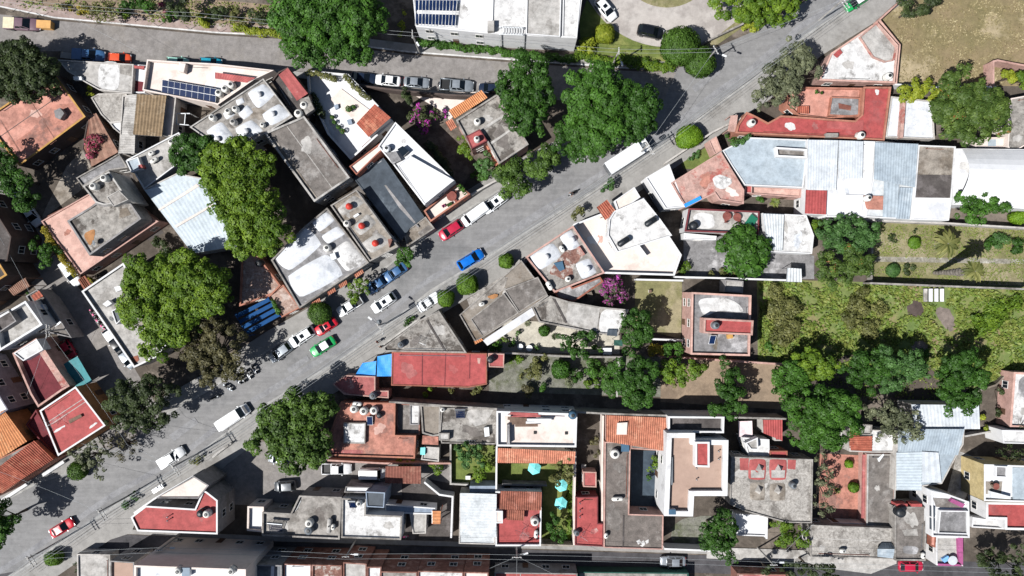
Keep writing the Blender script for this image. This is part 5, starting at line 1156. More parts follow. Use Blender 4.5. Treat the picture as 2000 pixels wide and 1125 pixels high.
h.tile("899,963 899,1048 969,1049 970,965", [4.5, 4.3, 4.4, 4.6], 'metal_white', .5, .015, None); h.box("c4: 440,465 630,465 630,515 440,515", 0, 3.4, 'w_blue', 'rear_room')
h = House('long red roof strip left of the rough brown roof', "1124,971 1168,970 1168,1022 1179,1023 1178,1068 1123,1065", 3.8, 'redroof', 'w_maroon', .2, .18)
h = House('tiny red roofed shed in the narrow passage', "1139,921 1165,922 1165,952 1139,951", 3.0, 'redroof2', 'w_pink', .15)
h = House('orange tiled house with cream skylight at the dirt yard wall', "1184,811 1304,816 1299,881 1233,877 1231,861 1184,862", 4.6, 'conc', 'w_pink', .1)
h.tile("1184,811 1304,816 1299,881 1183,862", [4.8, 4.8, 5.6, 5.6], 'tile_light', .36, .06, None); h.patch("d3: 20,1035 95,1030 90,1120 15,1120", 'cream', 'skylight', 5.35, .08)
h = House('long rough brown grey roof with white graffiti by the alley', "1181,863 1232,863 1229,1004 1296,1006 1295,1074 1179,1070", 4.4, 'rough_brown', 'w_pink', .25, .2)
h.patch("d4: 62,680 72,680 68,915 58,915", 'rough_dark', 'roof_joint', th=.08); 
for s in ("d4: 160,870 185,855 195,880 175,895", "d4: 195,880 215,860 225,890 205,905", "d4: 225,870 250,855 250,880 235,890", "d4: 185,900 225,895 205,912"): h.patch(s, 'whitestain', 'white_scrawl')
HWP = h = House('white rimmed house with tan roof terrace and red skylight', "1297,1007 1303,846 1357,846 1357,859 1422,860 1420,968 1355,968 1353,1008", 7.8, 'tanfloor', 'w_white', .8, .75, 'w_white')
h.block("1358,863 1386,863 1386,913 1358,912", 8.6, 'redroof', 'w_white', .2, .3, name='skylight_box'); h.block("1305,813 1415,814 1414,846 1305,845", 6.2, 'rough_dark', 'w_white', .9, .3, z0=0, name='rear_terrace')
HPY = h = House('pebbled roof with four pyramid skylights and red paint', "1429,892 1588,897 1586,1022 1535,1021 1452,998 1425,985", 4.8, 'cracked', 'conc', .25, .2)
for s in ("d4: 918,262 985,260 980,350 920,350", "d4: 1270,265 1330,275 1325,345 1268,340"): h.patch(s, 'redroof2', 'red_paint')
for s, m_ in (("d4: 985,265 1115,265 1110,425 975,420", 'redroof2'), ("d4: 1130,265 1268,265 1260,425 1135,425", 'redroof2'), ("d4: 990,440 1105,435 1105,575 990,570", 'conc_warm'), ("d4: 1135,445 1255,440 1255,575 1135,575", 'conc_warm')): h.dome(s, m_, .12)
for s in ("d4: 1000,350 1100,350 1095,405 1000,405", "d4: 1150,350 1250,350 1245,405 1150,405"): h.patch(s, 'conc_light', z=h.z+.16)
for x, y in ((1078, 348), (1220, 352), (1072, 505), (1215, 505)):
    b = MB(); X, Y = W(1200+x/3.75, 825+y/3.75, h.z+1.1); z = h.z+.1
    b.add([(X-.75, Y-.25, z), (X+.12, Y-.86, z), (X+.75, Y+.25, z), (X-.12, Y+.86, z), (X, Y, z+1.2)], [(0, 1, 4), (1, 2, 4), (2, 3, 4), (3, 0, 4), (3, 2, 1, 0)]); h.sub(b, 'pyramid_skylight', 'conc_light')
h = House('white walled front patio below the pyramid skylights', "1436,1003 1497,1007 1497,1048 1440,1046", 2.4, 'whiteroof', 'w_white', .3)
h = House('white roofed rear room above the pyramid skylights', "d4: 940,110 1135,125 1138,262 985,255", 3.6, 'whitestain', 'w_white', .2); h.block("d4: 960,150 1050,110 1055,200 1000,200", 4.6, 'conc_light', 'w_white')
h = House('bright red ribbed shed roof beside the big bright green tree', "1490,820 1528,820 1528,861 1513,861 1512,845 1490,845", 3.2, 'redroof', 'plaster', .1); h.tile("1490,820 1528,820 1528,861 1491,846", 3.4, 'redroof', .4, .03, None)
h = House('red porch roof joining the pyramid skylight roof', "d4: 1140,208 1268,208 1268,262 1138,262", 4.0, 'redroof', 'w_terra', .15)
tarp('pale pink awning over the back yard near red ribbed shed', "1442,823 1469,822 1470,852 1443,853", [2.8]*4, 'pink_awning', 'awning', 'awning', sag=.1)
# ================================================================== lower right
h = House('square roof with raised red strip and parapet, alone in the gardens', "1351,571 1467,577 1464,695 1349,692", 6.2, 'conc_grey', 'w_pink', .5, .25, 'pinkroof'); HSQ = h
h.block("1375,621 1472,626 1470,655 1374,651", 8.2, 'redroof', 'w_pink', .3, .3, z0=5.5, name='red_roof_strip'); h.patch("d3: 600,130 780,110 900,150 960,230 760,210 650,260", 'whitestain')

h = House('dark shaded annex with pale flat roof above the square roof', "1416,546 1452,549 1451,572 1416,570", 3.2, 'conc_light', 'w_grey', .15)
h = House('orange tiled shed and white stained roof by the big bright tree', "1659,836 1678,838 1752,842 1752,884 1704,884 1659,882", 3.6, 'whitestain', 'plaster', .2); h.tile("1659,882 1660,836 1678,851 1704,884" if False else "1659,853 1659,882 1703,884 1704,852", [3.9, 3.5, 3.5, 3.9], 'tile', .36, .06, None); h.tile("1660,836 1660,853 1679,853 1676,836", 3.8, 'tile', .36, .05, None); h.block("1681,828 1704,830 1702,850 1680,849", 4.4, 'conc_light', 'conc')
h = House('long charcoal roof with a pink rib along its left side', "1694,887 1751,887 1746,1032 1692,1028", 3.0, 'conc_dark', 'w_pink', .2, .2, 'conc_light'); h.tile("1684,888 1694,888 1692,1013 1682,1012", [2.5, 2.5, 2.5, 2.5], 'redstain', .6, .03, None, name='side_awning'); h.box("e4: 505,265 545,230 550,240 515,290", h.z, h.z+.3, 'whitemetal', 'pipe_rack')
h = House('weathered concrete slab roof with small gabled skylight by the alley', "1583,1025 1745,1032 1743,1092 1583,1087", 4.0, 'cracked', 'conc', .2, .18)
h.tile("1714,1072 1714,1087 1747,1091 1747,1072", [4.8, 4.2, 4.2, 4.8], 'metal_steel', .5, .03, None); h.tile("1714,1072 1748,1070 1740,1060 1722,1060", [4.8, 4.8, 4.1, 4.1], 'slate_blue', .5, .03, None)
HBM = h = House('house under blue grey ribbed sheets in the lower right block', "1752,838 1884,838 1882,868 1869,890 1840,945 1748,958", 4.6, 'metal_steel', 'plaster', .12)
h.tile("1762,838 1884,838 1871,889 1753,884", [5.3, 5.3, 4.9, 4.9], 'metal_steel', .45, .014, None); h.tile("1751,884 1751,957 1800,958 1801,883", [5.0, 4.8, 4.8, 5.0], 'metal_blue', .5, .035, None); h.tile("1801,882 1833,884 1839,943 1801,942", [5.2, 5.2, 5.0, 5.0], 'metal_grey', .9, .02, None)
h = House('pale ribbed metal roof beneath the row of dark trees', "1780,789 1912,791 1914,838 1786,838", 4.4, 'metal_grey', 'plaster', .12); h.tile("1780,790 1912,791 1914,838 1786,838", [4.9, 4.9, 4.6, 4.6], 'metal_grey', .6, .016, None)
h = House('dark grey roof with two red planters above the red car', "1748,990 1810,990 1807,1095 1747,1094", 4.6, 'conc_dark', 'conc', .25, .2, 'conc'); h.box("1751,984 1773,984 1773,989 1751,989", 3, 4.7, 'redroof', 'planter'); h.box("1780,984 1801,984 1801,990 1780,990", 3, 4.7, 'redroof', 'planter'); h.patch("e4: 680,790 790,780 800,830 700,830", 'conc_light'); h.patch("e4: 690,900 810,910 790,970 690,960", 'conc_grey')
h = House('white town house with pale green roof beside the magenta terrace', "1819,958 1850,965 1892,980 1893,1050 1820,1048", 6.4, 'whiteroof', 'w_white', .4, .2, 'w_white'); h.block("1836,997 1891,998 1891,1044 1832,1042", 6.8, 'conc_grey', 'w_white', .3); h.patch("1822,972 1855,974 1885,985 1878,992 1828,990", 'conc_dark', 'dark_floor', th=.05); h.box("1860,974 1885,985 1880,992 1855,980", h.z, 6.6, 'w_magenta', 'magenta_wall')  # floor patch in darker concrete
for s in ("e4: 895,615 925,625 925,695 895,690", "e4: 895,705 925,712 922,795 895,785"): h.box(s, h.z, 6.5, 'slate_blue', 'skylight')
h = House('terrace with bright magenta rim and garden furniture', "1829,1049 1881,1049 1881,1106 1829,1104", 3.2, 'conc_light', 'w_white', .5, .18); h.box("1871,1050 1881,1050 1881,1105 1873,1096", h.z, h.h+.05, 'w_magenta', 'magenta_wall'); h.box("1832,1101 1873,1102 1880,1106 1832,1105", h.z, h.h+.04, 'w_magenta', 'magenta_wall'); h.block("1820,1042 1828,1042 1827,1070 1817,1066", 4.2, 'salmon', 'w_terra', .1)

h = House('white roofed house with tall yellow side wall and patio', "1922,907 2060,912 2060,982 1922,978", 5.9, 'whiteroof', 'w_yellow', .4, .2, 'w_white'); h.patch("1977,912 2060,914 2060,978 1977,976", 'bluepaint', th=.2); h.patch("1925,940 1958,940 1955,965 1924,965", 'conc_warm'); h.block("1945,910 1968,911 1967,933 1945,932", 6.5, 'conc_grey', 'w_white'); h.box("1936,960 1974,970 1974,975 1936,972", h.z, 6.3, 'whitemetal', 'railing')
h = House('bright red roof with white rim at the right edge of the photograph', "1926,981 2060,983 2060,1036 1963,1034 1963,1014 1926,1013", 4.6, 'redroof', 'w_white', .35, .3, 'w_white')
h = House('white walled patio below the left end of the bright red roof', "1900,1010 1924,1014 1962,1016 1962,1034 1898,1030", 2.4, 'whitestain', 'w_white', .4)
h = House('pink walled house with white tiled roof at the right edge', "1980,727 2060,730 2060,838 1972,834", 3.4, 'whitestain', 'w_pink', .4, .3, 'pinkroof'); h.patch("1990,733 2050,733 2050,780 1988,778", 'conc_grey')
h = House('whitish roof with bare branches above, at the right edge', "1957,840 2060,842 2060,868 1960,866", 4.4, 'whitestain', 'w_white', .2)
# ================================================================== bottom left and bottom row
HTR = h = House('red roofed corner house with two pairs of tanks at the avenue', "256,1010 285,988 381,994 397,958 403,960 425,977 425,1043 269,1037", 7.0, 'redroof', 'w_grey', .2, .2, 'w_white')
h.block("304,973 379,930 408,948 387,974", 7.3, 'cream', 'w_grey', .25, .22, z0=0)
h = House('small white walled terrace beside the red roofed corner house', "484,989 515,990 514,1039 483,1036", 4.4, 'whiteroof', 'cream', .5, .22, 'cream')
HCG = h = House('grey concrete roof with solar heater beside the alley', "513,1000 568,1003 585,968 667,971 663,1053 512,1046", 5.2, 'conc', 'w_grey', .4, .2, 'conc')
HWG = h = House('white stained roof above the pink bicycle in the alley', "668,973 715,975 714,1005 785,1008 783,1054 667,1050", 5.2, 'whitestain', 'w_white', .3, .2, 'conc'); h.block("675,950 724,952 722,963 672,962", 4.6, 'whiteroof', 'w_grey', z0=0); h.block("714,960 752,962 750,992 716,990", 6.4, 'slate_blue', 'w_blue', .2, z0=0)
h = House('pale walled yard room beside the orange slatted shade', "800,1004 833,1003 832,1042 806,1043", 3.0, 'conc_light', 'plaster', .2); 
pergola('orange slatted shade in the dark yard by the alley', "844,998 861,998 860,1023 843,1023", 3.2, 1, 'tile', .1); shed('bright orange ribbed shade roof in the dark yard by the alley', "844,998 844,1023 860,1023 861,998", [3.4]*4, 'tile_orange', .5, .05)
h = House('row of white roofed sheds in the dark yard behind the stained white roof', "752,985 850,992 850,1005 752,1002", 3.0, 'w_blue', 'w_white', .15)
shed('brown ribbed carport roof above the parking yard wall', "753,911 822,911 822,945 752,944", [3.2, 3.2, 2.8, 2.8], 'brownpaint' if False else 'rust', .5, .03, 'carport', 'carport')
h = House('four storey apartment block with rows of windows at the bottom edge', "262,1104 480,1112 480,1180 262,1180", 12.5, 'whiteroof', 'cream', .6, .3); 
h = House('lower apartment wing left of the four storey block', "215,1095 262,1098 262,1180 215,1180", 6.0, 'tanfloor', 'w_grey', .4)
HAP = HOUSES[-2]
h = House('narrow house with glass stripes right of the apartment block', "498,1103 550,1104 550,1180 495,1180", 8.0, 'slate_blue', 'w_grey', .3); h.patch("530,1106 536,1106 532,1170 526,1170", 'whiteroof'); 
for lab, pts, hh, rf, wl in (('white roof with small chimney at the bottom edge', "553,1101 608,1103 608,1180 553,1180", 7.5, 'whiteroof', 'w_brick'), ('reddish rubble roof at the bottom edge', "609,1103 668,1104 668,1180 609,1180", 7.5, 'rubble', 'w_brick'), ('pale ribbed roof at the bottom edge', "670,1098 716,1101 716,1180 670,1180", 7.5, 'fibro', 'w_brick'), ('white corner roof right of the pale ribbed roof at the bottom edge', "717,1107 745,1107 740,1180 717,1180", 7.5, 'whitestain', 'w_brick'), ('grey roof strip behind the brick front at the bottom edge', "743,1116 815,1117 815,1180 743,1180", 7.5, 'conc', 'w_brick'), ('dark brick fronted building at the bottom edge', "816,1115 905,1117 905,1180 816,1180", 7.5, 'whitestain', 'w_brick'), ('cream roofed building left of the red roof at the bottom edge', "906,1117 954,1118 954,1180 906,1180", 8.0, 'cream', 'w_brick'), ('grey fronted building with red roof at the bottom edge', "966,1118 1128,1120 1128,1180 966,1180", 4.2, 'redroof', 'w_grey'), ('green fronted building at the bottom edge', "1129,1117 1345,1119 1345,1180 1129,1180", 2.4, 'conc', 'w_green')):
    k = House(lab, pts, hh, rf, wl, .3)
h = House('walled patio house with a square white slab near the avenue', "150,1082 215,1083 215,1180 152,1180", 2.6, 'conc_light', 'plaster', .3)
h = House('brown gate house roof between bottom trees', "1440,1120 1540,1122 1540,1180 1440,1180", 3.5, 'redstain', 'w_brick', .2)

windows()
# ================================================================== trees
T = tree
T('broad dark green tree at the left edge, overhanging the salmon roof corner', "35,130,45 80,150,38 60,105,28 15,165,32 98,172,20 -10,130,40 60,170,30", 9, 'leaf_dark', base=(55, 165))
T('very large green tree spilling over the upper street at the top edge', "590,28,58 650,15,60 705,38,46 640,80,48 600,92,40 695,85,40 612,112,18 665,50,50 560,5,30", 13, 'leaf_mid', base=(650, 66))
T('tall deep green tree rooted beside the dark parked car at the upper street', "1025,140,38 1008,185,36 1048,180,35 1025,225,38 1042,252,20 1060,150,18 990,160,20", 11, 'leaf_deep')
T('large mid green tree between the upper street and avenue, left of the darker crown', "1145,175,42 1172,160,34 1155,215,45 1185,205,42 1165,260,42 1195,250,38 1150,140,20", 12, 'leaf_mid')
T('dark rounded tree at the avenue behind the white box truck', "1225,205,40 1255,205,34 1240,235,38 1215,258,34 1258,232,28", 11, 'leaf_deep')
T('low green tree below the large pair, left of the box truck', "1115,268,36 1135,290,28 1165,290,26 1095,290,20 1120,245,24", 8, 'leaf_deep')
T('round olive green street tree nearest the white utility pickup', "1003,350,36 985,345,18 1020,362,18", 7, 'leaf_coarse', .27)
T('round olive green street tree right of the one by the pickup', "1057,317,33 1075,310,16 1045,335,16", 7, 'leaf_coarse', .27)
T('bright light green tree at the top edge beside the circular drive', "1415,10,28 1450,15,30 1490,18,34 1525,28,28 1512,45,14 1550,2,22 1440,35,14 1475,45,12", 8, 'leaf_yellow')
T('grey green wispy olive tree at the avenue in the upper right', "1560,110,30 1535,145,36 1572,140,26 1502,182,30 1480,196,20 1540,180,28 1545,90,16 1515,160,24", 8, 'leaf_grey', .27, 1.1, sparse=True)
T('bright lime green tree left of the wide tree in the upper right', "1778,178,25 1808,178,20 1828,190,14 1762,176,12", 5.5, 'leaf_lime', .3)
T('wide tree with rusty patches in the upper right gardens', "1852,170,28 1868,215,44 1915,210,42 1942,220,30 1862,250,28 1900,260,30 1946,250,22 1870,145,14 1895,180,25", 9, 'leaf_rust')
T('small lime round tree beside the walled corner in the upper right', "1967,152,15", 4, 'leaf_lime', .26)
T('green tree at the right edge next to the small lime tree', "1992,158,17 2010,150,16", 4.5, 'leaf_yellow', .3)
T('dark grey tree cut by the top edge above the dry field', "1785,10,28 1812,14,16 1765,5,16 1795,28,14", 7, 'leaf_dark', .27, sparse=True)
T('dark green tree over the domed pads of the tank house', "372,295,36 360,320,24 402,282,26 390,310,24 350,300,18", 8, 'leaf_deep')
T('huge yellow green tree rising from the dark inner courtyard', "445,330,48 475,370,52 512,330,32 500,430,52 540,452,34 482,470,38 425,365,28 535,482,24 470,300,36 450,395,36 515,390,30", 11.5, 'leaf_yellow', base=(520, 420))
T('huge bright yellow green tree over the pale grey roof by the side street', "290,530,42 330,560,52 380,530,44 412,570,48 290,600,50 342,630,48 310,672,34 440,592,24 265,570,24 370,590,40", 11.5, 'leaf_yellow', base=(345, 640))
T('brownish feathery tree at the avenue below the huge bright tree', "400,690,42 440,668,36 452,710,32 382,640,32 412,728,26 365,680,26 425,640,24", 9, 'leaf_brown', .27, 1.25, sparse=True, base=(405, 710))
T('dark sparse tree at the corner of side street and avenue', "250,780,38 290,800,38 242,820,28 302,760,34 325,800,24 275,830,20 335,770,20", 9, 'leaf_dark', .27, 1.2, sparse=True, base=(285, 815))
T('dark green tree at the left edge above the side street', "20,330,30 40,360,28 55,388,22 8,300,24 60,402,18 -5,350,28", 9, 'leaf_deep')
T('small green tree against the planted wall in the side street', "82,478,20 100,498,20 95,512,12", 5.5, 'leaf_mid', .27)
T('thin grey green street tree beside the red roof with white rim', "165,885,18 188,878,22 206,900,18 200,925,12 175,900,16 150,880,12", 6, 'leaf_grey', .27, 1.1, sparse=True, bare=6)
T('bare twiggy tree throwing shade on the avenue in the lower left', "232,860,20 255,868,20 240,885,14", 5, 'leaf_brown', .22, .35, sparse=True, bare=16)
T('green tree cut by the left edge beside the avenue', "8,1008,32 8,1040,26 -12,1000,30 -10,1035,28 22,1020,20", 9, 'leaf_mid', .27)
T('big coarse leaved tree between the avenue and the parking yard', "600,790,42 630,800,28 552,822,44 592,850,48 532,858,32 612,870,36 572,900,26 582,912,14 502,865,18 640,778,18 560,860,34", 10, 'leaf_coarse', .36)
T('small street tree over the silver pickup by tile awnings', "700,566,20 690,578,13 706,552,12", 5, 'leaf_yellow', .28)
T('small street tree by the red capped chimneys', "792,500,17 800,512,11 783,510,10", 5, 'leaf_mid', .28)
T('tiny pavement sapling near the man on the motorcycle', "1187,360,12 1180,368,7", 3.2, 'leaf_bluegreen', .24)
T('tiny thin pavement sapling near the terracotta tiled strip', "1130,414,11 1120,424,7", 3.0, 'leaf_olive', .22, .8)
T('dense round dark green tree left of the lonely square roof', "1241,641,35 1225,630,18 1255,655,18", 7.5, 'leaf_deep', .27)
T('dark green garden tree below the dense round tree', "1225,718,34 1245,758,34 1230,740,30 1262,722,26 1215,740,20 1250,780,16", 9, 'leaf_deep', .27)
T('golden yellow shrub tree at the corner of the small lawn wall', "1280,682,14 1290,690,10", 4, 'leaf_goldgreen', .24)
T('green shrub tree right of the golden yellow one', "1310,690,21 1322,682,12", 4.5, 'leaf_mid', .3)
T('light olive spreading tree at the top of the dirt yard', "1310,722,26 1345,724,24 1365,714,14 1325,742,16 1295,718,14", 6, 'leaf_yellow', .27)
T('dark green tree in the middle of the dirt yard', "1420,722,20 1425,750,28 1410,780,28 1442,782,22 1400,796,16 1426,802,18 1408,705,12", 8, 'leaf_deep', .27)
T('leafy green tree at the right end of the dirt yard', "1545,742,36 1530,758,24 1562,722,22 1545,768,18", 7, 'leaf_mid', .27)
T('yellowish green tree between dirt yard and meadow', "1590,712,30 1572,700,26 1612,716,22 1565,725,20", 7, 'leaf_yellow', .27)
T('big bright green tree above the orange tiled shed', "1570,800,38 1610,800,44 1640,790,34 1600,846,40 1560,840,28 1652,830,28 1625,850,26", 9.5, 'leaf_mid', .27)
T('first dark tree in the shady row along the meadow, left end', "1690,715,36 1664,722,24 1692,742,26 1715,728,20", 8, 'leaf_deep', .27)
T('blue green dark tree second in the shady row along the meadow', "1728,702,27 1748,722,32 1776,716,30 1735,742,26 1762,700,20 1795,728,20", 8, 'leaf_bluegreen', .27)
T('grey sparse tree with pale bare branches above the ribbed metal roof', "1720,805,28 1745,830,34 1772,840,24 1735,855,18 1780,820,18 1700,800,16", 8, 'leaf_grey', .27, 1.0, sparse=True, bare=14)
T('tall dark tree at the right end of the shady row', "1870,720,34 1885,700,24 1880,760,34 1866,790,26 1902,740,24 1844,758,26 1848,732,24", 9, 'leaf_deep', .27)
T('blue green feathery tree left of the palm garden', "1625,465,28 1660,462,38 1690,455,26 1612,450,20 1642,440,20", 7, 'leaf_bluegreen', .27)
T('rust tinted dark tree below the feathery tree at the palm garden', "1612,520,28 1650,512,34 1672,530,30 1630,542,24 1682,510,22", 7.5, 'leaf_rust', .27)
T('green tree in front of the white barrel vaulted hall', "1885,395,25 1920,384,28 1942,405,24 1905,420,26 1880,418,18", 7, 'leaf_mid', .27)
T('yellow green tree beside the rough white roof', "1592,438,13 1598,452,10", 4, 'leaf_yellow', .26)
T('grey green tree on the small lawn of the lower middle block', "905,880,16 925,898,22 915,884,20 935,880,12", 6, 'leaf_bluegreen', .28, .9)
T('bright green tree beside the white ribbed metal workshop', "945,920,19 952,905,14 938,930,12", 5, 'leaf_yellow', .28)
T('olive tree over the turquoise parasols garden', "1095,905,18 1102,922,22 1085,935,13 1108,900,12", 6, 'leaf_olive', .3, .95)
T('dark green tree at the bottom of the parasol garden', "1082,1025,14 1090,1044,14 1078,1010,9", 5, 'leaf_deep', .28)
T('large dark green tree at the alley in front of the tan terrace house', "1385,1010,22 1410,1022,27 1395,1050,30 1425,1048,20 1410,1075,20 1426,1090,11 1380,1035,20", 9, 'leaf_deep', .27)
T('yellowish green tree at the alley by the cracked roof', "1520,1020,13 1540,1040,20 1565,1046,20 1526,1050,14", 6, 'leaf_yellow', .3)
T('grey thorny tree between pebbled roof and terracotta courtyard', "1605,930,18 1615,908,14 1600,970,18 1612,990,16 1600,890,12 1608,950,16", 6, 'leaf_grey', .28, .8, sparse=True, bare=14)
T('dark shaded tree at the bottom edge right of the brown gate house', "1545,1110,18 1570,1104,18 1600,1110,20 1622,1118,16", 7, 'leaf_dark', .27)
T('small dark tree at the bottom edge near the alley lamp', "1500,1106,12 1490,1114,10", 5, 'leaf_dark', .28)
T('dark tree in the bottom right corner', "1985,1080,20 1962,1108,24 1932,1112,14 1995,1105,18", 8, 'leaf_dark', .27)
T('dark shaded tree right of the magenta terrace', "1925,1075,18 1945,1085,16 1915,1095,14", 5, 'leaf_dark', .3)
T('bare branched tree at the top edge left of the pink bougainvillea', "200,8,30 230,16,22 180,20,16", 6, 'leaf_olive', .28, .4, sparse=True, bare=18)
T('green tree at the top edge in the dry planting strip', "262,10,24 285,8,16", 6, 'leaf_mid', .27)
T('dark tree at the top edge right of the pink bougainvillea', "352,12,20 362,28,14", 6, 'leaf_dark', .27)
T('leafless grey tree at the right edge beside the white tiled roof', "1985,842,14 1992,856,12", 4, 'leaf_grey', .2, .3, sparse=True, bare=14)
T('dark tree shading the stepped bank near the yellow house', "1962,880,18 1985,882,16", 5, 'leaf_dark', .28, .5, sparse=True)
T('dark green tree beside the inner gardens left of the pebbled yard', "1150,655,14 1130,672,22 1112,684,18 1107,660,18 1140,690,12", 5.5, 'leaf_deep', .3)
T('bushy tree in the side garden of the house with orange tile eaves', "905,285,14 915,300,12 900,270,9", 4.5, 'leaf_yellow', .26)
T('grey green tree behind the house with orange tile eaves', "943,312,18 955,330,14 935,325,10", 4.5, 'leaf_bluegreen', .28)
T('low tree in the dark garden beside the pure white roof', "840,320,12 850,335,12 832,300,9", 4, 'leaf_dark', .26)
# clipped forms
clipped('bright lime oval topiary at the avenue opposite the box truck', 1345, 267, 26, 3.4, 22, 'leaf_clipbright', rot=20)
clipped('round topiary nearest the three domed house, on the avenue pavement', 988, 510, 15, 3.0, rot=0)
clipped('middle and largest of three round topiaries on the avenue pavement', 913, 555, 21, 3.6)
clipped('lowest of three round topiaries, beside the small white pickup', 871, 583, 17, 3.2)
clipped('large dark clipped tree above the red sunroof car', 625, 611, 22, 4.2, m='leaf_clipdark')
clipped('big dark round clipped tree on the lawn corner of the drive', 1328, 91, 37, 6.0, m='leaf_clipdark', leaf=.24)
clipped('dark round clipped tree hanging over the street corner', 1367, 121, 29, 5.0, m='leaf_clipdark', leaf=.24)
clipped('olive yellow ball shrub on the lawn beside the white car', 1181, 66, 19, 2.6, m='leaf_lime', stem=False)
clipped('squarish clipped bush at the avenue in the lower left', 152, 919, 18, 2.6, m='leaf_clipdark', stem=False)
clipped('clipped bush on the pavement above the patio with the slab', 106, 1090, 18, 2.4, 14, stem=False)
clipped('clipped lime shrub at the right edge by the vaulted hall', 1990, 425, 18, 2.5, 13, m='leaf_clipbright', stem=False)
clipped('small round lawn bush in the upper half of the palm garden', 1786, 474, 12, 1.2, m='leaf_clip', stem=False)
clipped('green grey lawn bush left of the palm shadow', 1744, 528, 13, 1.2, m='leaf_bluegreen', stem=False)
clipped('little clipped ball in the terracotta courtyard, upper', 1658, 906, 8, 1.4, m='leaf_clipbright', stem=False)
clipped('larger clipped ball in the terracotta courtyard, lower', 1667, 952, 10, 1.6, m='leaf_clip', stem=False)
clipped('round green tree in the gravel yard', 1096, 721, 19, 4.0, m='leaf_mid', leaf=.22)
clipped('green ball tree at the garden court edge', 1063, 646, 11, 2.6, m='leaf_mid', leaf=.2)
tree('dome shaped tree with drooping long leaves on the grey patio', "1453,489,48 1430,485,26 1478,490,24", 6.5, 'leaf_mid', .5, .9, flat=.4)
# shrubs, hedges and flowers
bush('lower grey round patch of shrub in the palm garden', "1776,524,13", .6, 'leaf_dark', .2); bush('upper grey round patch of shrub in the palm garden', "1744,465,11", .5, 'leaf_dark', .2); bush('smallest grey shrub patch near the palm garden wall', "1787,450,6", .4, 'leaf_dark', .18)
bush('pink bougainvillea spilling over the brown porch roof', "182,280,19 176,296,12 190,270,10", 1.6, 'bougain_red', .26, z0=3.0, name='bougainvillea', cat='bougainvillea', group='bougainvilleas')
bush('magenta bougainvillea in the dark garden beside the driveway apron', "806,226,14 830,238,20 845,222,12 868,220,8 820,210,12", 4.0, 'bougain_few', .3, name='bougainvillea', cat='bougainvillea', group='bougainvilleas')
bush('magenta bougainvillea between stepped white house and small lawn', "1196,562,22 1215,578,14 1190,585,14 1205,545,10", 4.5, 'bougain', .3, name='bougainvillea', cat='bougainvillea', group='bougainvilleas')
bush('pink bougainvillea at the top edge in the planting strip', "318,12,10 322,28,8", 3.5, 'bougain_red', .28, name='bougainvillea', cat='bougainvillea', group='bougainvilleas')
bush('green shrub below the pink bougainvillea at the top edge', "335,30,14 325,40,9", 2.4, 'leaf_mid'); bush('lime shrub in the planting strip near the top middle', "396,38,15 408,30,10", 2.2, 'leaf_lime'); bush('dark shrub right of the lime shrub in the planting strip', "425,25,15 440,18,10", 2.5, 'leaf_dark'); bush('olive shrub in the planting strip beside the lime hedge', "462,28,14 475,40,9", 2.4, 'leaf_olive'); bush('dark shrub nearest the very large tree in the planting strip', "512,34,15 495,28,12", 2.6, 'leaf_dark')
bush('dry yellow spiky shrub in the planting strip at the top left', "155,20,12 170,22,8 140,18,7", 1.4, 'leaf_goldgreen'); bush('dark twiggy shrub in the planting strip at the far left', "125,14,10", 1.6, 'leaf_brown'); bush('shrub by the wall of the planting strip', "245,28,12 228,24,8", 1.2, 'leaf_yellow')
hedge('yellow green hedge along the pavement left of the very large tree', "455,53 500,60 548,67", 1.3, 1.6); hedge('long hedge under the windows of the long white building', "818,82 880,88 960,98 1040,108 1120,116", 1.2, 1.2, 'leaf_mid'); hedge('broad green hedge between lawn and upper street pavement', "1125,108 1200,116 1280,126 1312,128", 1.6, 1.4, 'leaf_yellow')
bush('spiky lime shrub at the corner of the long white building', "1148,86,17 1140,94,10", 2.2, 'leaf_lime', .3); bush('small lime and yellow shrub by the street below the light green tree', "1461,57,12 1475,55,12", 1.6, 'leaf_lime')
for l, s in (('lime column shrub left of the white building, topmost of three', "786,26,8"), ('lime column shrub left of the white building, middle of three', "789,48,11"), ('lime column shrub left of the white building, lowest of three', "785,66,9")): bush(l, s, 2.6, 'leaf_lime', .24)
hedge('dark hedge climbing along the pure white roof', "838,285 862,312 880,338", 1.5, 3.6, 'leaf_dark'); bush('shrubs by the gate of the garden beside the avenue', "945,350,12 930,340,10", 2, 'leaf_mid')
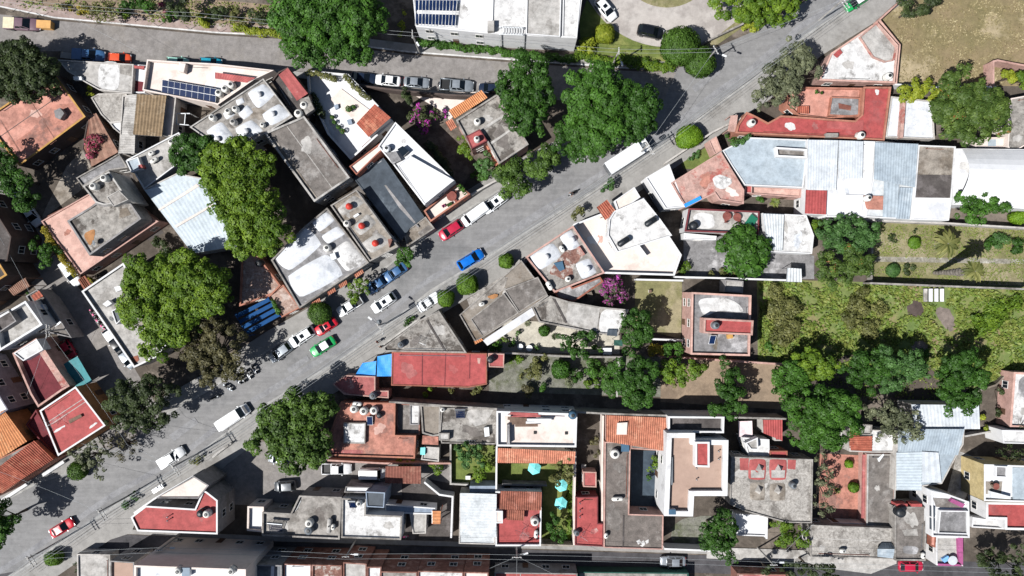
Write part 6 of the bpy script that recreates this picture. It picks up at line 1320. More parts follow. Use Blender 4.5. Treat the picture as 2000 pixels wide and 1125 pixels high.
for l, s, m_, hh in (('small shrub under the lower edge of long red roof, left', "835,766,11", 'leaf_yellow', 2.2), ('small shrub under the lower edge of long red roof, middle', "883,765,8", 'leaf_olive', 1.8), ('wide shrub under the lower edge of long red roof, right', "937,760,13 925,763,8", 'leaf_olive', 2.2), ('shrub at the left end of the garden court', "965,678,14 978,685,9", 'leaf_mid', 2.0), ('small round shrub along the garden court strip, upper', "1008,651,9", 'leaf_mid', 1.6), ('small round shrub along the garden court strip, lower', "987,662,8", 'leaf_yellow', 1.5), ('low shrub by the wall at the foot of the garden court', "1048,680,8", 'leaf_mid', 1.2), ('lime shrub in gravel yard, left of a pair', "1147,752,12", 'leaf_yellow', 2.0), ('lime shrub in gravel yard, right of a pair', "1166,750,11", 'leaf_yellow', 2.0), ('bushy shrub in the gravel yard next to the dirt yard', "1195,753,21", 'leaf_mid', 2.8), ('rounded tree like shrub in the gravel yard middle', "1155,720,19", 'leaf_mid', 3.0), ('thin open shrub in the gravel yard', "1112,748,13", 'leaf_grey', 2.0), ('grey olive brush at the left of the gravel yard', "1050,708,16 1044,728,16 1060,695,12", 'leaf_olive', 3.0), ('brown brush at the lower wall of the gravel yard', "1034,762,15", 'leaf_brown', 2.6), ('green shrub beside the brown brush in the gravel yard', "1060,758,11", 'leaf_mid', 2.4), ('lime plants along the foot of the salmon terrace', "785,905,12 800,906,10", 'leaf_lime', 1.4), ('lime shrub beside the carport', "855,915,14 845,908,9", 'leaf_yellow', 2.2), ('shrub climbing on the parking yard wall corner', "572,985,6 574,1000,5", 'leaf_mid', 3.0), ('yellow green shrub at the gate roof in the side street', "180,545,10", 'leaf_goldgreen', 2.0), ('shrub on the terrace edge in the far left shade', "58,570,7", 'leaf_mid', 5), ('dark leafy shrub behind the light blue hall', "322,485,18 308,470,14", 'leaf_dark', 3.0), ('small lime shrub behind the bluish white roof', "177,178,12", 'leaf_lime', 2.6), ('lawn edge bush row at the right of palm garden, left', "1936,476,14", 'leaf_deep', 2), ('lawn edge bush row at the right of palm garden, middle', "1960,470,17", 'leaf_bluegreen', 2), ('lawn edge bush row at the right of palm garden, right', "1986,480,17", 'leaf_deep', 2), ('shrub at the palm garden corner by the feathery tree', "1712,442,12 1705,455,8", 'leaf_mid', 2.4), ('lime shrub left of the patio by the blue parasol', "1338,522,12", 'leaf_yellow', 2), ('shrubs along the wall beneath the blue parasol', "1410,532,12 1432,535,10 1390,534,8", 'leaf_olive', 1.6), ('shrub right of the blue parasol', "1470,535,10", 'leaf_mid', 1.5), ('bush on the oval bush lawn by the avenue', "1362,300,10 1350,308,7", 'leaf_bluegreen', 1.0), ('plants at the left end of the light blue roof', "1435,272,12 1422,270,8", 'leaf_mid', 2.0), ('small garden bush below the pink planter terrace', "1488,392,11", 'leaf_mid', 1.8), ('green bush in the courtyard under the white tan house', "1280,905,14 1270,918,8", 'leaf_yellow', 2.4), ('lower bush in the narrow blue courtyard', "1264,932,8", 'leaf_mid', 1.8), ('dry brush in the narrow passage near the tiny red shed', "1162,860,10 1166,885,9", 'leaf_brown', 2.2), ('dark hedge at the patio near the apartment block', "148,1100,6 150,1115,6", 'leaf_dark', 2.2), ('shrub on the pavement by the red roofed corner house', "247,985,12", 'leaf_deep', 2.2), ('shrub on the avenue kerb below the white pickup', "380,898,11 393,892,8", 'leaf_olive', 1.8), ('shrubs at kerb between pole and corner house', "262,968,8 270,975,7", 'leaf_mid', 1.6), ('planter bush by the triangular roof on the pavement', "803,628,11 792,632,7", 'leaf_deep', 1.4), ('lime bush on the bank near the ribbed roof', "1925,815,10 1922,835,9", 'leaf_lime', 1.8), ('dark plant beside the pink wall at the right edge', "1955,765,11 1948,808,10", 'leaf_dark', 2.6), ('bushes below the square roof at the meadow edge', "1505,675,12", 'leaf_mid', 1.6), ('plants in the salmon roof garden, left', "1595,180,5 1605,182,4", 'leaf_mid', 1.0)): bush(l, s, hh, m_, .24, z0=(3.0 if 'roof garden' in l else 0))
for l, s, hh, m_ in (('tall olive thicket at the left of the meadow', "1510,570,18 1530,600,28 1540,640,26 1525,662,20 1555,602,20", 2.4, 'leaf_olive'), ('tall thicket in the middle of the meadow', "1680,600,24 1665,625,20 1700,640,24 1722,602,16 1690,572,14", 2.0, 'leaf_olive'), ('tall thicket at the right of the meadow', "1935,625,26 1960,600,24 1922,642,18 1910,615,14 1985,590,16", 1.8, 'leaf_yellow'), ('green weeds by the long shadow at the meadow foot', "1800,700,16 1815,690,10", 1.5, 'leaf_mid')): bush(l, s, hh, m_, .3, .6, name='thicket', cat='thicket', group='meadow thickets')
rosette('upper palm, its crown seen from above near the garden wall', 1852, 476, 30, 30, 'leaf_palm', .4, 'palm_tree', 'palm tree', 3.2, group='palm trees')
rosette('tall leaning looking palm with a long shadow across the path', 1905, 530, 24, 34, 'leaf_palm', .4, 'palm_tree', 'palm tree', 10.4, group='palm trees')
rosette('spiky yellow green plant below the pink planter terrace', 1513, 395, 12, 22, 'leaf_agave', .4); rosette('agave in the terracotta courtyard', 1635, 958, 8, 18, 'leaf_agave', .2); rosette('grey rosette plant in the garden court, lower', 1083, 657, 8, 22, 'leaf_dark', .2); rosette('grey rosette plant in the garden court, upper', 1030, 632, 8, 22, 'leaf_grey', .2)
for i, (x, y) in enumerate(((1508, 331), (1511, 343))): rosette(('upper', 'lower')[i]+' small plant standing on the light blue roof', x, y, 6, 14, 'leaf_mid', .2, 'potted_yucca', 'potted plant', group='plants on the light blue roof')
rosette('conical cypress like plant top beside the magenta bougainvillea', 797, 190, 10, 20, 'leaf_dark', .5, 'dracaena', 'dracaena', 4.5)
tree('narrow dark cypress beside the magenta bougainvillea', "792,176,9 795,190,9 798,202,8", 8, 'leaf_dark', .26, 1.3, name='cypress')
pots((('potted plant on the white walled terrace, topmost in the row', 648, 228, 4), ('second potted plant in the row on the white walled terrace', 652, 238, 4), ('third potted plant in the row on the white walled terrace', 660, 247, 4), ('lowest potted plant in the row on the white walled terrace', 668, 255, 5), ('big potted plant in the middle of the white walled terrace', 680, 212, 6), ('small potted plant beside the big one on white walled terrace', 690, 208, 4)), 2.4)
hedge('planter hedge along the top wall of white walled terrace', "604,143 640,152 655,156", .9, 3.8, 'leaf_olive'); hedge('planter hedge along the right wall of white walled terrace', "675,152 700,178 722,195", .9, 3.9, 'leaf_olive'); hedge('climbers along the left side of white walled terrace', "612,188 622,215 630,230", 1.2, 3.6, 'leaf_dark')
hedge('dry planted wall top along the side street', "90,448 120,495 152,535", 1.0, 4.2, 'leaf_goldgreen'); hedge('green verge of creepers along the parasol garden wall', "1117,930 1116,1000 1114,1055", 1.4, .7, 'leaf_yellow'); hedge('planter greenery at the roof terrace rim by the avenue', "897,362 908,378", .7, 4.2, 'leaf_mid')
hedge('row of potted succulents on the pebbled roof edge', "536,588 548,610", .7, 4.0, 'leaf_mid')
hedge('row of small plants on the light blue roof edge', "1430,284 1445,278 1460,270", .9, 4.9, 'leaf_bluegreen')
tufts('meadow_grass', "1482,550 2000,566 2000,735 1900,750 1482,700", 12000, .42, 'grass_mix', 'tall mixed grass and weeds covering the meadow', 'grass', .35, holes=((1788, 603, 17), (1845, 620, 24), (1796, 680, 17), (1830, 575, 25)))
tufts('dry_grass', "1765,5 1725,42 1760,90 1755,160 2000,165 2000,0", 3500, .22, 'grass_dry', 'dry tufted grass covering the upper right field', 'grass', .2)
tufts('lawn_grass', "1704,438 2000,446 2000,556 1708,548", 4000, .20, 'grass_mix', 'short patchy grass of the palm garden lawn', 'grass', .1, holes=((1720, 507, 10), (1760, 508, 10), (1800, 509, 10), (1840, 510, 10), (1880, 511, 10), (1920, 512, 10), (1960, 512, 10), (1740, 507, 10), (1780, 509, 10), (1820, 510, 10)))
tufts('planting_weeds', "0,2 420,2 540,12 545,50 420,55 107,26 0,8", 1800, .24, 'grass_mix', 'weeds in the dry planting strip at the top left', 'weeds', .3)
tufts('tree_litter', "1522,700 1850,702 1858,785 1545,785", 1500, .25, 'grass_mix', 'weedy ground cover under the shady tree row', 'weeds', .3)

for l, s, hh, m_ in (('leafy shrub against the upper wall of the gravel yard, near the red tank roof', "1005,702,12 1018,700,9", 2.0, 'leaf_yellow'), ('low weeds along the middle of the gravel yard', "1030,728,9 1020,735,7", .8, 'leaf_olive'), ('dark leafy shrub beside the round tree of the gravel yard', "1125,735,14 1118,722,9", 2.6, 'leaf_deep'), ('shrub filling the corner of gravel yard and dirt yard', "1180,728,13 1190,715,11", 2.6, 'leaf_mid'), ('shrub below the tub in the garden court', "1160,678,10 1172,684,8", 1.8, 'leaf_mid'), ('bushy shrub along the foot of the white strip in the garden court', "1000,668,10 975,672,9", 1.6, 'leaf_mid'), ('olive shrub at the left end of the dirt yard', "1300,735,14 1312,748,10", 2.4, 'leaf_olive')): bush(l, s, hh, m_, .24)
# ================================================================== vehicles
V = vehicle
V('old brown pickup with beige load at the upper street far left', 'pickup', 42, 46, -3, 'brownpaint', bed='cargobeige', length=6.3)
V('blue pickup in the shade at the upper street left', 'pickup', 172, 107, -4, 'steelblue', bed='steelblue', length=5.6)
V('orange red hatchback beside the blue pickup', 'hatch', 232, 113, -3, 'orangecar')
V('mint green car half hidden behind the cream terrace wall', 'hatch', 345, 121, -4, 'mintpaint'); V('teal van behind the cream terrace wall', 'hatch', 410, 122, -4, 'tealpaint')
V('dark blue car in shade, first in the row at the upper street', 'sedan', 709, 151, -6, 'navypaint'); V('white car with black shadows in the row at the upper street', 'sedan', 757, 156, 174, 'whitepaint'); V('grey silver sedan in the row at the upper street', 'sedan', 813, 160, -4, 'silver')
V('silver pickup with open bed in the row at the upper street', 'pickup', 892, 166, -4, 'silver', length=5.9); V('nearly black car at the end of the row under the tall tree', 'hatch', 957, 172, 176, 'navypaint')
V('white SUV with dark sunroof on the circular drive', 'suv', 1183, 17, -50, 'whitepaint', sunroof=True); V('black SUV on the circular drive', 'suv', 1271, 61, -12, 'blackpaint')
V('green taxi leaving the frame at the top right', 'sedan', 1674, 2, 213, 'greentaxi', roof='whitepaint', cat='taxi', name='taxi')
boxtruck('long white box truck driving up the avenue', 1228, 304, 33, 8.8)
V('white utility pickup half under a round street tree', 'suv', 967, 395, 216, 'whitepaint', sunroof=True, length=5.0); V('long white van parked by the terracotta terrace', 'van', 927, 419, 216, 'whitepaint', cat='van', name='van'); V('dark red car parked behind the white van', 'suv', 881, 449, 214, 'crimson', length=4.7)
V('bright blue car driving on the avenue', 'suv', 919, 507, 31, 'bluecar', length=5.0)
V('dark blue pickup dappled by tree shade near the tile awnings', 'pickup', 740, 553, 214, 'steelblue', length=5.2); V('blue grey sedan in front of the dark blue pickup', 'sedan', 772, 532, 214, 'steelblue')
V('white car with sunroof driving down the avenue', 'suv', 749, 591, 214, 'whitepaint', sunroof=True, length=4.7); V('silver white pickup half under a small street tree', 'pickup', 682, 598, 212, 'whitepaint', length=4.9)
V('red car with black sunroof parked under the dark clipped tree', 'sedan', 636, 638, 212, 'redcar', sunroof=True, length=4.2); V('white pickup with long black roof panel behind the red car', 'suv', 589, 658, 213, 'whitepaint', sunroof=True, length=5.0); V('silver SUV last in the row before the motorcycles', 'suv', 547, 688, 216, 'silver', length=4.5)
V('green and white taxi driving down the avenue', 'sedan', 630, 677, 212, 'greentaxi', roof='whitepaint', cat='taxi', name='taxi', length=4.8)
V('white van with dark hood driving up the avenue', 'van', 455, 815, 33, 'whitepaint', cat='van', name='van', length=6.2, hood='blackpaint'); V('white pickup driving up the avenue at the lower left', 'pickup', 334, 894, 32, 'whitepaint', bed='whitepaint', length=5.0)
V('red car with dark glass driving at the lower left', 'sedan', 119, 1032, 31, 'redcar', length=4.5); V('small white pickup parked beside the lowest topiary', 'pickup', 836, 591, 214, 'whitepaint', bed='whitepaint', length=4.4)
V('white car under trees at the upper end of the side street', 'hatch', 33, 383, -55, 'whitepaint'); V('white sedan in the shade of the side street', 'sedan', 59, 419, -55, 'whitepaint'); V('white pickup at the terracotta gate roof in the side street', 'pickup', 137, 534, -55, 'whitepaint', bed='whitepaint', length=4.8)
V('white car tucked under the pale grey roof wall', 'hatch', 217, 661, -54, 'whitepaint'); V('black car tucked under the pale grey roof wall', 'hatch', 228, 676, -54, 'blackpaint', length=3.3); V('white car behind the end of the pale grey roof wall', 'hatch', 247, 702, -54, 'silver', length=3.6); V('magenta car beside the teal awning cloth', 'hatch', 131, 682, -60, 'crimson', length=3.4)
V('white pickup with empty bed in the parking yard', 'pickup', 657, 916, 0, 'whitepaint', bed=None, length=5.2); V('white van parked in the parking yard beside the carport', 'van', 727, 925, 0, 'whitepaint', cat='van', name='van', length=4.6); V('dark open jeep in the parking yard', 'suv', 556, 950, 184, 'greypaint', cat='jeep', name='jeep', length=3.8); V('grey car under the coarse leaved tree in the parking yard', 'hatch', 545, 896, 175, 'silver')
V('silver sedan in the dark alley at the bottom', 'sedan', 1315, 1098, 180, 'silver'); V('red car in front of the dark grey roof at the bottom right', 'hatch', 1781, 1107, 0, 'crimson', length=4.3)
for l, x, y, a, p in (('black motorcycle at the upper right end of the parked row', 497, 721, -60, 'navypaint'), ('black and white motorcycle second from the upper right end of the row', 485, 731, -60, 'whitepaint'), ('black motorcycle third from the upper right end of the row', 473, 738, -55, 'dark'), ('dark motorcycle at the lower left of the close row', 464, 742, -52, 'greypaint'), ('lone motorcycle with silver tank below the row', 446, 757, -35, 'silver'), ('lone dark motorcycle in tree shade farthest down the avenue', 421, 776, 20, 'dark')): moto(l, x, y, a, p)
moto('motorcycle being ridden down the middle of the avenue', 1119, 377, 212, 'dark', None)
person('helmeted rider in dark clothes on the motorcycle in the avenue', 1119, 377, 212, 'shirt_dark', 'trousers', 'helmet', True, z=-.08)
person('woman in pink top walking on the pavement by the triangular roof', 737, 668, 40, 'shirt_pink', 'jeans'); person('walker in white shirt on the pavement next to the stained red roof', 744, 677, 215, 'shirt_white', 'trousers')
moto('pink moped parked against the pale grey roof wall, upper', 183, 613, -52, 'pinkplastic', 'pink mopeds'); moto('pink moped parked against the pale grey roof wall, middle', 190, 624, -52, 'pinkplastic', 'pink mopeds'); moto('pink moped parked against the pale grey roof wall, lowest', 199, 635, -52, 'pinkplastic', 'pink mopeds')
# ================================================================== things on roofs
def TK(label, x, y, m='tankwhite', **k): return tank(label, x, y, ztop(x, y)+.01, m, **k)
for l, x, y in (('white tank, leftmost of three beside the rooftop solar panels', 425, 180), ('white tank, middle of three beside the rooftop solar panels', 437, 172), ('white tank, rightmost of three beside the rooftop solar panels', 449, 164)): TK(l, x, y, rad=.62)
for l, x, y, k in (('white tank at the left rim of the domed tank house', 412, 228, {}), ('white tank between the small domes, right one of two', 457, 211, {}), ('white tank between the small domes, left one of two', 443, 216, {}), ('grey dented tank in the middle of the domed tank house', 453, 237, dict(m='conc_light')), ('small white tank near the lower dome of the tank house', 511, 243, dict(rad=.42, h=1.0)), ('big white tank on the corner of the domed tank house', 581, 220, dict(rad=.72, h=1.6)), ('white tank on the block beneath the brick red roof', 592, 204, dict(rad=.66))): TK(l, x, y, **k)
for l, x, y in (('white tank on the grey stair tower, right one', 200, 347), ('white tank on the grey stair tower, left one', 179, 363)): TK(l, x, y, rad=.62)
gastank('white gas tank on the small white roof, lower', 300, 313, ztop(300, 313)+.01, 35); gastank('white gas tank on the small white roof, upper', 295, 299, ztop(295, 299)+.01, 30, 1.2); TK('round white tank at the upper rim of the small white roof', 332, 276, rad=.5)
dish('grey satellite dish on the grey house with pink terrace', 184, 474, ztop(184, 474), 200)
TK('white tank between the pillow vaults of the white house', 637, 484, rad=.62); TK('white tank among the red capped chimneys', 676, 436, rad=.58)
TK('black tank on the pinkish rubble terrace', 504, 514, 'tankblack', rad=.6); TK('white tank on the pure white roof house', 754, 289, 'whitepaint', rad=.6)
TK('white square based tank on the orange eaved house', 932, 236, rad=.6); TK('black lidded tank on the maroon block of orange eaved house', 931, 270, rad=.5)
TK('grey tank on the long white building', 958, 45, 'tankwhite', rad=.5); TK('white tank on the pale deck by the dry field', 1739, 147, rad=.62)
TK('white tank on the left tip of the red terrace house', 1471, 238, rad=.62); TK('white tank at the lower right of the red terrace house', 1685, 263, rad=.66)
TK('white tank on the terracotta corner of the metal hall', 1699, 386, rad=.55); TK('black tank on the long roof terrace with furniture', 1357, 440, 'tankblack', rad=.72)
gastank('upper of two long black tanks on the stepped white house', 1271, 433, ztop(1271, 433)+.01, 33, 2.3, .52, 'tankblack'); gastank('lower of two long black tanks on the stepped white house', 1218, 472, ztop(1218, 472)+.01, 33, 2.3, .52, 'tankblack')
gastank('white gas tank between two roof domes on the three domed house', 1098, 486, ztop(1098, 486)+.01, -60, 1.3); TK('small white ball tank on the three domed house', 1110, 545, rad=.5, h=1.1); gastank('white gas tank at the terracotta edge of the three domed house', 1073, 558, ztop(1073, 558)+.01, -60, 1.7, .42)
gastank('white gas tank on the rambling concrete house', 941, 594, ztop(941, 594)+.01, 15, 1.1)
TK('grey tank at the corner of the triangular roof', 782, 674, 'tankgrey', rad=.55); TK('black tank at the right end of the long red roof', 958, 703, 'tankblack', rad=.6); TK('dark grey tank at the stained red corner roof', 727, 774, 'tankgrey', rad=.6)
for l, x, y, m in (('white tank, left of the three on the salmon terrace', 690, 800, 'tankwhite'), ('white tank, middle of the three on the salmon terrace', 709, 804, 'tankwhite'), ('white black lidded tank, right of the three on the salmon terrace', 729, 803, 'tankwhite')): TK(l, x, y, m, rad=.68)
TK('low black tank beside the solar panel on the salmon terrace', 740, 812, 'tankblack', rad=.5, h=.9); panels('small solar panel beside the tanks on the salmon terrace', "717,813 728,813 728,830 717,830", 1, 1, ztop(722, 820), .3, stand=.3); gastank('white gas tank on the salmon terrace above the tanks', 697, 789, ztop(697, 789)+.01, -3, 1.7)
heater('solar water heater on the grey mottled roof by the lawn', 899, 808, ztop(899, 808), 0); TK('white round tank beside the tan chamfered roof', 864, 801, rad=.4, h=1.0)
TK('blue tank at the corner of the tall white building', 1119, 812, 'tankblue', rad=.7, h=1.5)
TK('white tank on the red terrace in the parasol garden', 1045, 1021, rad=.72); gastank('white gas tank on the red terrace in the parasol garden', 1047, 1044, ztop(1047, 1044)+.01, 85, 1.4); drier('rotary drier on the red terrace in the parasol garden', 1020, 1041, ztop(1020, 1041), 20)
drier('rotary drier on the long red roof strip', 1135, 1049, ztop(1135, 1049), 15); TK('dark tank on the long red roof strip', 1127, 1043, 'tankgrey', rad=.5, h=1.1)
TK('big white tank at the top of the rough brown roof', 1202, 888, rad=.8); gastank('white gas tank in the middle of the rough brown roof', 1206, 975, ztop(1206, 975)+.01, 2, 2.0); gastank('small white gas tank by the graffiti roof edge', 1184, 1047, ztop(1184, 1047)+.01, 80, 1.0); crate('blue grey skylight box at the top right of rough brown roof', 1221, 873, ztop(1221, 873), (1.3, 1.5, .5), 0, 'glass', 'roof_skylight', 'skylight', 'tankblue')
TK('grey tank on the pebbled roof beside pyramid skylights', 1552, 950, 'tankgrey', rad=.55)
crate('white cabinet at the lower left of the tan terrace', 1313, 1000, ztop(1313, 1000), (1.1, .8, .9), 0, 'whitepaint', 'cabinet', 'cabinet', 'tankblue'); crate('long grey bench along the left rim of the tan terrace', 1311, 920, ztop(1313, 920), (.5, 4.4, .5), 0, 'tankgrey', 'bench', 'bench')
TK('dark tank on the raised red strip of the lonely square roof', 1400, 636, 'tankgrey', rad=.6); panels('tilted solar panel on the lonely square roof', "1386,655 1398,655 1395,672 1384,672", 1, 1, ztop(1390, 665), .4, stand=.3); crate('yellow tub on the lonely square roof', 1426, 657, ztop(1426, 660), (.9, .7, .6), 10, 'w_ochre', 'tub', 'tub')
TK('black tank on the dark grey roof with red planters', 1763, 1003, 'tankblack', rad=.85, h=1.6); gastank('white gas tank on the cracked roof by the alley', 1647, 1077, ztop(1647, 1077)+.01, 0, 1.2); gastank('white gas tank at the corner of the dark grey roof', 1804, 1086, ztop(1802, 1086)+.01, 85, 1.1)
heater('solar water heater on the grey concrete roof by the alley', 538, 1030, ztop(538, 1030), -5, w=2.2); TK('white tank on the grey concrete roof by the alley', 602, 1024, rad=.68); TK('grey tank touching the white one on the grey concrete roof', 601, 1038, 'tankgrey', rad=.72); gastank('long grey gas tank on the grey concrete roof', 643, 1027, ztop(643, 1027)+.01, 85, 2.6, .42, 'conc_light'); gastank('short white gas tank on the grey concrete roof', 650, 1030, ztop(650, 1030)+.01, 85, 1.1)
heater('solar water heater on the white stained roof', 688, 985, ztop(688, 988), 0, w=1.1, l=1.6); TK('white tank on the white stained roof', 700, 985, rad=.5)
for l, x, y, m in (('white tank in the left pair on the red corner house', 401, 1006, 'tankwhite'), ('black tank in the left pair on the red corner house', 389, 1005, 'tankblack')): TK(l, x, y, m, rad=.62)
for l, x, y in (('white tank on the apartment block roof, left', 345, 1118), ('white tank on the apartment block roof, right', 449, 1118)): TK(l, x, y, rad=.6)
crate('white roof hatch on the apartment block', 363, 1118, ztop(363, 1118), (1.2, 1.4, .8), 0, 'whitepaint', 'roof_hatch', 'roof hatch', 'tankblue')
for l, x, y in (('round grey vent on the pale grey roof, upper', 219, 622), ('round grey vent on the pale grey roof, lower', 277, 640)): dish(l, x, y, ztop(x, y), 30, 'tankwhite', .5, 'roof vents on the pale grey roof')
panels('nine by two solar panel array on the cream terrace', "320,157 425,175 421,200 316,181", 9, 2, ztop(370, 178), .45)
planks('stack of red boards on the tall white building', "997,805 1055,807 1055,815 1000,814", 7.3, 'redroof2', 4); planks('stack of brown boards on the tall white building', "986,815 1030,817 1056,832 1005,833", 7.3, 'wood', 4); planks('white boards on the tall white building', "1025,818 1080,817 1081,827 1026,827", 7.5, 'whitepaint', 2)
for l, x, y, a in (('aerial mast cross on the triangular roof', 818, 669, 25), ('aerial mast cross on the dark maroon yard house', 96, 830, 0)): drier(l, x, y, ztop(x, y), a, 'aerials')
for i, (x, y) in enumerate(((327, 1010), (327, 1017))): pipes(('upper', 'lower')[i]+' white vent pipe on the red corner house', x, y, ztop(x, y), .7)
for i, (x, y) in enumerate(((1133, 983), (1133, 998), (1133, 1010))): pipes(('upper', 'middle', 'lower')[i]+' vent pipe on the long red roof strip', x, y, ztop(x, y), .6)
for l, x, y in (('vent on the tan terrace beside the red skylight, upper', 1404, 882), ('vent on the tan terrace beside the red skylight, lower', 1404, 897), ('vent on the tan terrace left of centre, upper', 1361, 915), ('vent on the tan terrace left of centre, lower', 1361, 937)): pipes(l, x, y, ztop(x, y), .5)
for l, x, y in (('drain hatch on the tall white roof, left', 1045, 845), ('drain hatch on the tall white roof, right', 1106, 846)): crate(l, x, y, ztop(x, y)+.02, (.45, .45, .12), 0, 'dark', 'drain_hatch', 'hatch')
# ================================================================== garden and yard things
for l, x, y, r_ in (('turquoise parasol by the dark tile roof, topmost of three', 1044, 916, 13), ('turquoise parasol under the olive tree, middle of three', 1097, 950, 12.5), ('turquoise parasol lowest of three in the garden', 1096, 985, 12.5)): parasol(l, x, y, r_*1.02, 'aqua', group='turquoise garden parasols', n=6)
parasol('sky blue parasol beside the dome shaped tree', 1482, 521, 13, 'skyblue', n=6)
zt = ztop(1430, 425); table_set('round red table on the roof terrace, left of two', 1420, 422, zt, ang=10, rad=.75); table_set('round red table on the roof terrace, right of two', 1440, 424, zt, ang=10, rad=.7)
for l, x, y in (('red chair above the left red table', 1420, 414), ('red chair above the right red table', 1436, 414), ('red chair below the right red table', 1444, 432), ('red chair below the left red table', 1418, 432)): chair(l, x, y, zt, ang=90)
table_set('green table tennis like table at the right of the roof terrace', 1466, 434, zt, 'greentable', 55, rnd=False, rad=.95)
zt = ztop(880, 385); table_set('dark red round table on the terracotta terrace', 882, 383, zt, 'redwood', 30, rad=.85)
for l, x, y, a in (('wooden chair beside the dark red round table, upper', 889, 376, 210), ('wooden chair beside the dark red round table, lower', 890, 392, 120)): chair(l, x, y, zt, 'redwood', a)
chair('pink deck chair on the terracotta terrace', 866, 402, zt, 'pinkplastic', 40); crate('leafy planter box on the terracotta terrace', 878, 399, zt, (.9, .5, .4), 30, 'w_ochre', 'planter_box', 'planter', 'leaf_mid')
table_set('white round table in the garden court, left', 1016, 677, .02, 'whitepaint', rad=.5); table_set('white round table in the garden court, right', 1034, 680, .02, 'whitepaint', rad=.55)
crate('white slab table on the small lawn of the lower middle block', 914, 933, .02, (.8, .6, .7), 0, 'whitepaint', 'lawn_table', 'table'); crate('white beehive box on the little walled lawn', 1270, 569, .02, (.45, .5, .6), 0, 'whitepaint', 'beehive_box', 'box', 'wood')
for i, x in enumerate((1808, 1818, 1829, 1840)):
    b = MB(); shed(('first white arched concrete pipe shell from the left in meadow', 'second white arched concrete pipe shell from the left in meadow', 'third white arched concrete pipe shell from the left in meadow', 'fourth white arched concrete pipe shell from the left in meadow')[i], [(x-3.6, 564), (x-3.6, 589), (x+3.6, 589), (x+3.6, 564)], [.5]*4, 'whiteroof' if i else 'conc_light', 9, .005, 'pipe_shell', 'pipe shell', arc=.45, group='arched pipe shells in the meadow')
shed('pale striped awning sheet by the patio in the garden', "1538,523 1565,525 1566,551 1536,550", [2.6]*4, 'metal_white', .5, .04, 'awning', 'awning')
crate('turquoise tub with white frame in the garden court corner', 1186, 686, .02, (1.5, 1.1, .8), 0, 'bluepool', 'water_tub', 'tub', 'whitepaint'); tarp('green shade cloth corner by the dense round tree', "1199,664 1216,664 1216,676 1199,675", [2.4]*4, 'w_green', 'shade_cloth', 'shade cloth', sag=.1)
crate('terracotta pot kiln on the porch behind domed house', 1152, 576, ztop(1152, 576), (.9, .9, .8), 20, 'terracotta', 'planter', 'planter', 'soil'); crate('small blue folded tarp bundle on the stained pink roof', 1353, 394, ztop(1352, 393), (3.0, .6, .25), 27, 'bluetarp', 'tarp_bundle', 'tarp')
crate('orange trailer machine in front of the brown pickup', 85, 47, .02, (2.4, 1.3, 1.1), -3, 'machine', 'trailer', 'trailer'); 
crate('blue grey panel box on the magenta rimmed terrace', 1848, 1092, ztop(1848, 1090), (1.1, .7, .5), 30, 'skyblue', 'garden_box', 'box'); table_set('glass garden table on the magenta terrace', 1861, 1095, ztop(1861, 1095), 'metal_grey', rad=.8)
table_set('round table on the patio of the yellow sided white house', 1946, 950, ztop(1946, 950), 'redwood', rad=.55); chair('wooden chair on the patio of the yellow sided white house', 1938, 945, ztop(1938, 945), 'wood', 40)
b_ = moto('pink bicycle like moped in the alley by the white stained roof', 788, 1048, 10, 'pinkplastic', None)
crate('ceramic white basin by the gate in the narrow passage', 1140, 912, .02, (.8, .8, .6), 0, 'conc_light', 'basin', 'basin')
crate('white kiosk bench near the pole at the lower left', 308, 955, .14, (2.0, .7, .5), 32, 'whitepaint', 'bench', 'bench'); crate('white flower box along the avenue at the hipped roof, upper', 104, 915, .14, (4.2, .5, .7), 33, 'w_white', 'flower_box', 'planter'); crate('white flower box along the avenue at the hipped roof, lower', 27, 962, .14, (5.2, .5, .7), 33, 'w_white', 'flower_box', 'planter')
crate('white slab block in the walled patio near the avenue', 192, 1105, .02, (1.2, 1.3, .9), 0, 'whitepaint', 'block', 'block')
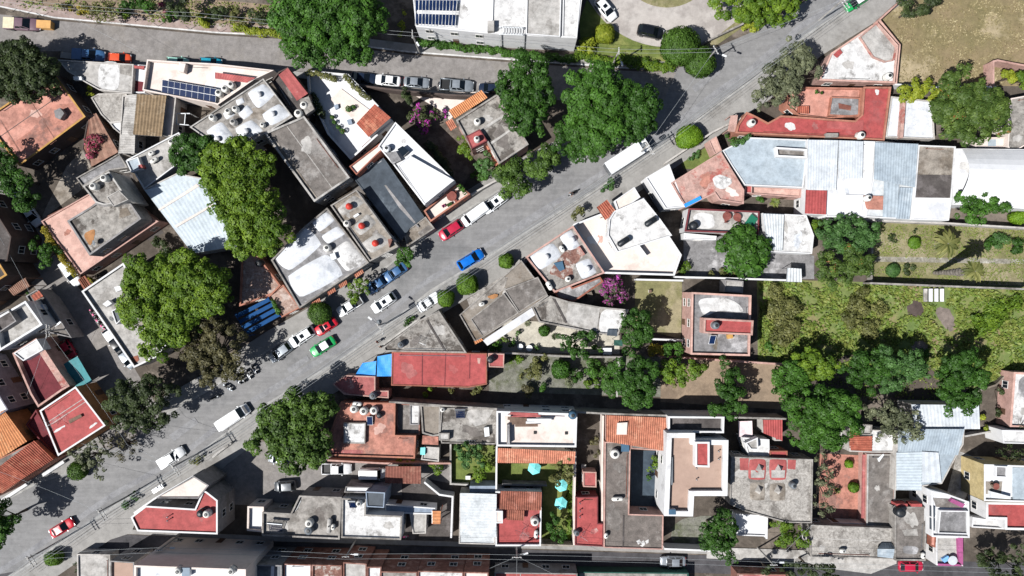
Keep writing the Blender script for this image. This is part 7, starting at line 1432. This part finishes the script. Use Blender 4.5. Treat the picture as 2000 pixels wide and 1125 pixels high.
# ================================================================== boundary walls
for l, p, h, m in (('dark wall between the salmon house yard and side passage', "170,228 230,300", 2.2, 'w_dark'), ('stone wall along the patio of the grey tower house', "85,428 130,405 172,385", 2.2, 'w_brick'), ('garden wall along the upper street below the parked row', "690,166 790,178 880,186 940,188", 2.2, 'w_dark'), ('garden wall along the avenue under the round street trees', "920,380 962,356 1000,338", 2.2, 'plaster'), ('brick wall of the dry field along the avenue top', "1758,2 1718,38", 2.0, 'w_pink'), ('pink field wall beside the pond deck', "1718,40 1757,88 1750,163", 2.4, 'pinkroof'), ('white wall at the bottom of the dry field', "1748,165 1830,170 1945,170", 2.2, 'w_white'), ('pink corner wall in the upper right', "1940,170 1940,120 1948,118 2010,130", 2.4, 'w_pink'), ('wall between hall and palm garden', "1705,430 1850,436 2010,446", 2.2, 'plaster'), ('wall between the palm garden and meadow', "1700,553 1850,559 2010,565", 2.6, 'conc'), ('low wall left of palm garden lawn', "1704,440 1702,550", 1.2, 'conc'), ('white wall under the grey patio and blue parasol', "1318,541 1400,543 1560,548", 2.4, 'w_white'), ('wall of the little lawn beside the dense round tree', "1243,546 1334,548", 2.3, 'w_white'), ('wall below the little lawn by the golden shrub', "1265,662 1334,665", 2.2, 'w_white'), ('wall between garden court and gravel yard', "913,690 1000,690 1100,696 1215,698", 2.4, 'conc'), ('wall along the top of the dirt yard', "1290,697 1400,703 1535,712", 2.2, 'w_pink'), ('tall shadow casting wall behind the lower row of houses', "760,785 860,792 975,799 1130,805 1185,808 1310,812 1535,818", 4.6, 'conc'), ('wall right of the gravel yard', "1210,700 1205,775", 2.0, 'conc_light'), ('wall left of the parasol garden', "970,872 969,960", 3.4, 'w_white'), ('grey wall crossing the parasol garden', "981,946 1068,948", 2.4, 'conc_grey'), ('right wall of the parasol garden', "1124,882 1122,970 1121,1064", 3.0, 'cream'), ('front wall of the parasol garden at the alley', "1056,1064 1121,1066", 2.6, 'conc_warm'), ('wall left of the small lawn', "880,868 880,945 915,947", 1.0, 'conc_light'), ('curved white wall of the dark yard with stairs', "829,942 858,966 884,970 881,1050", 2.6, 'w_white'), ('passage wall left of the rough brown roof', "1178,812 1176,905 1176,1062", 3.2, 'cream'), ('white wall at the alley in front of the dark green tree', "1298,1072 1400,1076", 2.6, 'w_white'), ('white wall right of white front patio', "1498,1005 1497,1052", 2.6, 'w_white'), ('avenue wall with bench in front of triangular roof', "745,676 820,622", 1.2, 'conc_light'), ('low wall along the pebbled front of the rambling house', "905,612 960,570 1015,508", 1.4, 'conc_light'), ('wall of the front garden beside the oval bush', "1300,318 1345,288 1392,258 1428,240", 1.8, 'plaster'), ('pavement wall by the big coarse leaved tree', "415,893 452,865", .8, 'conc_light'), ('white wall along the avenue of the red corner house', "262,1002 300,975 378,930", 1.8, 'w_white'), ('yard wall north of the carport', "640,899 752,905 880,905", 1.6, 'w_pink'), ('retaining wall with white coping near the yellow house', "1885,852 1940,842", 1.6, 'conc_light'), ('courtyard wall in front of the terracotta courtyard', "1620,1022 1690,1024", 2.4, 'w_white'), ('wall between the driveway lawn and the street corner', "1322,118 1370,85 1452,46", 1.2, 'conc'), ('pale wall down to the pink house at the right edge', "1905,765 1945,752 1962,735", 1.2, 'conc_warm')): wall(l, p, h, .24, m)
# ================================================================== poles and cables
PL = [(0, 1140, 8.6), (121, 1054, 8.6), (250, 969, 8.6), (386, 886, 9.0), (757, 630, 9.0), (1246, 303, 9.0), (1600, 40, 9.0), (1830, -110, 9.0)]
for (x, y, h), l, kw in zip(PL[1:7], ('pole with crossarm at the avenue, lowest in the photograph', 'pole with crossarm near the red roofed corner house', 'pole with a long shadow near the white pickup on the avenue', 'pole with transformer near the triangular roof', 'pole with broad crossarms beside the box truck', 'pole at the avenue near the light green tree'), ({}, {}, dict(lamp=(60, 1.6)), dict(trafo=True, lamp=(110, 1.5)), dict(trafo=True, cross=((0, 2.6), (.9, 2.2))), {})):
    kw.setdefault('cross', ((0, 2.2), (.8, 2.0))); pole('concrete '+l, x, y, h, ang=33, oy=-.6, **kw)
for i, o in enumerate((-1.75, -1.3, -.85, -.4)): cable('thin grey cable strung along the avenue from pole to pole', [(x, y, h-.02) for x, y, h in PL], offs=o, group='avenue power cables')
for i, o in enumerate((-.9, -.5)): cable('dark lower cable strung along the avenue from pole to pole', [(x, y, h-1.6) for x, y, h in PL], 'cabledark', .024, .45, 'avenue telephone cables', o)
pole('leaning looking white lamp pole at the corner of the long white building', 820, 104, 9.2, ((0, 1.4),), 0, lamp=(-60, 1.2)); pole('white lamp pole on the hedge beside the upper street', 1196, 128, 7.5, ((0, 1.2),), 0, lamp=(-70, 1.6)); pole('lamp pole at the clipped trees of the street corner', 1372, 128, 8.0, ((0, 1.6),), 30, lamp=(-50, 1.5))
pole('pole with lamp and tangled cables in the side street', 150, 641, 8.0, ((0, 2.4), (.7, 2.0)), 0, lamp=(40, 1.6)); pole('alley pole where many cables meet by the red terrace', 1009, 1054, 8.0, ((0, 1.6),), 90, lamp=(-80, 1.2)); pole('alley lamp pole at the pale ribbed roof', 695, 1055, 7.5, ((0, 1.2),), 90, lamp=(-90, 1.2)); pole('alley lamp pole by the red roofed corner house', 353, 1043, 7.5, ((0, 1.2),), 90, lamp=(-90, 1.4)); pole('alley lamp pole at the yellowish green tree', 1480, 1070, 7.5, ((0, 1.2),), 90, lamp=(-90, 1.4))
AP = [(121, 1054, 8.0), (353, 1043, 7.4), (695, 1055, 7.4), (1009, 1054, 7.9), (1480, 1070, 7.4), (2050, 1085, 7.6)]
for o in (-.4, .4): cable('grey cable strung along the shaded alley', AP, offs=o, group='alley cables')
for l, p in (('cable crossing from the alley pole to the lower left', [(1009, 1054, 7.6), (900, 1105, 7.5)]), ('cable crossing from the alley pole straight down', [(1009, 1054, 7.6), (1008, 1120, 8)]), ('cable crossing from the alley pole to the lower right', [(1009, 1054, 7.6), (1130, 1115, 7.5)])): cable(l, p)
US_ = [(-40, 20, 7.5), (150, 44, 7.5), (420, 62, 7.5), (820, 104, 9), (1196, 128, 7.4), (1372, 128, 7.8)]
for o in (-.3, .3): cable('grey cable strung along the upper street', US_, offs=o, group='upper street cables')
cable('cable crossing the upper street to the side of the cream terrace', [(150, 44, 7), (300, 120, 5)]); cable('cable from the street corner pole across to the avenue pole', [(1372, 128, 7.8), (1600, 40, 8.8)]); cable('cable crossing the avenue from round trees to the box truck pole', [(1246, 303, 8.8), (1370, 128, 7.9)])
for l, p in (('cable from the side street pole toward the avenue', [(150, 641, 7.6), (300, 850, 8), (386, 886, 8.8)]), ('cable from the side street pole up the side street', [(150, 641, 7.6), (60, 470, 7.2), (-20, 330, 7)]), ('cable from the side street pole to the pink wall house', [(150, 641, 7.6), (100, 760, 6)]), ('cable across the lower avenue near the thin street tree', [(386, 886, 8.8), (205, 850, 6.5)]), ('second cable across the lower avenue by the left tree', [(250, 969, 8.4), (40, 900, 6)]), ('cable running through the upper dirt yard to the alley', [(1480, 1070, 7.4), (1560, 1000, 6)])): cable(l, p)

for i, x in enumerate((22, 52, 84, 180, 245, 310, 372, 432)):
    y = 12+x*.125 if x < 110 else 22+(x-107)*.098; X, Y = W(x, y+10)
    r = empty('street_post', (X, Y, .13), 'thin short steel post on the pink pavement of the upper street', 'post', 'pavement posts of the upper street')
    b = MB(); b.tube([(0, 0, 0), (0, 0, 1.5)], .045, 7); b.build('shaft', 'steel', r); b = MB(); b.lathe([(.05, 1.5), (.07, 1.53), (.02, 1.6)], (0, 0, 0), 8); b.build('cap', 'steel', r)
# checks while building: labels that repeat without a shared group
for k, v in LABELS.items():
    n = len(k.split())
    if (len(v) > 1 and not all(g for _, g in v)) or not 4 <= n <= 16: print('LABEL', n, k, v)
